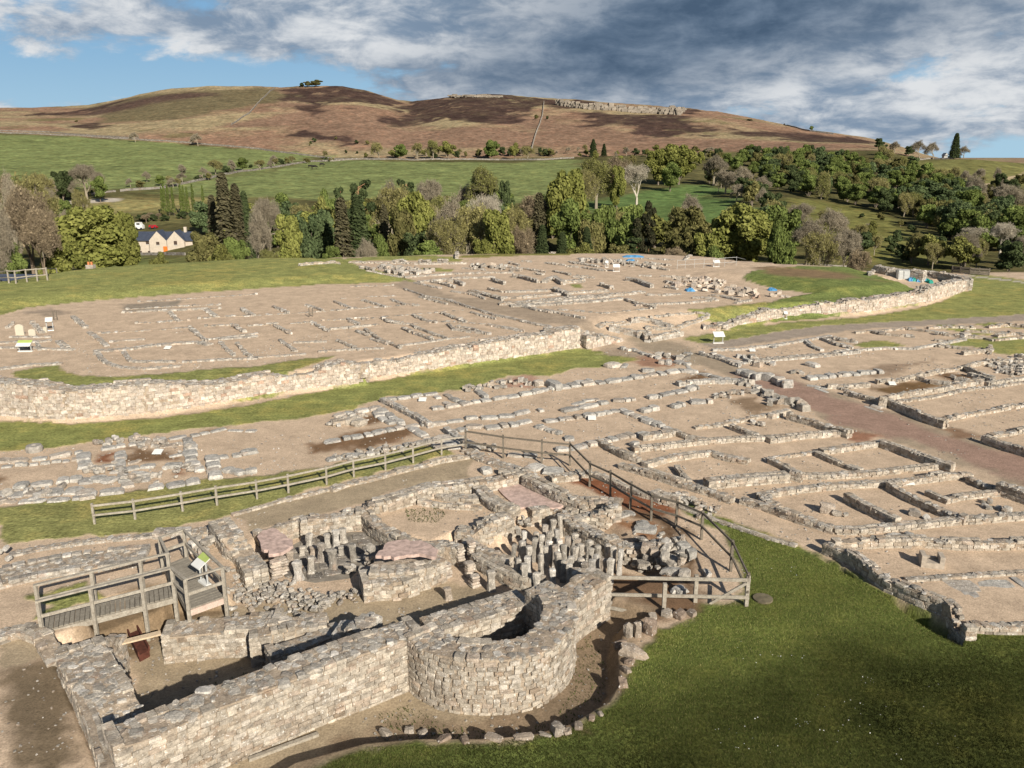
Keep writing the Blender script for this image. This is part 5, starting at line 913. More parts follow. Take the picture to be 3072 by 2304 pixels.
for s_ in (0, RWD):
    x = Bx(); x.bar(n0 + across * s_ + Vector((0, 0, -.12)), n1 + across * s_ + Vector((0, 0, -.12)), .06, .18); x.obj('side_beam', MW, VP_)
pn0, pn1, pf0, pf1 = at(566, 1829, DZ1), at(672, 1791, DZ1), at(492, 1698, DZ1), at(560, 1671, DZ1)
for k in range(22):
    f = (k + .5) / 22; a = pn0.lerp(pf0, f); b = pn1.lerp(pf1, f); wd = (pf0 - pn0).length / 22 * .93
    x = Bx(); x.bar(a, b, wd, .035); x.obj('deck_board', MDECK, VP_)
for a, b, mt in ((pn0, pn1, mat_wood('pinkish_wood', (.44, .33, .27), (.52, .42, .35))), (pn1, pf1, MW), (pf1, pf0, MW), (pf0, pn0, MW)):
    x = Bx(); x.bar(a + Vector((0, 0, -.13)), b + Vector((0, 0, -.13)), .05, .2); x.obj('side_beam', mt, VP_)
def post(p, top=1.05):
    x = Bx(); g = gz(p.x, p.y); x.bar((p.x, p.y, g - .1), (p.x, p.y, p.z + top), .1, .1, up=(0, 1, 0)); x.obj('post', MW, VP_); return Vector((p.x, p.y, p.z + top))
def handrails(a, b, w=.12):
    x = Bx(); x.bar(a, b, w, .05, over=.05); x.obj('handrail', MW, VP_)
    x = Bx(); x.bar(a - Vector((0, 0, .52)), b - Vector((0, 0, .52)), .05, .1); x.obj('mid_rail', MW, VP_)
near = [post(n0.lerp(n1, f) - across * .06) for f in (0.0, .38, .76, 1.0)]; far_ = [post(n0.lerp(n1, f) + across * (RWD + .06)) for f in (-.04, .38, .76)]
for L_ in (near, far_):
    for a, b in zip(L_, L_[1:]): handrails(a, b)
pA = post(pf0 + Vector((-.05, .05, 0))); pB = post(pf1); pC = post(pn0.lerp(pf0, .62) - runh * .06); pD = post(pn1.lerp(pf1, .5)); pE = post(pn1 + Vector((.05, 0, 0))); pFp = post(pn0)
for a, b in ((pA, pB), (pB, pD), (pD, pE), (pE, pFp), (pFp, near[-1]), (pA, pC), (pC, far_[-1])): handrails(a, b, .09)
def sign(name, label, p, w=.7, d=.5, hh=.95, rz=0., group='information boards', lime=True, grp=True):
    t = thing(name, label, 'sign', tuple(p), 'information boards' if grp else None, 0); c, s = math.cos(rz), math.sin(rz)
    def L(x, y, z): return Vector((p[0] + x * c - y * s, p[1] + x * s + y * c, p[2] + z))
    for sx_ in (-1, 1):
        x = Bx(); x.bar(L(sx_ * w * .42, .05, -.03), L(sx_ * w * .42, .05, hh - .05), .05, .05, up=(0, 1, 0)); x.obj('leg', MGREYP, t)
    x = Bx(); x.bar(L(-w * .5, .05, .03), L(w * .5, .05, .03), .2, .06); x.obj('foot', MWHITE, t)
    tilt = .30; q = [L(-w / 2, -d / 2, hh - tilt * d), L(w / 2, -d / 2, hh - tilt * d), L(w / 2, d / 2, hh + tilt * d), L(-w / 2, d / 2, hh + tilt * d)]
    x = Bx(); x.poly(q, .03); pn = x.obj('board', MWHITE, t)
    if lime:
        q2 = [q[0].lerp(q[3], .55) + Vector((0, 0, .006)), q[1].lerp(q[2], .55) + Vector((0, 0, .006)), q[2] + Vector((0, 0, .006)), q[3] + Vector((0, 0, .006))]; x = Bx(); x.poly(q2, .004); x.obj('green_heading', MLIME, t)
    q3 = [q[0].lerp(q[2], .12) + Vector((0, 0, .008)), q[1].lerp(q[3], .45) + Vector((0, 0, .006)), q[1].lerp(q[3], .5) + Vector((0, 0, .008)), q[0].lerp(q[3], .45).lerp(q[1], .1) + Vector((0, 0, .008))]
    return t
sign('information_board', 'tilted information board with a lime green heading on the timber platform', tuple(at(610, 1752, DZ1 + .02)), .55, .45, .85, rz=-.75)
def gp(tag, x, y): return G(tag, [(x, y)])[0]
sign('information_board', 'white information board on two legs on the grass beside the paved path', gp('M', 368, 262), .85, .5, .75, rz=.1, lime=False)
sign('information_board', 'dark-fronted information board on the gravel at the far left of the fort', gp('W', 218, 562), .95, .5, .6, rz=.05)
sign('information_board', 'small white lectern board on the gravel right of the cream slabs', gp('W', 435, 382), .5, .4, .9, rz=.4, lime=False)
sign('information_board', 'distant white board near the blue sheets inside the fort', gp('U', 1005, 215), .8, .5, .7, lime=False)
sign('information_board', 'distant white board beside the grey railings on the far fort edge', gp('U', 1868, 175), .8, .5, .7, lime=False)
sign('information_board', 'smallest distant white board, left of the sandy far barrack floor', gp('U', 922, 180), .4, .35, .7, lime=False)
sign('information_board', 'little white board low down at the foot of the right fort wall', gp('T', 148, 625), .35, .3, .6, lime=False)
# flat markers on the floors
for k, (tg, x_, y_, lab) in enumerate([('D', 505, 750, 'small white plate on the sandy floor of the middle block house'), ('G', 770, 590, 'small white plate on the sandy floor of the block house nearest the fort'), ('H', 1363, 528, 'small grey plate among the slabs of the left house ruin'), ('D', 1890, 160, 'small white plate on gravel right of the red road'), ('W', 1450, 542, 'small white plate on the barrack floor'), ('E', 1070, 450, 'pale green plate standing on the weedy floor right of the red road'), ('E', 1210, 1310, 'small cream plate on top of a low wall at the lower right')]):
    p = gp(tg, x_, y_); x = Bx(); x.poly([(-.22, -.16, .10), (.22, -.16, .10), (.24, .18, .22), (-.2, .18, .22)], .03); x.box((-.15, 0, .05), (.04, .04, .12)); x.box((.15, 0, .05), (.04, .04, .12))
    o = x.obj('marker_plate', MWHITE, None, label=lab, category='sign', group='small marker plates on the floors'); o.location = p
# cream upright slabs
for k, (x_, y_, w_, h_, lab) in enumerate([(172, 422, .62, .85, 'tallest cream arched slab standing on grey footings at the far left'), (278, 430, .5, .55, 'lower cream rounded slab right of the tallest one'), (390, 398, .25, .45, 'small cream pointed stone right of the two cream slabs')]):
    p = gp('W', x_, y_); x = Bx(); n = 9; prof = [(-w_ / 2, -.05), (w_ / 2, -.05), (w_ / 2, h_ * .75)] + [(w_ / 2 * math.cos(a), h_ * .75 + h_ * .25 * math.sin(a)) for a in np.linspace(.2, math.pi - .2, 6)] + [(-w_ / 2, h_ * .75)]
    m_ = len(prof); x.V = [(a, 0.0, b) for a, b in prof] + [(a, .12, b) for a, b in prof]; x.F = [tuple(range(m_)), tuple(reversed(range(m_, 2 * m_)))] + [((i + 1) % m_, i, m_ + i, m_ + (i + 1) % m_) for i in range(m_)]
    o = x.obj('standing_slab', MCREAMP, None, label=lab, category='stone', group='cream slabs at the far left'); o.location = p
# planks and channel
def plank(name, label, tag, a, b, w, th, z, mat, cat='plank'):
    A_, B_ = src(tag, [a, b]); p, q = at(A_[0], A_[1], z), at(B_[0], B_[1], z); c = (p + q) / 2; x = Bx(); x.bar(p - c, q - c, w, th); o = x.obj(name, mat, None, label=label, category=cat); o.location = c; return o
plank('plank', 'grey weathered thick plank lying on the earth in the bottom left corner', 'A', (330, 1680), (715, 1420), .42, .14, -.38, mat_wood('grey_plank', (.12, .12, .11), (.21, .205, .19)))
plank('plank', 'long thin plank on the ground at the foot of the front wall', 'N', (1500, 1568), (1920, 1412), .12, .1, -.46, MW)
plank('plank', 'pale new plank laid across the rusty channel below the ramp', 'A', (1050, 575), (1390, 492), .22, .05, -.02, MWN)
p = [at(*src('A', [q])[0], -.78) for q in ((1045, 365), (1128, 350), (1290, 640), (1200, 688))]; x = Bx(); x.poly([tuple(v) for v in p], .25)
for i, j in ((0, 3), (1, 2)): x.bar(p[i] + Vector((0, 0, .05)), p[j] + Vector((0, 0, .05)), .05, .16)
x.obj('drain_channel', MRUST, None, label='rusty red steel drain channel running under the timber ramp', category='drain')
# stone trough with cut-out, lower right
p = gp('P', 1650, 395); x = Bx(); x.box((0, 0, .1), (.75, .5, .22), -.25); x.box((-.29, .07, .30), (.16, .48, .3), -.25); x.box((.29, -.07, .30), (.16, .48, .3), -.25); x.box((0, .2, .22), (.5, .12, .1), -.25)
o = x.obj('stone_trough', mat_plain('trough_stone', (.36, .31, .25), .95, .3, 5), None, label='small U-shaped carved stone alone on the gravel at the lower right', category='stone'); o.location = p
# ring stone
p = gp('H', 300, 500); x = Bx(); n = 14
x.V = [(r * math.cos(2 * math.pi * i / n), r * math.sin(2 * math.pi * i / n) * .95, z_) for r, z_ in ((.38, 0), (.40, .2), (.34, .32), (.15, .32), (.13, .12)) for i in range(n)]
x.F = [(k * n + i, k * n + (i + 1) % n, (k + 1) * n + (i + 1) % n, (k + 1) * n + i) for k in range(4) for i in range(n)] + [tuple(4 * n + i for i in range(n))]
o = x.obj('round_hollow_stone', mat_plain('grey_rough_stone', (.27, .25, .22), .95, .35, 6), None, label='round grey stone with a hollow on the house slabs at the left edge', category='stone'); o.location = p
# drain cover on the lawn
p = gp('P', 636, 600); x = Bx(); n = 16; x.V = [(.32 * math.cos(2 * math.pi * i / n), .32 * math.sin(2 * math.pi * i / n), z_) for z_ in (-.02, .06) for i in range(n)] + [(0, 0, .07)]
x.F = [(i, (i + 1) % n, n + (i + 1) % n, n + i) for i in range(n)] + [(n + i, n + (i + 1) % n, 2 * n) for i in range(n)]
o = x.obj('drain_cover', mat_plain('stained_cover', (.13, .11, .07), .9, .4, 5), None, label='small round grey-brown cover set in the lawn right of the barrier', category='cover'); o.location = p

# ---------------------------------------------------------------- loose stones
E_ = [(1158, 2200, .50), (1228, 2190, .40), (1268, 2198, .40), (1330, 2215, .45, (1.4, .8, .45)), (1395, 2222, .35), (1480, 2212, .5, (1.5, .7, .5)), (1570, 2208, .5, (1.6, .6, .4)), (1635, 2202, .35, (1.5, .5, .4)), (1672, 2192, .55, (1.0, .8, 1.0)), (1702, 2195, .35), (1735, 2178, .4), (1775, 2155, .3), (1802, 2142, .25)]
L1 = ['round pale stone at the left end of the curved stone edging', 'second stone of the curved edging, reddish and rounded', 'third stone of the curved edging, grey and flat', 'long low reddish edging stone under the grass lip', 'small round edging stone left of the long low one', 'long edging stone near the middle of the curve', 'longest thin edging stone in the middle of the curve', 'thin pale edging stone left of the big white one', 'big white pointed stone, largest of the lower edging', 'stone touching the big white pointed one on its right', 'cluster stone halfway up the right end of the lower edging', 'small stone above the right end of the lower edging', 'smallest and highest stone of the lower edging']
boulders('edging_stone', L1, 'Z', [(e[0], e[1], e[2] * .64) + tuple(e[3:]) for e in E_], 'stones edging the curved trench', pal='edging')
E2 = [(1868, 2052, .42, (.8, .8, .9)), (1880, 2010, .35), (1886, 1985, .35), (1898, 1955, .7, (.7, 1.5, .6)), (1860, 1935, .4, (.6, 1.3, .9)), (1885, 1900, .55, (.6, .6, 1.3)), (1912, 1900, .55, (.5, .6, 1.4)), (1950, 1890, .6, (.8, .7, 1.2)), (1958, 1850, .35), (2000, 1842, .45), (2040, 1845, .5), (2075, 1840, .4)]
L2 = ['white angular stone lowest of the right-hand edging', 'small stone just above the white angular one', 'flat grey stone in the right-hand edging', 'long grey slab, biggest of the right-hand edging', 'leaning slab in shadow left of the long grey slab', 'upright slab nearest the trench in the row of uprights', 'middle one of the three upright slabs below the barrier', 'right one of the three upright slabs below the barrier', 'small stone above the uprights under the barrier', 'rounded stone on red earth below the barrier', 'grey boulder at the grass lip below the barrier', 'dark stone farthest right under the barrier']
boulders('edging_stone', L2, 'Z', [(e[0], e[1], e[2] * .8) + tuple(e[3:]) for e in E2], 'stones edging the curved trench', pal='edging')
E3 = [('C', 2160, 1010, 1.0, (.9, .9, 1.0)), ('C', 2060, 1190, .95, (1.3, .7, .6)), ('C', 2140, 1360, .7, (1.2, .8, .5)), ('C', 1990, 970, .5), ('C', 2050, 960, .45), ('C', 1810, 785, .95, (1.6, .9, .4)), ('C', 1700, 690, .6, (1.4, .8, .4)), ('P', 130, 290, .6), ('P', 200, 330, .8, (1, .8, 1)), ('P', 120, 540, .7, (1.2, .7, .6)), ('P', 300, 440, .6, (1.2, .8, .6))]
L3 = ['large pale boulder on the corner of the bath house rubble', 'long flat boulder below the pale corner boulder', 'flat pale boulder behind the barrier rails', 'small pale boulder left of the corner boulder', 'pale boulder crowning the rubble corner', 'big flat slab lying on red earth inside the curved fence', 'smaller flat slab above the big one on red earth', 'rough boulder behind the last pillar row', 'squared white boulder facing the curved fence', 'half-buried boulder behind the barrier posts', 'reddish boulder under the curved fence corner']
for e, lab in zip(E3, L3): boulders('boulder', [lab], e[0], [(e[1], e[2], e[3] * .55) + e[4:]], 'boulders around the bath house corner')
# blue covers and finds store in the fort
def crumple(name, label, tag, x_, y_, w, d, h, mat, n=9):
    p = gp(tag, x_, y_); V = []; F = []
    for j in range(n):
        for i in range(n):
            u, v = i / (n - 1) * 2 - 1, j / (n - 1) * 2 - 1; e = max(0, 1 - max(abs(u), abs(v)) ** 3); V.append((u * w / 2 + random.gauss(0, .04), v * d / 2 + random.gauss(0, .04), e * h * random.uniform(.55, 1.1) - .02))
    for j in range(n - 1):
        for i in range(n - 1): F.append((j * n + i, j * n + i + 1, j * n + n + i + 1, j * n + n + i))
    x = Bx(); x.V, x.F = V, F; o = x.obj(name, mat, None, label=label, category='cover', group='plastic covers on the dig'); o.location = p
crumple('blue_sheet', 'long bright blue sheet on the farthest fort walls', 'U', 1150, 88, 3.0, 1.6, .25, MBLUE); crumple('blue_sheet', 'small blue sheet just below the long one', 'U', 1130, 122, 1.2, 1.2, .3, MBLUE)
crumple('blue_sheet', 'blue sheet in the pinkish cutting left of the fort lawn', 'U', 1640, 382, .9, 1.0, .35, MBLUE); crumple('blue_sheet', 'blue sheet at the edge of the cutting by the lawn tip', 'T', 35, 378, .9, .9, .3, MBLUE)
for k, (x_, y_, w_, m_, lab) in enumerate([(1225, 298, .9, MBLUE, 'leftmost blue bag of the heap by the grey cabinets'), (1265, 300, 1.4, MTEAL, 'green bag second in the heap by the grey cabinets'), (1295, 305, 1.0, MBLUE, 'blue bag in the middle of the heap'), (1330, 300, 1.1, MBLUE, 'right blue bag touching the green heap end'), (1362, 302, 1.2, MTEAL, 'green bag near the right end of the heap'), (1400, 315, .9, MTEAL, 'rightmost low green bag of the heap')]):
    crumple('plastic_bag', lab, 'T', x_, y_, w_ * .7, .7, .5, m_, 7)
for x_, lab, m_ in ((1132, 'left grey-white cabinet against the dark corner wall', MWHITE), (1185, 'middle grey cabinet with double doors in the fort corner', MGREYP), (1218, 'right narrow white cabinet in the fort corner', MWHITE)):
    p = gp('T', x_, 285); t = thing('cabinet', lab, 'cabinet', tuple(p), 'cabinets in the fort corner'); w_ = .8 if 'middle' in lab else .5
    x = Bx(); x.box(p + np.array((0, 0, .45)), (w_, .6, 1.0)); x.obj('body', m_, t); x = Bx(); x.box(p + np.array((0, -.32, .45)), (w_ * .8, .03, .85)); x.obj('door', MGREYP, t); x = Bx(); x.box(p + np.array((0, 0, .98)), (w_ + .08, .7, .05)); x.obj('top', MGREYP, t)
# bench-like dark railing beyond the corner; grey post fences
q = [G('T', [(x_, y_)])[0] for x_, y_ in ((1590, 225), (1660, 232), (1740, 240), (1820, 245), (1905, 250))]
fence('plank_fence', 'dark plank fence with pale top beside the path beyond the fort corner', np.array(q), .85, (.75, .45, .2), MWD, .14, .2, .06)
q = [G('Q', [(x_, y_)])[0] for x_, y_ in ((0, 1068), (80, 1065), (140, 1068), (235, 1055), (325, 1048), (412, 1040), (497, 1012))]
fence('post_and_rail_fence', 'grey wooden fence on the skyline of the left fort lawn', np.array(q), 1.3, (1.25, .6), MW, .12, .1, .08)
q = [G('U', [(x_, y_)])[0] for x_, y_ in ((1530, 195), (1600, 190), (1680, 185), (1760, 182), (1850, 178), (1940, 172), (2040, 165), (2130, 158))]
fence('post_and_rail_fence', 'thin grey railing along the far path behind the fort lawn', np.array(q), 1.1, (1.05, .5), MGREYP, .03, .03, .03)
for tg, a, b, lab in (('W', (465, 290), (495, 288), 'small pair of grey posts on the gravel at the far left'), ('X', (655, 1300), (685, 1295), 'small pair of grey posts with a rail on the barrack lane')):
    q = np.array([gp(tg, *a), gp(tg, *b)]); fence('short_barrier', lab, q, .7, (.3,), MWD, .06, .05, .04, group=None)
# ---------------------------------------------------------------- daisies and weeds
def scatter_faces(name, label, tag, poly, n, size, cols, hz=.05, tall=False, kind='stuff', shade=None):
    P_ = flat(tag, poly, 0); lo, hi = P_.min(0), P_.max(0); V, F, T = [], [], []
    xy = rng.uniform(lo, hi, (n * 3, 2)); xy = xy[sdist(P_, xy[:, 0], xy[:, 1], 2) > .05]; cl = fbm(xy[:, 0], xy[:, 1], 3, 3); xy = (xy[cl > np.quantile(cl, .45)][:n] if not tall else xy[:n]) if len(xy) else (lo + hi)[None] / 2
    k = len(xy); z = height(xy[:, 0], xy[:, 1]); an = rng.uniform(0, 6.28, k); s_ = size * rng.uniform(.5, 1.4, k)
    if tall:
        lean = rng.normal(0, .5, (k, 2)); dx, dy = np.cos(an) * s_ * .22, np.sin(an) * s_ * .22
        A_ = np.stack([xy[:, 0] - dx, xy[:, 1] - dy, z - .01], 1); B_ = np.stack([xy[:, 0] + dx, xy[:, 1] + dy, z - .01], 1); C_ = np.stack([xy[:, 0] + lean[:, 0] * s_, xy[:, 1] + lean[:, 1] * s_, z + s_], 1)
        V = np.stack([A_, B_, C_], 1).reshape(-1, 3); F = np.arange(3 * k).reshape(-1, 3); m = 3
    else:
        V = np.stack([np.stack([xy[:, 0] + np.cos(an + q * math.pi / 2) * s_, xy[:, 1] + np.sin(an + q * math.pi / 2) * s_, z + hz + rng.uniform(0, .02, k)], 1) for q in range(4)], 1).reshape(-1, 3); F = np.arange(4 * k).reshape(-1, 4); m = 4
    cs = np.array(cols)[rng.integers(0, len(cols), k)] * rng.uniform(.7, 1.3, (k, 1))
    if shade is not None: cs = cs * shade(xy[:, 0], xy[:, 1])[:, None]
    return V, F, np.repeat(np.clip(cs, 0, 1), m, 0)
def mat_leaf():
    m = bpy.data.materials.new('leaf'); m.use_nodes = True; t = NT(m.node_tree); t.n.clear(); c = t.node('ShaderNodeAttribute', attribute_name='tint').outputs['Color']
    o = t.node('ShaderNodeObjectInfo'); v = t.lin(o.outputs['Random'], 0, 1, .82, 1.18); c = t.mul(c, v)
    d = t.node('ShaderNodeBsdfDiffuse', {'Color': c}); tr = t.node('ShaderNodeBsdfTranslucent', {'Color': c}); mx = t.node('ShaderNodeMixShader', {0: .28, 1: d.outputs[0], 2: tr.outputs[0]})
    t.l.new(mx.outputs[0], t.node('ShaderNodeOutputMaterial').inputs[0]); return m
MLEAF = mat_leaf()
def stuff(name, label, parts, mat=None):
    V = np.concatenate([p[0] for p in parts]); n = 0; F = []
    for p in parts: F.append(p[1] + n); n += len(p[0])
    link(name, build_mesh(name, V, np.concatenate(F), mat or MLEAF, {'tint': np.concatenate([p[2] for p in parts])}), kind='stuff', label=label)
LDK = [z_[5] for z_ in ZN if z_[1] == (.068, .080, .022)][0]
LGP = [(700, 1650), (800, 1612), (1050, 1605), (1240, 1570), (1330, 1520), (1360, 1440), (1430, 1365), (1520, 1320), (1610, 1290), (1600, 1210), (1560, 1150), (1600, 1140), (1700, 1180), (1800, 1225), (1950, 1300), (2090, 1370), (2500, 1380), (2500, 1760), (600, 1760)]
GC = [(.12, .15, .038), (.155, .175, .05), (.095, .12, .03), (.22, .21, .08)]
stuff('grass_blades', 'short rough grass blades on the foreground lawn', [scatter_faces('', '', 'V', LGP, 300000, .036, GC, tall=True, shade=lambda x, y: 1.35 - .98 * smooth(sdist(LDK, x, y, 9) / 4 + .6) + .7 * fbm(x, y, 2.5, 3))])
stuff('daisies', 'scattered white daisies on the foreground lawn', [scatter_faces('', '', 'P', pl, n // 7, .013, [(.7, .7, .66)], hz=.06) for pl, n in (([(1200, 1020), (1330, 1020), (1330, 1140), (1220, 1140)], 60), ([(560, 1300), (640, 1300), (640, 1345), (560, 1345)], 45), ([(800, 1300), (940, 1300), (940, 1390), (800, 1390)], 55), ([(960, 1215), (1010, 1215), (1010, 1290), (960, 1290)], 30), ([(450, 850), (900, 850), (900, 1000), (450, 1050)], 120), ([(300, 250), (850, 250), (850, 800), (300, 800)], 120), ([(400, 1150), (1500, 1150), (1500, 1600), (100, 1600)], 260), ([(1200, 1200), (1260, 1200), (1260, 1240), (1200, 1240)], 20), ([(1400, 1215), (1460, 1215), (1460, 1245), (1400, 1245)], 18), ([(1500, 800), (2200, 800), (2200, 1600), (1300, 1600)], 120))])
def debris():
    n = 12000; x = rng.uniform(-32, 36, n); y = 17 + 45 * rng.uniform(0, 1, n) ** 1.4; c = fbm(x, y, 4, 4); k = c > np.quantile(c, .55); x, y = x[k], y[k]
    inl = np.zeros(len(x), bool)
    for nm, cc, gg, so_, ji, po in ZN:
        s_ = sdist(po, x, y, 1) > 0
        if nm == 'lawn': inl |= s_
        elif nm in ('road', 'path'): inl &= ~s_
    x, y = x[~inl], y[~inl]; n = len(x); sz = rng.uniform(.02, .06, n) * (1 + y / 60); a = Acc()
    a.add(*stones(np.stack([x, y, height(x, y) + sz * .12], 1), np.stack([sz, sz * .8, sz * .5], 1), rng.uniform(0, 3, n), tints('rubble', n) * .9, False, .15, .2))
    o = link('loose_stones', a.mesh('loose_stones'), kind='stuff', label='small loose stones scattered over the gravel floors')
debris()
WC = [(.07, .10, .025), (.05, .07, .02), (.10, .11, .04)]
stuff('weeds', 'small green weeds sprouting along the trench floor and wall foot', [scatter_faces('', '', 'O', [(250, 1200), (460, 1130), (700, 1260), (1050, 1290), (1300, 1230), (1420, 1080), (1460, 800), (1560, 720), (1660, 900), (1650, 1100), (1400, 1300), (1050, 1380), (300, 1360)], 1500, .06, WC, tall=True),
      scatter_faces('', '', 'A', [(1150, 960), (1700, 700), (2150, 560), (2180, 700), (1900, 850), (1300, 1000)], 500, .06, WC, tall=True), scatter_faces('', '', 'G', [(600, 1530), (900, 1500), (1000, 1560), (900, 1640), (650, 1640)], 500, .06, WC, tall=True)])
# ---------------------------------------------------------------- trees
def leafcloud(lobes, n, size, c1, c2, flat_=.0, seed=0, shell=.55):
    r = np.random.default_rng(seed); L = np.array(lobes); vol = L[:, 3] ** 2; idx = r.choice(len(L), n, p=vol / vol.sum())
    d = r.normal(0, 1, (n, 3)); d /= np.linalg.norm(d, axis=1)[:, None]; rad = r.uniform(shell, 1.06, n) ** .8
    c = L[idx, :3] + d * (L[idx, 3] * rad)[:, None] * np.stack([np.ones(n), np.ones(n), L[idx, 4] if L.shape[1] > 4 else np.ones(n) * .8], 1)
    nrm = d + r.normal(0, .75, (n, 3)); nrm[:, 2] += .25; nrm /= np.linalg.norm(nrm, axis=1)[:, None]
    a = np.cross(nrm, r.normal(0, 1, (n, 3))); a /= np.linalg.norm(a, axis=1)[:, None]; b = np.cross(nrm, a); s = size * r.uniform(.6, 1.5, n)[:, None]
    V = np.stack([c - a * s - b * s * .7, c + a * s - b * s * .5, c + a * s * .8 + b * s * .8, c - a * s * .6 + b * s], 1).reshape(-1, 3)
    lobec = r.uniform(0, 1, len(L))[idx]; f = np.clip(lobec * .6 + r.uniform(-.1, .6, n), 0, 1)[:, None]; col = (np.array(c1) * (1 - f) + np.array(c2) * f) * r.uniform(.8, 1.2, (n, 1))
    return V, np.arange(4 * n).reshape(-1, 4), np.repeat(col, 4, 0)
def tube(p, q, r0, r1, k=4):
    p, q = np.array(p, float), np.array(q, float); d = q - p; d /= np.linalg.norm(d) + 1e-9; a = np.cross(d, (0, 0, 1.0) if abs(d[2]) < .9 else (1.0, 0, 0)); a /= np.linalg.norm(a); b = np.cross(d, a)
    V = [c + (a * math.cos(t) + b * math.sin(t)) * r for c, r in ((p, r0), (q, r1)) for t in np.arange(k) * 2 * math.pi / k]
    return np.array(V), np.array([(i, (i + 1) % k, k + (i + 1) % k, k + i) for i in range(k)])
class Wd:
    def __init__(s): s.V, s.F, s.n = [], [], 0
    def add(s, p, q, r0, r1, k=4): V, F = tube(p, q, r0, r1, k); s.V.append(V); s.F.append(F + s.n); s.n += len(V)
def branch(w, rr, p, d, L, r, depth, spread, tips, up=.15, kids=3):
    q = p + d * L; w.add(p, q, r, r * .62, 3 if depth < 2 else 5)
    if depth == 0: tips.append(q); return
    for i in range(kids + (depth > 2)):
        nd = d + rr.normal(0, spread, 3); nd[2] += up; nd /= np.linalg.norm(nd); st = p + d * L * rr.uniform(.55, 1.0)
        branch(w, rr, st, nd, L * rr.uniform(.62, .82), r * .6, depth - 1, spread, tips, up, kids)
MBARK = mat_plain('bark', (.17, .14, .11), .95, .35, 3); MTWIG = mat_plain('pale_twigs', (.26, .225, .165), .95, .3, 2); MTWIGR = mat_plain('russet_twigs', (.20, .155, .11), .95, .3, 2); MPALEBARK = mat_plain('pale_bark', (.42, .38, .31), .95, .25, 3)
PROTO = {}
def proto(key, seed, build): PROTO[key] = build(np.random.default_rng(seed), seed)
def broad(c1, c2, n=9000, nl=26, dens=1.0, low=.16, size=.020, xyr=.5, wide=1.0):
    def f(rr, seed):
        lob = []
        for i in range(nl):
            h = rr.uniform(low + .12, .90); env = math.sin(min(1, max(.05, (h - low) / (1.0 - low))) * math.pi * .93 + .12) ** .6; a = rr.uniform(0, 6.28); rad = rr.uniform(.1, .72) * .5 * env
            lob.append((rad * math.cos(a), rad * math.sin(a), h, rr.uniform(.085, .155) * (.7 + .5 * env), .78))
        lob.append((0, 0, .55, .2, 1.2))
        leaf = leafcloud(lob, int(n * dens), size, c1, c2, seed=seed); w = Wd(); tips = []; w.add((0, 0, -.03), (0, 0, low + .1), .028, .02, 6)
        for i in range(7):
            l = lob[rr.integers(0, nl)]; w.add((0, 0, low * rr.uniform(.7, 1.3)), (l[0] * .9, l[1] * .9, l[2]), .013, .004, 4)
        w.add((0, 0, low + .1), (0, 0, .8), .02, .005, 4); return leaf, (np.concatenate(w.V), np.concatenate(w.F)), MBARK
    return f
def bare(mat, spread=.42, buds=None, nb=0, depth=5, kids=3):
    def f(rr, seed):
        w = Wd(); tips = []; p = np.array((0, 0, -.02)); w.add(p, (0, 0, .22), .028, .020, 6)
        for i in range(3): d = np.array((rr.normal(0, .33), rr.normal(0, .33), 1.0)); d /= np.linalg.norm(d); branch(w, rr, np.array((0, 0, rr.uniform(.12, .24))), d, .22, .014, depth, spread, tips, .10, kids)
        V = np.concatenate(w.V); F = np.concatenate(w.F); zmax = V[:, 2].max(); V = V / np.array((zmax, zmax, zmax)); V[:, :2] *= .5 / max(.3, np.quantile(np.hypot(V[:, 0], V[:, 1]), .985))
        T = np.array(tips) / zmax; T[:, :2] *= .5 / max(.3, np.quantile(np.hypot(T[:, 0], T[:, 1]), .985)) * .95
        # fine twig haze at the branch ends
        k = 9; m = len(T); c = np.repeat(T, k, 0) + rr.normal(0, .018, (m * k, 3)); d = rr.normal(0, 1, (m * k, 3)); d[:, 2] += .3; d /= np.linalg.norm(d, axis=1)[:, None]; s = .042
        e = np.cross(d, rr.normal(0, 1, (m * k, 3))); e /= np.linalg.norm(e, axis=1)[:, None]
        TV = np.stack([c - e * .0022, c + e * .0022, c + d * s * 1.0 + e * .0012, c + d * s - e * .0012], 1).reshape(-1, 3); col = np.tile(np.array(buds or (.30, .26, .19)), (len(TV), 1)) * np.repeat(rr.uniform(.75, 1.3, (m * k, 1)), 4, 0)
        leaf = (TV, np.arange(len(TV)).reshape(-1, 4), col)
        if nb:
            s_ = .009; c2 = T[rr.integers(0, m, nb)] + rr.normal(0, .025, (nb, 3)); a = rr.normal(0, 1, (nb, 3)) * s_; b = rr.normal(0, 1, (nb, 3)) * s_
            BV = np.stack([c2 - a, c2 + b, c2 + a, c2 - b], 1).reshape(-1, 3); bc = np.tile(np.array(buds), (len(BV), 1)) * np.repeat(rr.uniform(.8, 1.5, (nb, 1)), 4, 0)
            leaf = (np.concatenate([TV, BV]), np.arange(len(TV) + len(BV)).reshape(-1, 4), np.concatenate([col, bc]))
        return leaf, (V, F), mat
    return f
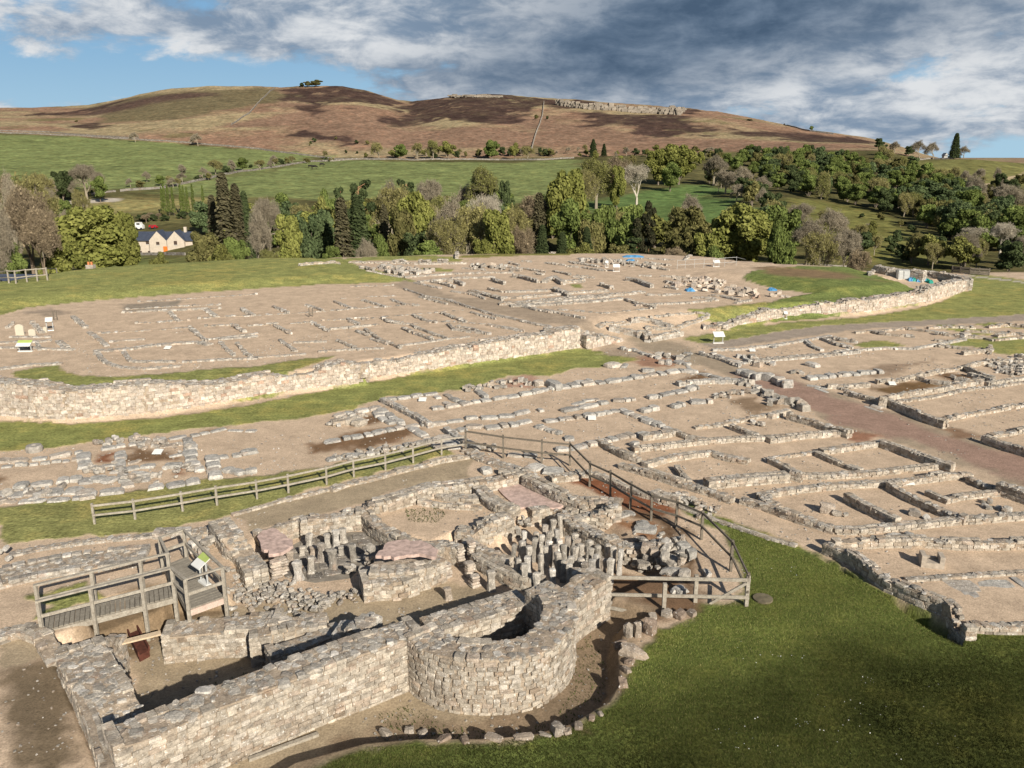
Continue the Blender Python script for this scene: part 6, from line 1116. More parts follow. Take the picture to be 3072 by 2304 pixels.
def conifer(c1, c2, n=7000, thin=False, wid=.22, low=.08):
    def f(rr, seed):
        h = rr.uniform(low, 1, n) ** (.9); a = rr.uniform(0, 6.28, n); lay = (h * 22 + a * .35) % 1.0; R_ = (1 + (1.1 if thin else .35) * vn(a * 1.3 + 3, h * 11 + seed)) * wid * (1 - h) ** .75 * (1.1 if not thin else .8) * (.55 + .45 * (1 - lay)) + .01
        r_ = R_ * rr.uniform(.35, 1.05, n) ** .6; c = np.stack([r_ * np.cos(a), r_ * np.sin(a), h - r_ * .35], 1)
        if thin: keep = rr.uniform(0, 1, n) < (.35 + .5 * vn(a * 2, h * 9) + .25); c, a, h = c[keep], a[keep], h[keep]
        m = len(c); s = .016 * rr.uniform(.7, 1.5, m)[:, None]; o = np.stack([np.cos(a), np.sin(a), np.full(m, -.35)], 1); t_ = np.cross(o, (0, 0, 1)); t_ /= np.linalg.norm(t_, axis=1)[:, None]; t_ = t_ + rr.normal(0, .3, (m, 3))
        V = np.stack([c - t_ * s, c + t_ * s, c + t_ * s * .5 + o * s * 2.2, c - t_ * s * .5 + o * s * 2.2], 1).reshape(-1, 3); fcol = rr.uniform(0, 1, (m, 1)); col = np.array(c1) * (1 - fcol) + np.array(c2) * fcol
        w = Wd(); w.add((0, 0, -.02), (0, 0, .98), .016, .003, 5)
        for i in range(60): z = rr.uniform(low, .92); an = rr.uniform(0, 6.28); q = wid * (1 - z) ** .8; w.add((0, 0, z), (q * math.cos(an), q * math.sin(an), z - q * .3), .004, .001, 3)
        return (V, np.arange(4 * m).reshape(-1, 4), np.repeat(col, 4, 0)), (np.concatenate(w.V), np.concatenate(w.F)), MBARK
    return f
def pine(c1, c2, n=6000, low=.35, wid=.2):
    def f(rr, seed):
        lob = [(rr.normal(0, wid * .45), rr.normal(0, wid * .45), z, rr.uniform(.05, .10), .55) for z in np.linspace(low, .95, 22)]
        leaf = leafcloud(lob, n, .015, c1, c2, seed=seed, shell=.4); w = Wd(); w.add((0, 0, -.02), (.01, 0, .9), .017, .006, 6)
        for l in lob: w.add((0, 0, l[2] - .06), (l[0], l[1], l[2]), .006, .002, 3)
        return leaf, (np.concatenate(w.V), np.concatenate(w.F)), mat_pinebark
    return f
mat_pinebark = mat_plain('pine_bark', (.30, .16, .09), .95, .3, 3)
YG1, YG2 = (.14, .155, .04), (.25, .255, .075); G1, G2 = (.09, .12, .035), (.18, .22, .065); OL1, OL2 = (.11, .11, .04), (.22, .20, .08); DG1, DG2 = (.045, .062, .028), (.095, .12, .05); BG1, BG2 = (.07, .10, .045), (.14, .18, .08)
proto('lime', 1, broad(YG1, YG2, 15000, 34, low=.06)); proto('lime2', 2, broad(YG1, YG2, 12000, 24, low=.1)); proto('green', 3, broad(G1, G2, 11000, 24)); proto('green2', 4, broad(G1, G2, 9000, 18, low=.1)); proto('olive', 5, broad(OL1, OL2, 9000, 24)); proto('olive2', 15, broad(OL1, YG2, 7000, 20, dens=.8))
proto('dark', 6, broad(DG1, DG2, 9000, 22)); proto('blue', 7, broad(BG1, BG2, 9000, 24)); proto('bare', 8, bare(MTWIG)); proto('bare2', 9, bare(MTWIG, .36)); proto('pale', 10, bare(MPALEBARK, .38, (.40, .36, .28))); proto('russet', 11, bare(MTWIGR, .42, (.25, .20, .13), 2500)); proto('bud', 12, bare(MTWIG, .42, (.24, .22, .09), 4500)); proto('bud2', 18, bare(MTWIG, .5, (.20, .20, .07), 6000))
proto('spruce', 13, conifer(DG1, DG2)); proto('brownfir', 14, conifer((.075, .07, .04), (.14, .125, .07), 4200, True, .27, .12)); proto('pine', 16, pine(DG1, DG2)); proto('pinetall', 17, pine((.03, .035, .018), (.075, .07, .04), 6500, .22, .17)); proto('bush', 19, broad(DG1, DG2, 2500, 10, low=.02, size=.035)); proto('thornbush', 20, broad(OL1, OL2, 2200, 10, low=.02, size=.03)); proto('sapling', 21, conifer((.09, .12, .03), (.15, .19, .05), 2500, True, .3, .15))
PM = {}
for k, (lf, wd, bm) in PROTO.items():
    PM[k] = (build_mesh('crown', lf[0], lf[1], MLEAF, {'tint': np.clip(lf[2], 0, 1)}), build_mesh('trunk', wd[0], wd[1], bm))
KIND = dict(lime='yellow-green leafy tree', lime2='yellow-green leafy tree', green='fresh green leafy tree', green2='fresh green leafy tree', olive='olive-green tree', olive2='loose olive-green tree', dark='dark evergreen tree', blue='bluish green tree', bare='bare grey-brown tree', bare2='bare grey-brown tree', pale='bare pale-barked tree', russet='russet budding tree', bud='thinly budding tree', bud2='thinly budding tree', spruce='dark spruce', brownfir='thin brown conifer', pine='dark flat-topped pine', pinetall='tall dark pine', bush='dark round bush', thornbush='scrubby olive bush', sapling='slim young sapling')
NM = lambda k: 'bush' if 'bush' in k else ('conifer_tree' if k in ('spruce', 'brownfir') else 'pine_tree' if 'pine' in k else 'sapling' if k == 'sapling' else 'bare_tree' if k in ('bare', 'bare2', 'pale', 'russet') else 'budding_tree' if k in ('bud', 'bud2') else 'leafy_tree')
def tree(kind, vx, vtop, Y, vw, label=None, group='trees in the valley below the fort', z=None, name=None, minh=2.0):
    d = rays(src('V', [(vx, vtop)]))[0]; X = d[0] / d[1] * Y; zt = CAMZ + Y * d[2] / d[1]; zg = gz(X, Y) if z is None else z
    h = max(zt - zg, minh); zc = Y * CP - (zg + h / 2 - CAMZ) * SP; w = vw / .72 / FPX * Y * 1.04 * (1.0 if kind not in ('spruce', 'brownfir', 'sapling') else 1.45)
    if kind in ('pine', 'pinetall'): w *= 1.7
    if kind not in ('pale', 'bush', 'thornbush'): w = min(w, h * 1.15)
    o = bpy.data.objects.new(NM(kind), None); COL.objects.link(o); o.location = (X, Y, zg); o.scale = (w, w, h); o.rotation_euler = (0, 0, random.uniform(0, 6.28))
    o['label'] = label or KIND[kind]; o['category'] = 'bush' if 'bush' in kind else 'tree'; o['group'] = group
    for m, nm in zip(PM[kind], ('crown', 'trunk')): c = bpy.data.objects.new(nm, m); COL.objects.link(c); c.parent = o
    return o
T_ = tree
for a in [
 ('lime', 178, 442, 165, 175, 'huge yellow-green tree standing left of the cream farmhouse'), ('lime2', 262, 455, 170, 80, 'yellow-green tree merging with the right side of the huge one, beside the farmhouse'), ('lime2', 120, 500, 150, 110, 'low yellow-green tree at the left foot of the huge one'),
 ('russet', 45, 405, 150, 140, 'large reddish-brown bare tree at the left edge'), ('russet', 75, 450, 145, 100, 'reddish-brown bare tree just left of the huge yellow-green one'), ('bud', 70, 378, 180, 120, 'budding tree rising behind the reddish-brown ones at the left edge'), ('bare', 8, 375, 170, 70, 'bare pale tree cut by the left edge of the view'), ('green2', 20, 520, 140, 80, 'low green tree under the bare trees at the left edge'), ('bare', 0, 440, 140, 100, 'bare twiggy tree at the left edge above the skyline fence'),
 ('dark', 128, 368, 330, 55, 'dark green round tree beside the pale track'), ('bare2', 178, 356, 335, 75, 'bare grey tree right of the dark round tree by the track'), ('green', 210, 380, 330, 40, 'small green tree at the foot of the bare one by the track'), ('bare', 108, 385, 325, 30, 'thin bare tree left of the dark round tree'),
 ('brownfir', 477, 372, 165, 105, 'tallest thin brown conifer above the farmhouse end'), ('brownfir', 505, 395, 170, 80, 'thin brown conifer right of the tallest one'), ('spruce', 525, 412, 180, 62, 'dark spruce tip right of the brown conifers'), ('brownfir', 455, 420, 175, 70, 'thin brown conifer left of the tallest one'),
 ('olive', 438, 495, 150, 95, 'olive tree hiding the right end of the farmhouse'), ('olive2', 470, 520, 135, 70, 'low olive tree in front of the brown conifers'), ('green', 508, 512, 140, 75, 'bright green round tree below the brown conifers'), ('bare', 545, 452, 150, 85, 'bare tree between the green and the yellow-green round trees'), ('lime2', 618, 460, 150, 82, 'rounded yellow-green tree right of the bare one'), ('bud2', 580, 540, 132, 60, 'low budding bush-like tree by the lawn edge'),
 ('bare2', 575, 430, 190, 70, 'bare purplish tree behind the rounded yellow-green one'), ('blue', 660, 470, 155, 80, 'bluish green tree right of the rounded yellow-green one'), ('blue', 690, 455, 165, 90, 'bluish green pine-like tree in the wood'), ('brownfir', 735, 425, 155, 95, 'brown conifer in the middle of the left wood'), ('spruce', 770, 420, 160, 100, 'broad dark spruce below the two pines'), ('pine', 733, 402, 175, 45, 'orange-stemmed pine on the left of the pair'), ('pine', 772, 385, 180, 62, 'flat-topped pine on the right of the pair'),
 ('olive2', 700, 415, 185, 60, 'loose olive tree left of the two pines'), ('green', 700, 408, 200, 45, 'small green crown behind the loose olive tree'), ('green2', 715, 530, 135, 55, 'low green tree at the left foot of the wood'), ('bare', 785, 515, 132, 55, 'small pale bare tree at the edge of the wood'), ('green', 820, 505, 136, 60, 'green tree right of the small bare one'),
 ('bud', 840, 400, 185, 90, 'tall budding tree right of the flat-topped pine'), ('brownfir', 828, 440, 160, 60, 'brown conifer right of the broad spruce'), ('lime', 890, 410, 165, 105, 'yellow-green tree above the dark hollow'), ('olive', 865, 440, 155, 85, 'olive tree left of the dark hollow'), ('pine', 880, 385, 215, 50, 'dark round pine crown standing above the wood'), ('bare', 842, 388, 230, 60, 'bare purplish crown left of the dark round pine'), ('bare2', 925, 390, 230, 70, 'bare purplish crown right of the dark round pine'),
 ('dark', 900, 500, 150, 90, 'dark tree in the deep shade of the hollow'), ('dark', 870, 500, 155, 70, 'dark tree at the left of the deep hollow'), ('green2', 925, 518, 132, 75, 'low bright green tree in front of the hollow'), ('bare', 975, 425, 155, 110, 'broad bare tree right of the hollow'), ('bud', 1010, 440, 150, 100, 'broad budding tree in the middle of the wood'), ('bud', 960, 470, 145, 90, 'budding tree below the broad bare one'),
 ('bud2', 1045, 362, 215, 80, 'pale yellowish tree top against the pasture'), ('pale', 1055, 420, 175, 90, 'white-limbed bare tree below the pale yellowish top'), ('dark', 1092, 388, 210, 42, 'narrow dark tree right of the pale yellowish one'), ('lime2', 1065, 448, 145, 95, 'yellow-green tree with spreading sprays near the white pole'), ('lime2', 1040, 515, 132, 60, 'low yellow tree at the foot of the white pole'), ('bare', 1010, 398, 220, 60, 'bare pale crown below the pasture'),
 ('russet', 1155, 420, 190, 90, 'russet bare tree left of the big bright tree'), ('brownfir', 1165, 415, 170, 85, 'brown conifer beside the big bright tree'), ('russet', 1130, 490, 150, 70, 'reddish bare tree above the far fort wall'), ('bud', 1110, 450, 170, 70, 'budding tree right of the yellow-green sprays'), ('lime', 1222, 362, 185, 105, 'big bright yellow-green tree standing high in the wood'), ('green', 1225, 430, 165, 100, 'green tree below the big bright one'), ('spruce', 1172, 485, 140, 62, 'dark green spruce at the left below the bright tree'), ('spruce', 1215, 500, 138, 55, 'dark spruce right of the other spruce'), ('spruce', 1268, 490, 145, 60, 'dark spruce below the green oaks'), ('olive', 1275, 470, 150, 80, 'olive tree over the dark spruces'),
 ('green2', 1310, 440, 160, 95, 'broad green tree left of the tall pines'), ('green', 1345, 460, 155, 85, 'green tree touching the tall pines'), ('olive2', 1255, 520, 132, 90, 'low greyish shrubby tree at the far fort edge'), ('olive', 1335, 525, 132, 80, 'low olive tree at the far fort edge'), ('bud', 1290, 480, 150, 60, 'budding tree among the green ones'),
 ('bud2', 1290, 345, 290, 95, 'budding oak grove crown on the pasture edge'), ('russet', 1330, 340, 300, 90, 'russet crown of the pasture grove'), ('bud', 1265, 365, 280, 60, 'left crown of the pasture grove'), ('lime2', 1335, 355, 285, 40, 'narrow light green crown in the pasture grove'), ('pale', 1378, 355, 290, 80, 'large pale bare tree with a white trunk standing on the green field'),
 ('pinetall', 1405, 433, 150, 55, 'tallest dark pine above the far fort edge'), ('pinetall', 1378, 470, 148, 55, 'dark pine with a pink trunk left of the tallest one'), ('pine', 1360, 510, 140, 60, 'low dark pine below the pair of tall ones'),
 ('olive', 1490, 440, 175, 110, 'olive-green tree left of the rounded yellow one'), ('bare', 1485, 420, 210, 75, 'bare purplish round tree on the green field edge'), ('lime', 1610, 438, 160, 150, 'broad rounded yellow-green tree right of the field'), ('lime2', 1525, 500, 145, 85, 'yellow-green tree in front of the broad one'), ('olive', 1470, 490, 150, 90, 'olive tree right of the tall pines'), ('russet', 1460, 535, 132, 90, 'low russet bush-like tree at the fort edge'), ('green', 1545, 530, 135, 60, 'low green tree below the broad yellow-green one'),
 ('green', 1685, 475, 150, 62, 'fresh green tree right of the broad yellow one'), ('green2', 1705, 520, 140, 50, 'low fresh green tree at the wood edge'), ('bud', 1780, 500, 150, 80, 'budding tree on the scrubby slope'), ('bare', 1750, 470, 165, 90, 'bare tree at the left of the scrubby slope'), ('bare2', 1830, 500, 150, 80, 'bare branching tree above the fort corner'), ('bare', 1790, 450, 185, 90, 'bare tree higher on the scrubby slope'), ('russet', 1860, 540, 140, 60, 'russet tree behind the fort corner'), ('bare2', 1730, 440, 200, 60, 'bare tree by the hedge'),
 ('lime', 1470, 310, 400, 100, 'large yellow-green crown at the left end of the hillside wood'), ('lime2', 1425, 320, 400, 70, 'yellow-green crown left of the large one on the hillside'), ('green', 1450, 350, 370, 60, 'green crown at the field corner'), ('bare', 1545, 335, 390, 70, 'bare crown right of the hillside yellow ones'), ('bare', 1600, 360, 340, 85, 'big bare crown over the dark hedge'), ('bare2', 1570, 370, 350, 70, 'bare crown left of the big one over the hedge'), ('bare', 1650, 380, 320, 70, 'bare crown at the right end of the hedge'),
 ('bare', 2130, 470, 190, 90, 'bare tree high among the dark wood at the right'), ('pale', 2170, 480, 175, 70, 'pale forked bare tree at the right edge'), ('pale', 2115, 490, 185, 60, 'pale bare tree left of the forked one'), ('bare', 2100, 380, 300, 110, 'large bare crown at the right edge of the wood'), ('bare2', 2180, 400, 270, 90, 'bare crowns at the far right edge'), ('dark', 2190, 520, 150, 80, 'dark bushy tree at the right edge behind the path'),
 ('spruce', 2068, 287, 540, 36, 'tall conifer alone on the right skyline'), ('bare', 1990, 303, 545, 50, 'bare trees on the skyline left of the tall conifer'), ('bare', 2020, 307, 545, 45, 'bare skyline tree next to the white flagpole'), ('bare', 2085, 315, 545, 30, 'thin bare tree right of the skyline conifer'), ('dark', 1965, 315, 545, 50, 'dark bush-like tree on the right skyline'), ('dark', 1900, 298, 600, 26, 'dark small tree on the shoulder of the moor'), ('bare', 1935, 305, 560, 60, 'bare thicket on the shoulder of the moor'), ('green', 1754, 272, 860, 14, 'tiny tree alone on the descending moor skyline'),
 ('bud', 1140, 315, 585, 30, 'young tree right of the dark green wall tree'), ('green', 1062, 302, 590, 40, 'dark green rounded tree on the field wall'), ('olive2', 967, 302, 590, 46, 'light olive tree on the field wall'), ('bud2', 935, 303, 590, 30, 'thin light tree left of the light olive one'), ('green', 865, 311, 590, 36, 'green pointed tree on the field wall'), ('bud', 817, 308, 590, 32, 'thin tree farthest left on the field wall'), ('olive2', 1112, 305, 590, 28, 'slim light tree on the field wall'), ('bud', 900, 308, 592, 24, 'thin twiggy tree among the wall trees'),
 ('olive', 1158, 247, 800, 36, 'round grey-green tree beside the moor wall'), ('dark', 1182, 250, 800, 18, 'small dark tree touching the round moor tree'), ('spruce', 1282, 300, 590, 26, 'dark spruce above the hedge on the right'), ('spruce', 1305, 310, 590, 22, 'second dark spruce above the hedge'), ('bare', 388, 355, 420, 55, 'bare round tree on the hedge between the pastures'), ('bare', 315, 370, 400, 45, 'bare tree left of the other on the pasture hedge'), ('bare', 280, 385, 380, 35, 'small bare tree at the lower hedge end'), ('thornbush', 300, 388, 370, 34, 'round olive bush below the bare hedge trees'), ('green', 344, 378, 385, 26, 'round green bush-like tree on the hedge'), ('bud', 463, 345, 440, 40, 'budding tree higher on the pasture hedge'), ('green', 522, 340, 470, 32, 'green round tree on the pasture hedge'), ('bare', 495, 345, 460, 40, 'bare purplish tree left of the green hedge tree'), ('bud', 560, 345, 480, 50, 'budding trees at the upper hedge'), ('bare', 590, 335, 520, 40, 'bare trees where the hedge meets the moor'),
 ('thornbush', 682, 171, 1030, 36, 'flat clump of trees on the summit of the moor'), ('thornbush', 664, 174, 1030, 26, 'left part of the summit clump'), ('bush', 650, 177, 1030, 14, 'dark knob at the left of the summit clump'), ('bare', 290, 285, 640, 26, 'bare bush on the upper left wall'), ('bare', 425, 288, 640, 46, 'bare scrub above the left pasture wall'), ('thornbush', 165, 262, 800, 12, 'lone bush on the left moor'), ('bush', 1620, 262, 850, 18, 'lone dark bush high on the right moor'),
 ]: T_(*a)
tt = T_('olive2', 340, 540, 128, 46, 'small round tree alone on the grass before the farmhouse')
for i, x_ in enumerate((486, 498, 512, 536, 545, 556, 572, 603, 480)): T_('sapling', x_ * .7222 + 0.0, 397 + (i % 3) * 3, 300, 17, 'slim young saplings in a row above the farmhouse', 'row of saplings')
# hedge and bush fillers
random.seed(5)
def scatter_trees(n, xr, yr, Y, kinds, vw, label, group, clip=None):
    for i in range(n):
        x_ = random.uniform(*xr); y_ = yr(x_) if callable(yr) else random.uniform(*yr); Yd = Y(x_, y_) if callable(Y) else random.uniform(*Y)
        T_(random.choice(kinds), x_, y_, Yd, random.uniform(*vw), label, group)
def on(poly, n, kinds, hgt, wid, label, group, seed=1, name=None):
    """trees whose feet stand at random points of a photo polygon on the far ground"""
    r = random.Random(seed); P_ = np.array(poly, float); k = 0
    pts = []
    while len(pts) < n:
        x_, y_ = r.uniform(P_[:, 0].min(), P_[:, 0].max()), r.uniform(P_[:, 1].min(), P_[:, 1].max())
        if sdist(P_, np.array([x_]), np.array([y_]), 1)[0] > 0: pts.append((x_, y_))
    g = Gfar('V', pts)
    for (X, Y, z) in g:
        kd = r.choice(kinds); h = r.uniform(*hgt); w = h * r.uniform(*wid) * (.75 if kd[:4] in ('bare', 'bud', 'bud2') else 1); o = bpy.data.objects.new(NM(kd), None); COL.objects.link(o); o.location = (X, Y, z - .13 * h * (n > 80)); o.scale = (w, w, h); o.rotation_euler = (0, 0, r.uniform(0, 6.28))
        if kd in ('spruce', 'sapling'): o.scale = (w * 1.6, w * 1.6, h)
        o['label'] = label; o['category'] = 'bush' if 'bush' in kd else 'tree'; o['group'] = group
        for m, nm in zip(PM[kd], ('crown', 'trunk')): c = bpy.data.objects.new(nm, m); COL.objects.link(c); c.parent = o
WK = ['green', 'green2', 'green', 'blue', 'green2', 'bud', 'olive', 'blue', 'bud2', 'green2', 'dark']
on([(1535, 345), (1640, 345), (1760, 338), (1900, 335), (1960, 350), (1990, 390), (2040, 410), (2080, 440), (2150, 480), (2212, 500), (2212, 545), (2100, 545), (2030, 520), (1960, 475), (1880, 450), (1780, 436), (1690, 420), (1640, 390), (1560, 365)], 215, WK, (7, 11), (.8, 1.2), 'young green trees packed in the wood across the right-hand slope', 'wood across the right-hand slope', 3)
on([(1990, 385), (2100, 405), (2212, 400), (2300, 420), (2300, 520), (2150, 470), (2060, 430)], 30, ['bare', 'bud', 'bare2', 'dark', 'olive'], (6, 10), (.7, 1.0), 'bare and dark trees mixed at the upper right end of the slope wood', 'wood across the right-hand slope', 4)
on([(1700, 500), (1800, 500), (1900, 530), (2050, 560), (2212, 560), (2212, 590), (2000, 585), (1800, 570), (1720, 560)], 34, ['bare', 'bud', 'olive2', 'thornbush', 'bush', 'bare2', 'dark'], (3.5, 7), (.8, 1.2), 'scrubby trees below the grass slope behind the fort corner', 'scrub behind the fort corner', 5)
on([(1690, 440), (1850, 458), (1960, 490), (2040, 545), (1960, 560), (1800, 520)], 22, ['bush', 'thornbush', 'bush'], (1.2, 2.6), (1.1, 1.7), 'small bushes dotted over the rough grass slope', 'bushes on the rough grass slope', 6)
on([(1540, 385), (1640, 430), (1680, 470), (1700, 520), (1670, 520), (1640, 470), (1520, 400)], 22, ['bare', 'dark', 'bud', 'bare2', 'thornbush'], (5, 9), (.8, 1.2), 'hedge trees along the right side of the green field', 'hedge along the green field', 7)
on([(430, 490), (600, 488), (760, 485), (900, 485), (1060, 490), (1200, 500), (1300, 515), (1440, 525), (1600, 530), (1690, 535), (1690, 550), (1400, 548), (1000, 545), (640, 540), (430, 520)], 90, ['green', 'olive', 'bud', 'green2', 'lime2', 'green', 'blue', 'bud2', 'olive2', 'olive'], (8, 11.5), (.85, 1.2), 'mixed trees filling the valley wood behind the named ones', 'wood filling the valley', 8)
on([(-40, 440), (110, 440), (110, 470), (280, 470), (280, 500), (100, 560), (-40, 560)], 26, ['bare', 'russet', 'bud', 'olive', 'green2'], (8, 13), (.7, 1.0), 'mixed trees filling the left end of the valley', 'wood filling the valley', 9)
on([(700, 350), (820, 342), (1000, 345), (1240, 340), (1400, 340), (1540, 345), (1540, 330), (1300, 328), (1000, 336), (700, 340)], 60, ['bare', 'thornbush', 'bush', 'bud', 'bare2', 'dark', 'olive2'], (3, 6.5), (.9, 1.5), 'hedge trees and bushes along the wall below the moor', 'hedge below the moor', 10)
on([(360, 400), (470, 375), (620, 350), (740, 343), (740, 348), (620, 358), (480, 384), (370, 408)], 26, ['bare', 'thornbush', 'bush', 'bud'], (2.2, 5), (1.0, 1.6), 'hedge bushes along the wall between the two pastures', 'hedge between the pastures', 11)
on([(110, 425), (250, 408), (260, 420), (120, 434)], 12, ['bush', 'thornbush'], (2, 3), (1, 1.6), 'hedge bushes beside the pale track', 'hedge beside the track', 12)
on([(290, 475), (470, 465), (470, 470), (290, 485)], 14, ['thornbush', 'bush', 'russet'], (2, 3.2), (1.1, 1.6), 'low scrub on the bank above the farmhouse', 'scrub above the farmhouse', 13)
on([(1250, 350), (1400, 345), (1540, 350), (1540, 370), (1400, 380), (1300, 375)], 9, ['bud', 'bare', 'green', 'lime2', 'olive2'], (7, 9), (.7, .95), 'trees of the grove at the top right of the pasture', 'grove above the green field', 14)
on([(600, 300), (760, 300), (900, 330), (700, 335)], 10, ['bush', 'thornbush'], (2, 4), (1, 1.5), 'dark bushes on the lower moor', 'bushes on the moor', 15)

# ---------------------------------------------------------------- farmhouse
MHW = mat_plain('farm_wall', (.46, .40, .325), .9, .12, 1.5); MSL = mat_plain('slate', (.045, .055, .08), .6, .25, 2); MWIN = mat_plain('window_dark', (.07, .05, .04), .3, .2); MDOOR = mat_plain('orange_door', (.62, .16, .03), .5, .08)
d = rays(src('V', [(295, 545)]))[0]; HY = 240.0; hx = lambda vx: float(rays(src('V', [(vx, 545)]))[0][0] / rays(src('V', [(vx, 545)]))[0][1] * HY)
zz = lambda vy: float(CAMZ + HY * rays(src('V', [(350, vy)]))[0][2] / rays(src('V', [(350, vy)]))[0][1])
x0, x1, zg, ze, zr = hx(255), hx(418), zz(547), zz(518), zz(502)
FH = thing('farmhouse', 'cream farmhouse with two gables, slate roof and an orange door in the trees', 'house', ((x0 + x1) / 2, HY, zg))
b = Bx(); b.box(((x0 + x1) / 2, HY + 3.2, (zg - 1 + ze) / 2), (x1 - x0, 6.0, ze - zg + 1)); b.obj('wall', MHW, FH)
b = Bx(); yf, yb, ym_ = HY - .3, HY + 6.7, HY + 3.2; n = [(x0 - .3, yf, ze - .1), (x1 + .3, yf, ze - .1), (x1 + .3, ym_, zr), (x0 - .3, ym_, zr), (x0 - .3, yb, ze - .1), (x1 + .3, yb, ze - .1)]
b.V = n + [(a[0], a[1], a[2] - .2) for a in n]; b.F = [(0, 1, 2, 3), (3, 2, 5, 4), (6, 9, 8, 7), (9, 10, 11, 8), (0, 3, 9, 6), (3, 4, 10, 9), (1, 7, 8, 2), (2, 8, 11, 5), (0, 6, 7, 1)]; b.obj('roof', MSL, FH)
for c in (346, 384):
    xc = hx(c); hw = 2.45; zp = zz(499); b = Bx(); V = [(xc - hw, HY - .9, zg - .5), (xc + hw, HY - .9, zg - .5), (xc + hw, HY - .9, ze - .1), (xc, HY - .9, zp), (xc - hw, HY - .9, ze - .1)]; b.V = V + [(a[0], HY + 1.5, a[2]) for a in V]
    b.F = [(0, 1, 2, 3, 4), (1, 6, 7, 2), (0, 4, 9, 5)]; b.obj('gable', MHW, FH)
    b = Bx(); b.bar((xc - hw - .15, HY + 1.2, ze - .1), (xc - .02, HY + 1.2, zp + .12), 4.3, .16, up=(0, 0, 1)); b.bar((xc + hw + .15, HY + 1.2, ze - .1), (xc + .02, HY + 1.2, zp + .12), 4.3, .16, up=(0, 0, 1)); b.obj('gable_roof', MSL, FH)
for vx, vy, w_, h_, yy_ in [(346, 523, .9, .9, -.93), (384, 522, .9, 1.1, -.93), (320, 523, .8, .8, .17), (348, 543, .9, .7, -.93), (303, 543, .8, .8, .17), (322, 543, .7, .8, .17), (386, 542, .6, .7, -.93), (372, 541, .5, .6, -.93), (400, 542, .6, .7, .17)]:
    b = Bx(); b.box((hx(vx), HY + yy_, zz(vy + 2)), (w_, .1, h_)); f = b.obj('window', MWIN, FH); b = Bx(); b.box((hx(vx), HY + yy_ - .03, zz(vy + 2) - h_ / 2 - .05), (w_ + .2, .14, .1)); b.obj('sill', MWHITE, f)
b = Bx(); b.box((hx(361), HY - .95, zg + 1.05), (1.15, .1, 2.0)); b.obj('door', MDOOR, FH)
for c in (396, 270): b = Bx(); b.box((hx(c), HY + 3.2, zr + .5), (.7, .7, 1.6)); b.obj('chimney', MHW, FH)
def farwall(name, label, tag, pts, h=1.3, w=.7, cat='wall', pal='rubble', group='dry stone walls on the slopes', cs=.9):
    h, w, cs = h * .8, w * .6, cs * .62
    g = Gfar(tag, pts); P = Path(g, 0.0); n = int(P.L / 1.1); t = (np.arange(n) + .5) * P.L / n; x, y, dx, dy = P.at(t); z = height(x, y); a = Acc()
    for q in range(2): a.add(*stones(np.stack([x, y, z + h * (.25 + .5 * q) - .1], 1), np.tile((1.2, w * (1 - .15 * q), h * .55), (n, 1)), np.arctan2(dy, dx), tints(pal, n) * cs, False, .05, .03))
    root = thing(name, label, cat, tuple(g[0]), group); finish(a, 'stonework', root); return root
farwall('dry_stone_wall', 'low stone wall in front of the farmhouse', 'V', [(285, 550), (340, 551), (400, 552)], 1.0); farwall('dry_stone_wall', 'long wall along the top of the left pasture', 'V', [(-20, 287), (120, 293), (300, 303), (420, 312), (560, 324), (600, 330), (760, 345)], 1.4, cs=.8)
farwall('dry_stone_wall', 'second wall just above the left pasture wall', 'V', [(-20, 290 - 6), (100, 286), (180, 292), (300, 300)], 1.2, cs=.7); farwall('dry_stone_wall', 'wall dividing the two pastures, climbing to the right', 'V', [(260, 415), (350, 408), (430, 392), (520, 372), (620, 358), (700, 349), (800, 344)], 1.3)
farwall('dry_stone_wall', 'wall along the foot of the moor above the green pasture', 'V', [(760, 345), (900, 347), (1080, 346), (1160, 346), (1240, 342)], 1.3); farwall('dry_stone_wall', 'wall climbing straight to the moor summit', 'V', [(500, 272), (540, 245), (570, 212), (594, 190)], 1.8, .9); farwall('dry_stone_wall', 'pale crooked wall climbing past the round moor tree', 'V', [(1148, 328), (1155, 300), (1162, 280), (1172, 250), (1175, 222)], 2.0, 1.0, cs=1.1)
farwall('dry_stone_wall', 'wall on the descending right moor skyline', 'V', [(1660, 262), (1700, 272), (1750, 284), (1800, 291)], 1.6, cs=.8); farwall('dry_stone_wall', 'wall beside the pale track', 'V', [(105, 432), (180, 424), (250, 415)], 1.0); farwall('dry_stone_wall', 'short pale wall on the right skyline by the flagpole', 'V', [(1975, 346), (2010, 344), (2060, 344)], 1.2)
# crag: blocky sandstone faces along the ridge
def crag(label, pts, hh, n, seed, group='crags on the moor'):
    g = Gfar('V', pts); P = Path(g, 0.0); rr = np.random.default_rng(seed); t = (np.arange(n) + .5) * P.L / n; x, y, dx, dy = P.at(t); z = height(x, y); a = Acc(); h = hh * rr.uniform(.6, 1.2, n)
    for q in range(3):
        a.add(*stones(np.stack([x + rr.normal(0, .8, n), y + q * 1.2 + rr.normal(0, .8, n), z + h * (.15 + .28 * q)], 1), np.stack([P.L / n * rr.uniform(1.3, 2.6, n), rr.uniform(4, 7, n), h * .5], 1), rr.normal(0, .08, n), np.array([(.25, .215, .17)]) * rr.uniform(.65, 1.1, (n, 1)), True, .05, .03, sharp=True))
    root = thing('crag', label, 'rock', tuple(g[0]), group); finish(a, 'rock_face', root)
crag('long pale sandstone cliff on the ridge above the dark heather', [(1205, 228), (1260, 235), (1310, 239), (1370, 243), (1420, 246), (1470, 249)], 6, 60, 1); crag('small pale outcrop near the top of the middle summit', [(975, 210), (1010, 211), (1045, 212), (1080, 213)], 3, 22, 2); crag('rocky notch at the right end of the long cliff', [(1440, 240), (1478, 243)], 6, 8, 3)
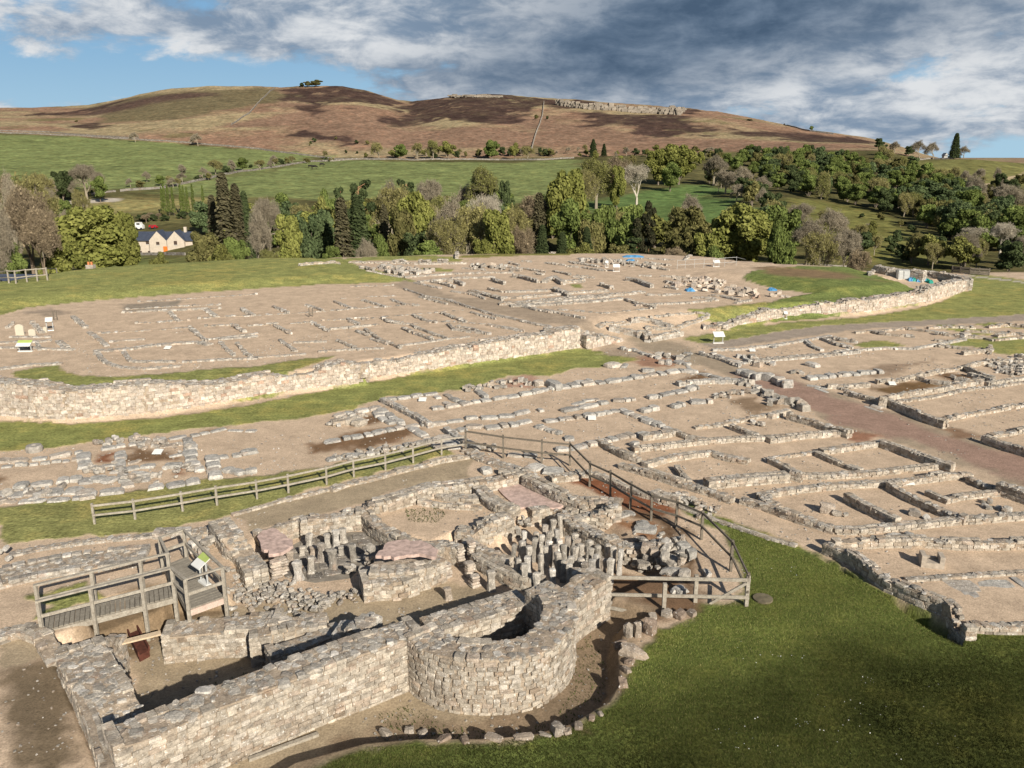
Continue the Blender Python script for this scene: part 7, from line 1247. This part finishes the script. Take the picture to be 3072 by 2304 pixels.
# vehicles by the farmhouse, cows, pole, skyline house
def vehicle(label, vx, vy, L_, H_, mat, cat, name):
    g = Gfar('V', [(vx, vy)])[0]; t = thing(name, label, cat, tuple(g)); gx, gy, g_ = g; b = Bx()
    prof = [(-L_ / 2, .3), (L_ / 2, .3), (L_ / 2, H_ * .62), (L_ * .30, H_ * .68), (L_ * .18, H_), (-L_ * .46, H_), (-L_ / 2, H_ * .9)]
    n = len(prof); b.V = [(gx + a, gy - .9, g_ + c) for a, c in prof] + [(gx + a, gy + .9, g_ + c) for a, c in prof]; b.F = [tuple(range(n)), tuple(reversed(range(n, 2 * n)))] + [((i + 1) % n, i, n + i, n + (i + 1) % n) for i in range(n)]; b.obj('body', mat, t)
    b = Bx(); b.box((gx - L_ * .05, gy - .92, g_ + H_ * .80), (L_ * .45, .04, H_ * .24)); b.obj('side_window', MDARK, t)
    for s_ in (-.32, .32):
        b = Bx(); k = 10; r_ = .36; cx = gx + L_ * s_; b.V = [(cx + r_ * math.cos(2 * math.pi * i / k), yy_, g_ + r_ + r_ * math.sin(2 * math.pi * i / k)) for yy_ in (gy - .95, gy - .7) for i in range(k)]; b.F = [tuple(range(k)), tuple(reversed(range(k, 2 * k)))] + [((i + 1) % k, i, k + i, k + (i + 1) % k) for i in range(k)]; b.obj('wheel', MDARK, t)
vehicle('tall white van parked on the bank behind the farmhouse', 303, 497, 2.3, 2.3, MWHITE, 'van', 'white_van'); vehicle('small red car parked right of the white van', 332, 494, 2.3, 1.1, mat_plain('red_paint', (.42, .01, .015), .4, .05), 'car', 'red_car')
def cow(label, vx, vy, s_):
    g = Gfar('V', [(vx, vy)])[0]; a = Wd(); J = lambda x, z, y=0.0: (x * s_, y * s_, z * s_)
    for p, q, r0, r1 in [((-.8, 1.1), (0, 1.15), .36, .38), ((0, 1.15), (.75, 1.15), .38, .30), ((.75, 1.15), (1.15, .9), .22, .16), ((1.1, .95), (1.45, .62), .16, .10), ((-.85, 1.2), (-.95, .5), .05, .03)]: a.add(J(*p), J(*q), r0 * s_, r1 * s_, 8)
    for x_ in (-.7, .65):
        for y_ in (-.18, .18): a.add(J(x_, .95, y_), J(x_ + .03, .45, y_), .12 * s_, .07 * s_, 5); a.add(J(x_ + .03, .45, y_), J(x_, 0, y_), .07 * s_, .06 * s_, 5)
    me = build_mesh('cow', np.concatenate(a.V), np.concatenate(a.F), mat_plain('black_hide', (.015, .013, .012), .8, .2)); o = link('cow', me, label=label, category='cow', group='black cows on the far pasture'); o.location = g; o.rotation_euler = (0, 0, .3)
cow('leftmost small black cow on the far pasture', 670, 364, 1.3); cow('black cow grazing lower right of the first on the far pasture', 679, 366, 1.6); cow('rightmost black cow, highest on the far pasture', 695, 361, 1.4)
g = G('V', [(1038, 545)])[0]; b = Bx(); b.bar((g[0], g[1] + 4, g[2] - 3), (g[0], g[1] + 4, g[2] + 3.2), .2, .2, up=(0, 1, 0)); b.obj('pole', MPALEBARK, None, label='thin pale pole before the yellow-green tree at the far fort edge', category='pole')
g = Gfar('V', [(2040, 343)])[0]; t = thing('skyline_cottage', 'tiny pale gabled building by the conifer on the right skyline', 'building', tuple(g)); b = Bx(); b.box((g[0], g[1], g[2] + .8), (2.2, 3, 2.6)); b.obj('wall', MGREYP, t); b = Bx(); V = [(g[0] - 1.3, g[1] - 2.3, g[2] + 2), (g[0] + 1.3, g[1] - 2.3, g[2] + 2), (g[0], g[1] - 2.3, g[2] + 3.6)]; b.V = V + [(a[0], a[1] + 4.6, a[2]) for a in V]; b.F = [(0, 1, 2), (5, 4, 3), (1, 0, 3, 4), (2, 1, 4, 5), (0, 2, 5, 3)]; b.obj('roof', MGREYP, t)
# chimney and slate roof of the building sunk behind the left lawn
g = G('Q', [(590, 1008)])[0]; gx, gy, g_ = g; t = thing('sunken_house', 'stone chimney with orange pots rising behind the left fort lawn', 'building', (gx, gy + 6, g_ - 3)); b = Bx(); b.box((gx, gy + 6, g_ - .7), (1.0, .8, 3.2)); c = b.obj('chimney', mat_plain('chimney_stone', (.33, .29, .24), .95, .3, 3), t)
for dx_ in (-.25, .35): b = Bx(); b.bar((gx - .05 + dx_ * .7, gy + 6, g_ + .9), (gx - .05 + dx_ * .7, gy + 6, g_ + 1.3), .2, .2, up=(0, 1, 0)); f = b.obj('chimney_pot', mat_plain('terracotta', (.55, .2, .08), .8, .1), c)
g = G('Q', [(20, 1068)])[0]; t = thing('dark_roofed_building', 'dark slate roof showing over the lawn edge at the far left', 'building', tuple(g)); gx, gy, g_ = g; b = Bx(); b.V = [(gx - 6, gy + 2, g_ - 2), (gx + 1.2, gy + 2, g_ - 2), (gx + .2, gy + 6, g_ + .1), (gx - 6, gy + 6, g_ + .1), (gx - 6, gy + 10, g_ - 2), (gx + 1.2, gy + 10, g_ - 2)]; b.F = [(0, 1, 2, 3), (3, 2, 5, 4), (1, 5, 2), (0, 3, 4)]; b.obj('roof', MSL, t); b = Bx(); b.box((gx - 2.4, gy + 6, g_ - 3.6), (6.8, 7.4, 3.2)); b.obj('wall', mat_plain('dark_wall', (.2, .17, .14)), t)
# green bin at the far edge
g = gp('X', 1885, 775); t = thing('green_bin', 'small dark green bin at the far edge of the fort', 'bin', tuple(g)); b = Bx(); b.box(g + np.array((0, 0, .5)), (.7, .6, 1.0)); b.obj('body', MTEAL, t); b = Bx(); b.box(g + np.array((0, 0, 1.04)), (.76, .66, .08)); b.obj('lid', MTEAL, t)
